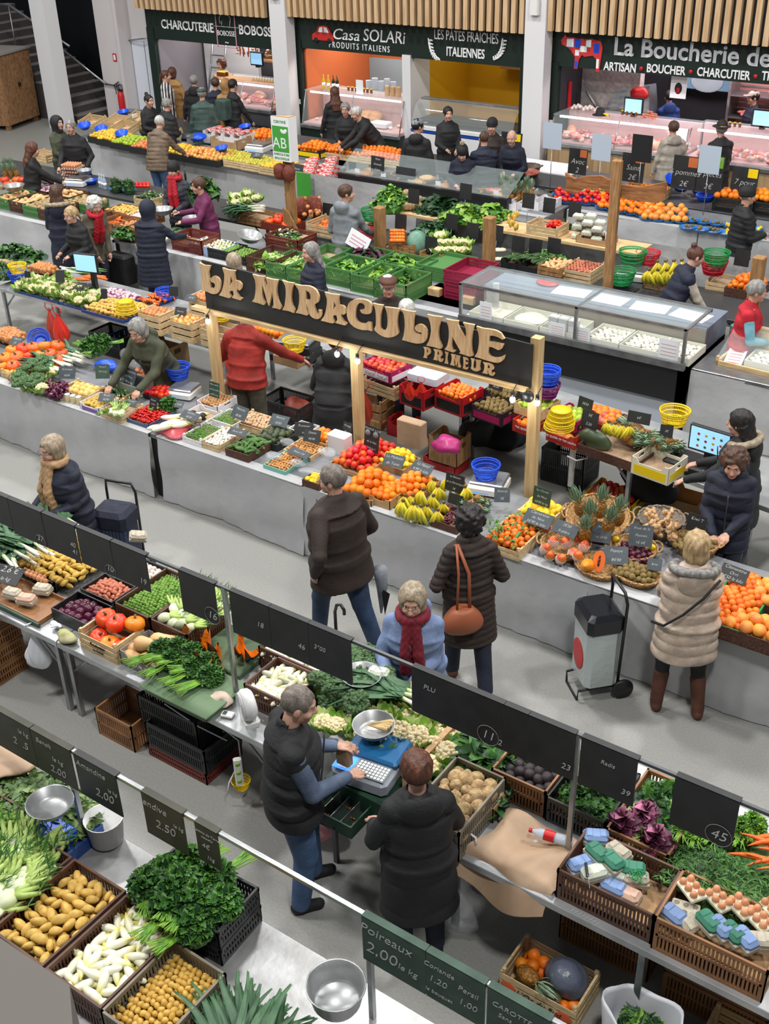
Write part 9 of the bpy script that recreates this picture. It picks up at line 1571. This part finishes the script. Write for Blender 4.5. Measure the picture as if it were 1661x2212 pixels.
# ================================================================ people
f=fab;BK=f('black',(30,31,34));NV=f('navy',(30,36,56));JN=f('denim',(44,66,98));BL=f('blue_jeans',(70,98,138));OL=f('olive',(74,78,58));DB=f('dark_brown',(50,38,32));GY=f('heather_grey',(136,142,150));CR_=f('cream',(206,196,178))
CP=f('champagne',(202,182,164),rough=.32);LB=f('light_blue',(128,148,190));RD=f('brick_red',(164,44,36));KH=f('khaki',(98,92,76));PU=f('purple',(112,38,84));TN=f('tan',(190,152,112));BU=f('burgundy',(120,14,38));SR=f('scarlet',(196,26,44));TE=f('teal_grey',(66,88,82));YE=f('ochre',(176,132,78));BR=f('taupe',(120,102,84));SH=f('brown_shoe',(96,58,42));SG=f('stone',(176,168,156));KN=f('blue_knit',(92,108,134));PL=f('plaid',(28,30,36),(214,214,212),qQ=('X',0),sc_=5)
dn_=((.05,.3,.8),(.05,-.3,.8));fr=((.3,.1,1.02),(.3,-.1,1.04));rl=((.5,.12,1.),(.35,-.2,.95));rr=((.35,.2,.95),(.5,-.12,1.))
N=dict(qE=True)
A=[person(l,(u,v),h,face=fc,wL=ln,tm=m,k3=hr,hm=hc_,arms=ar_,hem=hm_,**k)for l,u,v,h,fc,ln,m,hr,hc_,ar_,hm_,k in(('person in a navy quilted jacket with a tan scarf and glasses',105,946,1.6,318,8,NV,'bob','ashy',fr,.6,dict(N,qU=TN,qK=True,kN=1.15,kY=.09)),('man in a dark brown jacket and jeans striding left past the fruit stall',715,1008,1.8,222,2,DB,'short','short',((-.05,.3,.92),(.16,-.3,.92)),.74,dict(N,kS=JN,q5=BK,qK=True,kN=1.38,feet=((.26,.06),(-.42,-.06)),qS=35)),('person in a long brown quilted coat with a tan handbag',1012,1095,1.66,190,2,DB,'curly','black',((.15,.22,1.),(.2,-.2,1.)),.52,dict(N,kY=.055,kS=NV,q5=SH,feet=((.12,.1),(-.28,-.08)),qS=15)),('person in a light blue coat and burgundy scarf holding an egg carton',890,1270,1.6,350,12,LB,'bob','ashy',((.3,.02,1.02),(.34,-.14,1.06)),.62,dict(N,qU=BU,qK=True,hood='down',kN=1.1,q4=-2)),('person in a shiny champagne quilted coat and tall brown boots',1508,1150,1.62,172,6,CP,'bob','blond',((.36,.14,.98),(.36,-.16,.98)),.64,dict(N,kY=.09,hood='fur_down',wE=H['grey'],kS=BK,q5=SH,qV=True,kN=1.15,feet=((.02,.15),(-.05,-.16)))),('balding man in a black quilted vest and blue knit sleeves wrapping food',655,1488,1.76,105,5,BK,'crop','short',((.32,.12,1.12),(.34,-.1,1.06)),.8,dict(N,top='vest',sl=KN,kS=BL,q5=BK,kY=.12,kN=1.15,feet=((.12,.13),(-.02,-.12)),q4=14,qS=-15,wN=True)),('person in a long black hooded coat seen from behind at the scale',898,1627,1.62,190,4,BK,'short','auburn',((.25,.22,1.),(.3,-.2,1.)),.5,dict(N,hood='down',kS=NV,kN=1.08,kY=.22)),('curly haired vendor in a black quilted jacket looking down',1588,980,1.62,338,10,NV,'curly','brown',((.28,.04,.98),(.3,-.08,.96)),.66,dict(N,hood='down',kY=.1,q4=14)),('dark haired vendor in a black parka with a fur collar at the till',1600,887,1.66,235,8,BK,'long','black',((.42,.2,1.02),(.42,-.1,1.05)),.6,dict(N,hood='fur_down',kN=1.15)),('grey haired vendor in an olive parka leaning over the vegetables',290,695,1.72,336,34,OL,'bob','grey',((.55,.1,.95),(.5,-.3,.92)),.7,dict(N,qK=True,hood='down',kN=1.1,kS=KH)),('man in a red sweater and khaki cargo trousers behind the sign',530,652,1.8,160,10,RD,'short','grey',((.3,.3,1.05),(.42,-.52,1.)),.86,dict(N,kS=KH,kN=1.12)),('vendor in a black hooded jacket bending under the sign',728,715,1.66,165,22,BK,'short','brown',rr,.62,dict(N,hood='down',kS=NV,kN=1.1)),('person with pale hair just behind the left part of the sign',503,548,1.6,200,0,BR,'bob','ashy',dn_,.6,{}),('long grey haired person in a navy quilted jacket behind the sign',668,525,1.65,300,4,NV,'long','grey',fr,.6,dict(kY=.07)),('man in a brown flat cap looking over the sign',838,598,1.7,5,4,DB,'short','white',dn_,.6,dict(hat='flat',qT=SH)),('person with white hair low behind the sign beside the flat cap man',878,648,1.5,180,0,GY,'short','white',dn_,.6,{}),('person in a long navy quilted coat with the hood up',318,433,1.66,160,4,NV,'short','brown',((.3,.2,.95),(.42,-.32,1.12)),.48,dict(kY=.07,hood='up',kS=JN,kN=1.15)),('person in a navy coat with a fur trimmed hood by the squash crates',118,400,1.65,190,2,NV,'long','brown',fr,.48,dict(hood='fur_down',kS=JN)),('blond ponytailed person in a black jacket looking at a phone',148,447,1.58,320,12,BK,'pony','blond',fr,.6,dict(kY=.09,qK=True)),('white haired person in a taupe coat and red scarf bending forward',205,428,1.66,40,30,KH,'curly','white',((.3,.1,.7),(.3,-.1,.75)),.6,dict(qU=SR)),('vendor in a dark beanie and scarlet scarf',372,352,1.66,340,8,f('slate',(62,62,74)),'short','black',fr,.7,dict(hat='beanie',qU=SR,kY=.08)),('short haired vendor in a purple fleece holding green leaves',425,385,1.62,285,10,PU,'short','brown',((.4,.15,1.1),(.38,-.2,1.15)),.8,{}),('young man in a grey hooded sweatshirt looking right',748,400,1.78,150,4,GY,'short','brown',((.25,.2,.95),(.4,-.2,.98)),.8,dict(hood='down',qS=-55,kN=1.05)),('auburn haired vendor in black reaching to the scale at the far left',70,308,1.66,110,12,BK,'long','auburn',rr,.7,{}),('person in an olive coat with a black hood beside the glasses man',122,252,1.68,60,2,OL,'short','black',fr,.5,dict(hood='up',wE=BK)),('man with glasses in an open black coat by the egg trays',150,260,1.74,350,4,BK,'short','grey',((.2,.25,.95),(.35,-.2,.98)),.5,dict(qK=True,kN=1.15)),('man in a taupe quilted jacket and pale jeans picking apples',345,250,1.72,155,22,BR,'crop','white',((.3,.1,.95),(.5,-.25,.98)),.78,dict(kY=.07,kS=BL,kN=1.1)),('man in a black quilted jacket bending behind the apples',361,213,1.72,150,16,BK,'short','grey',fr,.7,dict(kY=.09,kN=1.15)),('person in black with a hair bun at the scale behind the apples',321,205,1.62,50,8,BK,'bun','black',fr,.7,{}),('person in a black and white plaid shirt in the sausage shop queue',357,152,1.72,95,2,PL,'pony','auburn',dn_,.7,{}),('person in a tan coat with a basket in the sausage shop queue',371,146,1.7,165,0,YE,'bob','auburn',dn_,.6,{}),('person in a black hooded coat in the sausage shop queue',418,163,1.7,175,0,BK,'short','grey',dn_,.5,dict(hood='down',kN=1.1)),('person in a teal grey coat and flat cap in the queue',435,190,1.74,180,2,TE,'short','grey',dn_,.55,dict(hat='flat',qT=TE,kN=1.2)),('person in a dark navy coat between the teal and ochre coats',464,168,1.7,185,0,NV,'short','brown',dn_,.55,{}),('person in an ochre coat with the hood up and a backpack',487,171,1.72,165,0,YE,'short','brown',dn_,.5,dict(hood='up')),('person in black leaning at the right end of the sausage queue',503,172,1.72,140,8,BK,'short','black',((.2,.3,.85),(.3,-.3,.8)),.6,{}),('vendor with auburn hair behind the sausage shop counter',476,128,1.66,320,10,SG,'curly','auburn',fr,.7,{}),('long haired person in a black coat at the pasta counter',722,188,1.68,190,0,BK,'long','auburn',dn_,.5,{}),('short grey haired person with glasses in black by the clementines',745,223,1.62,350,6,BK,'short','grey',fr,.6,dict(qK=True)),('white haired man in a black coat stretching over the clementines',765,232,1.8,285,36,BK,'crop','white',((.62,.15,.95),(.66,-.05,.93)),.6,dict(kN=1.1)),('man in a grey cap and black parka looking right',903,258,1.82,165,2,BK,'short','black',dn_,.6,dict(hat='cap',qT=GY,hood='down',qS=-50,kN=1.12)),('dark haired person in a black jacket before the empty counter',968,232,1.7,10,2,BK,'short','black',fr,.7,{}),('man in a black beanie and brown jacket facing us',1063,258,1.76,345,8,DB,'short','grey',fr,.6,dict(hat='beanie')),('man in a dark quilted jacket seen from behind at the coffee table',1046,284,1.76,180,4,NV,'crop','brown',((.3,.15,1.),(.4,-.25,1.)),.66,dict(kY=.08,kN=1.1)),('person in a pompom hat reading beside the nut display',998,318,1.64,350,20,NV,'long','black',fr,.6,dict(hat='pompom',q4=15)),('bending man with thin white hair beside the right column',1105,283,1.72,340,18,NV,'fringe','white',fr,.6,{}),('person in a long beige raincoat at the butcher counter',1456,262,1.66,185,2,SG,'short','brown',dn_,.36,dict(kN=1.2,hood='down')),('man in a brimmed hat and black coat at the butcher counter',1560,264,1.74,190,0,BK,'short','grey',fr,.5,dict(hat='brim',qT=DB,kN=1.1)),('person in a blue jacket behind the butcher counter',1447,196,1.72,180,4,f('royal',(36,66,130)),'short','black',fr,.6,dict(hood='down')),('butcher in a navy shirt and a cap behind the till',1628,197,1.78,280,2,NV,'short','black',fr,.7,dict(hat='cap',qT=SG)),('man in a long black quilted coat and beanie at the right',1618,405,1.76,95,2,BK,'crop','grey',((.3,.1,1.05),(.3,-.1,1.1)),.45,dict(kY=.07,hat='beanie',kN=1.1)),('vendor in a dark vest with cream sleeves stooping to the right',1510,534,1.72,95,26,NV,'bun','auburn',((.45,.15,.8),(.5,-.15,.72)),.8,dict(top='vest',sl=CR_,kY=.12,kS=JN)),('grey haired vendor in a red vest at the right edge',1640,608,1.66,75,8,SR,'short','grey',fr,.8,dict(top='vest',sl=f('sky',(130,190,210)))))]
# what they carry
def strap(a,pts,m,lb,r=.008):MB().tube([tuple(p)for p in pts],r,6).obj('bag_strap',m,kA=lb,cat='strap')
h_=A[2];q=h_['o'];L3=lambda A_,x,y,z:Vector(tuple(A_['R']@ar([x,y,z])+A_['o']))
t=T('handbag','tan leather handbag on the back of the brown coat','handbag',tuple(L3(h_,-.2,.1,.8)),h_['hd']);mb_=mat('tan_leather',c8(158,88,56),.5)
MB().blob(.1,.16,.14,22,14,fn=lambda v:np.stack([v[:,0],v[:,1]*(1-.3*v[:,2]),np.clip(v[:,2],-.85,.8)],1)).obj('bag_body',mb_,t);MB().tube([(-.02,-.05,.1),(.02,-.05,.4),(.1,.02,.62),(.13,.04,.6)],.014,6,flat=.3).tube([(-.02,.05,.1),(.02,.03,.4),(.1,.03,.62)],.01,6).obj('strap',mb_,t)
h_=A[4];strap(h_,[L3(h_,*p)for p in((-.12,-.17,1.34),(-.2,-.05,1.22),(-.215,.08,1.08),(-.19,.2,.96),(-.06,.27,.9))],kR,'black strap across the back of the champagne coat',.011)
p=A[3]['hand'][1];put('carton_white',(p.x-.06,p.y-.03,p.z+.02),(0,0,.3),1.,'egg carton held by the person in the light blue coat')
t=T('umbrella','black umbrella with a hooked handle held low beside the board','umbrella',tuple(P(728,1400,.55)));MB().tube([(0,0,-.5),(0,0,.35),(.02,0,.42),(.06,0,.44),(.09,0,.4),(.09,0,.36)],.013,8).obj('handle',kH,t)
t=T('umbrella','grey cone with a black fold, for a bag of lettuce behind the brown jacket man','umbrella',tuple(P(822,1280,.55)),.5);t.scale=(.7,.7,.7);MB().tube([(0,0,.35),(.02,0,.1),(0,0,-.3)],[.09,.07,.012],8).obj('bag_cone',GY,t);MB().add([(.02,-.06,.1),(.12,-.05,.02),(.05,-.05,-.3)],[(0,1,2)]).obj('black_panel',kR,t)  # made-up cone shape standing in for a bag of lettuce with a black fold
p=A[5]['hand'][0];MB().rbox(-.05,-.03,-.14,.05,.03,.02,.01).obj('paper_bag',qM,loc=(p.x+.04,p.y+.03,p.z),kA='brown paper bag in the hands of the balding vendor',cat='bag')
for i,lb,m,s_ in((18,'brown paper carrier bag beside the ponytailed person',qM,(.16,.09,.2)),(19,'dark striped shopping bag of the bending white haired person',kR,(.22,.12,.22)),(16,'small brown bag at the feet of the navy quilted coat',SH,(.1,.08,.12)),(30,'yellow wicker basket carried in the sausage queue',wT,(.2,.14,.12)),(46,'black and white striped bag of the beige raincoat person',PL,(.16,.1,.18)),(37,'patterned plastic bag of the person at the pasta counter',wD,(.18,.1,.18)),(34,'grey patterned backpack on the ochre coat',TE,(.14,.12,.2))):
 p=L3(A[i],-.24 if i==34 else.12,0 if i==34 else.34,0.+(.42,.13)[i==16]+(.75 if i==34 else 0));MB().rbox(-s_[0],-s_[1],-s_[2],s_[0],s_[1],s_[2],.03).obj('shopping_bag' if i!=34 else 'backpack',m,loc=p,kA=lb,cat='bag')
qB(.4,.3,.3,90,.2,[kU,kG],'big dark green leaves held by the vendor in the purple fleece',tuple(P(440,425,1.15)),kB=71,wl=.6,qA=.5)
def trolley(u,v,rz,lab,m,sm):
 p=P(u,v,0);t=T('shopping_trolley',lab,'shopping trolley',(p.x,p.y,0),rz)
 MB().tube([(-.15,-.02,.1),(-.15,0,.9),(-.13,-.02,1.),(.13,-.02,1.),(.15,0,.9),(.15,-.02,.1)],.013,7).obj('frame',kH,t)
 MB().tube([(-.15,-.02,.12),(-.13,-.34,.1),(-.12,-.34,0.),(.12,-.34,0.),(.13,-.34,.1),(.15,-.02,.12)],.011,7).obj('stand',kH,t)
 b=MB().rbox(-.17,-.3,.14,.17,-.03,.74,.04);b.obj('bag',m,t);MB().rbox(-.18,-.31,.66,.18,-.01,.82,.04).obj('flap',sm,t)
 for x in(-.19,.16):MB().lathe([(.001,0),(.085,0),(.09,.015),(.085,.03),(.001,.03)],20,R=eul(0,PI/2,0),t=(x,.02,.09)).obj('wheel',kH,t)
 return t
t=trolley(1320,1478,-.75,'shopping trolley in silver and shiny black with a red print, parked at the cloth',mat('silver_film',c8(190,200,200),.25,.3,kF=.5,bs=20),mat('shiny_black',c8(24,25,30),.12));MB().blob(.11,.004,.14,14,9).obj('red_print',kW,t,(-.02,-.302,.36))
t=trolley(290,1235,.3,'navy checked shopping trolley with an egg carton inside',f('navy_check',(34,42,64),(60,70,96),qQ=('X',0),sc_=9),NV);p=P(297,1158,.84);put('carton_grey',(p.x,p.y,.82),(.3,.2,.8),1.,'grey egg carton on top of the navy checked trolley')
p=P(820,1445,.3);MB().lathe([(.05,0),(.06,.1),(.055,.5)],16).obj('rolled_bag',KH,loc=(p.x,p.y,0),kA='brownish rolled bag beside the blue coat',cat='bag')
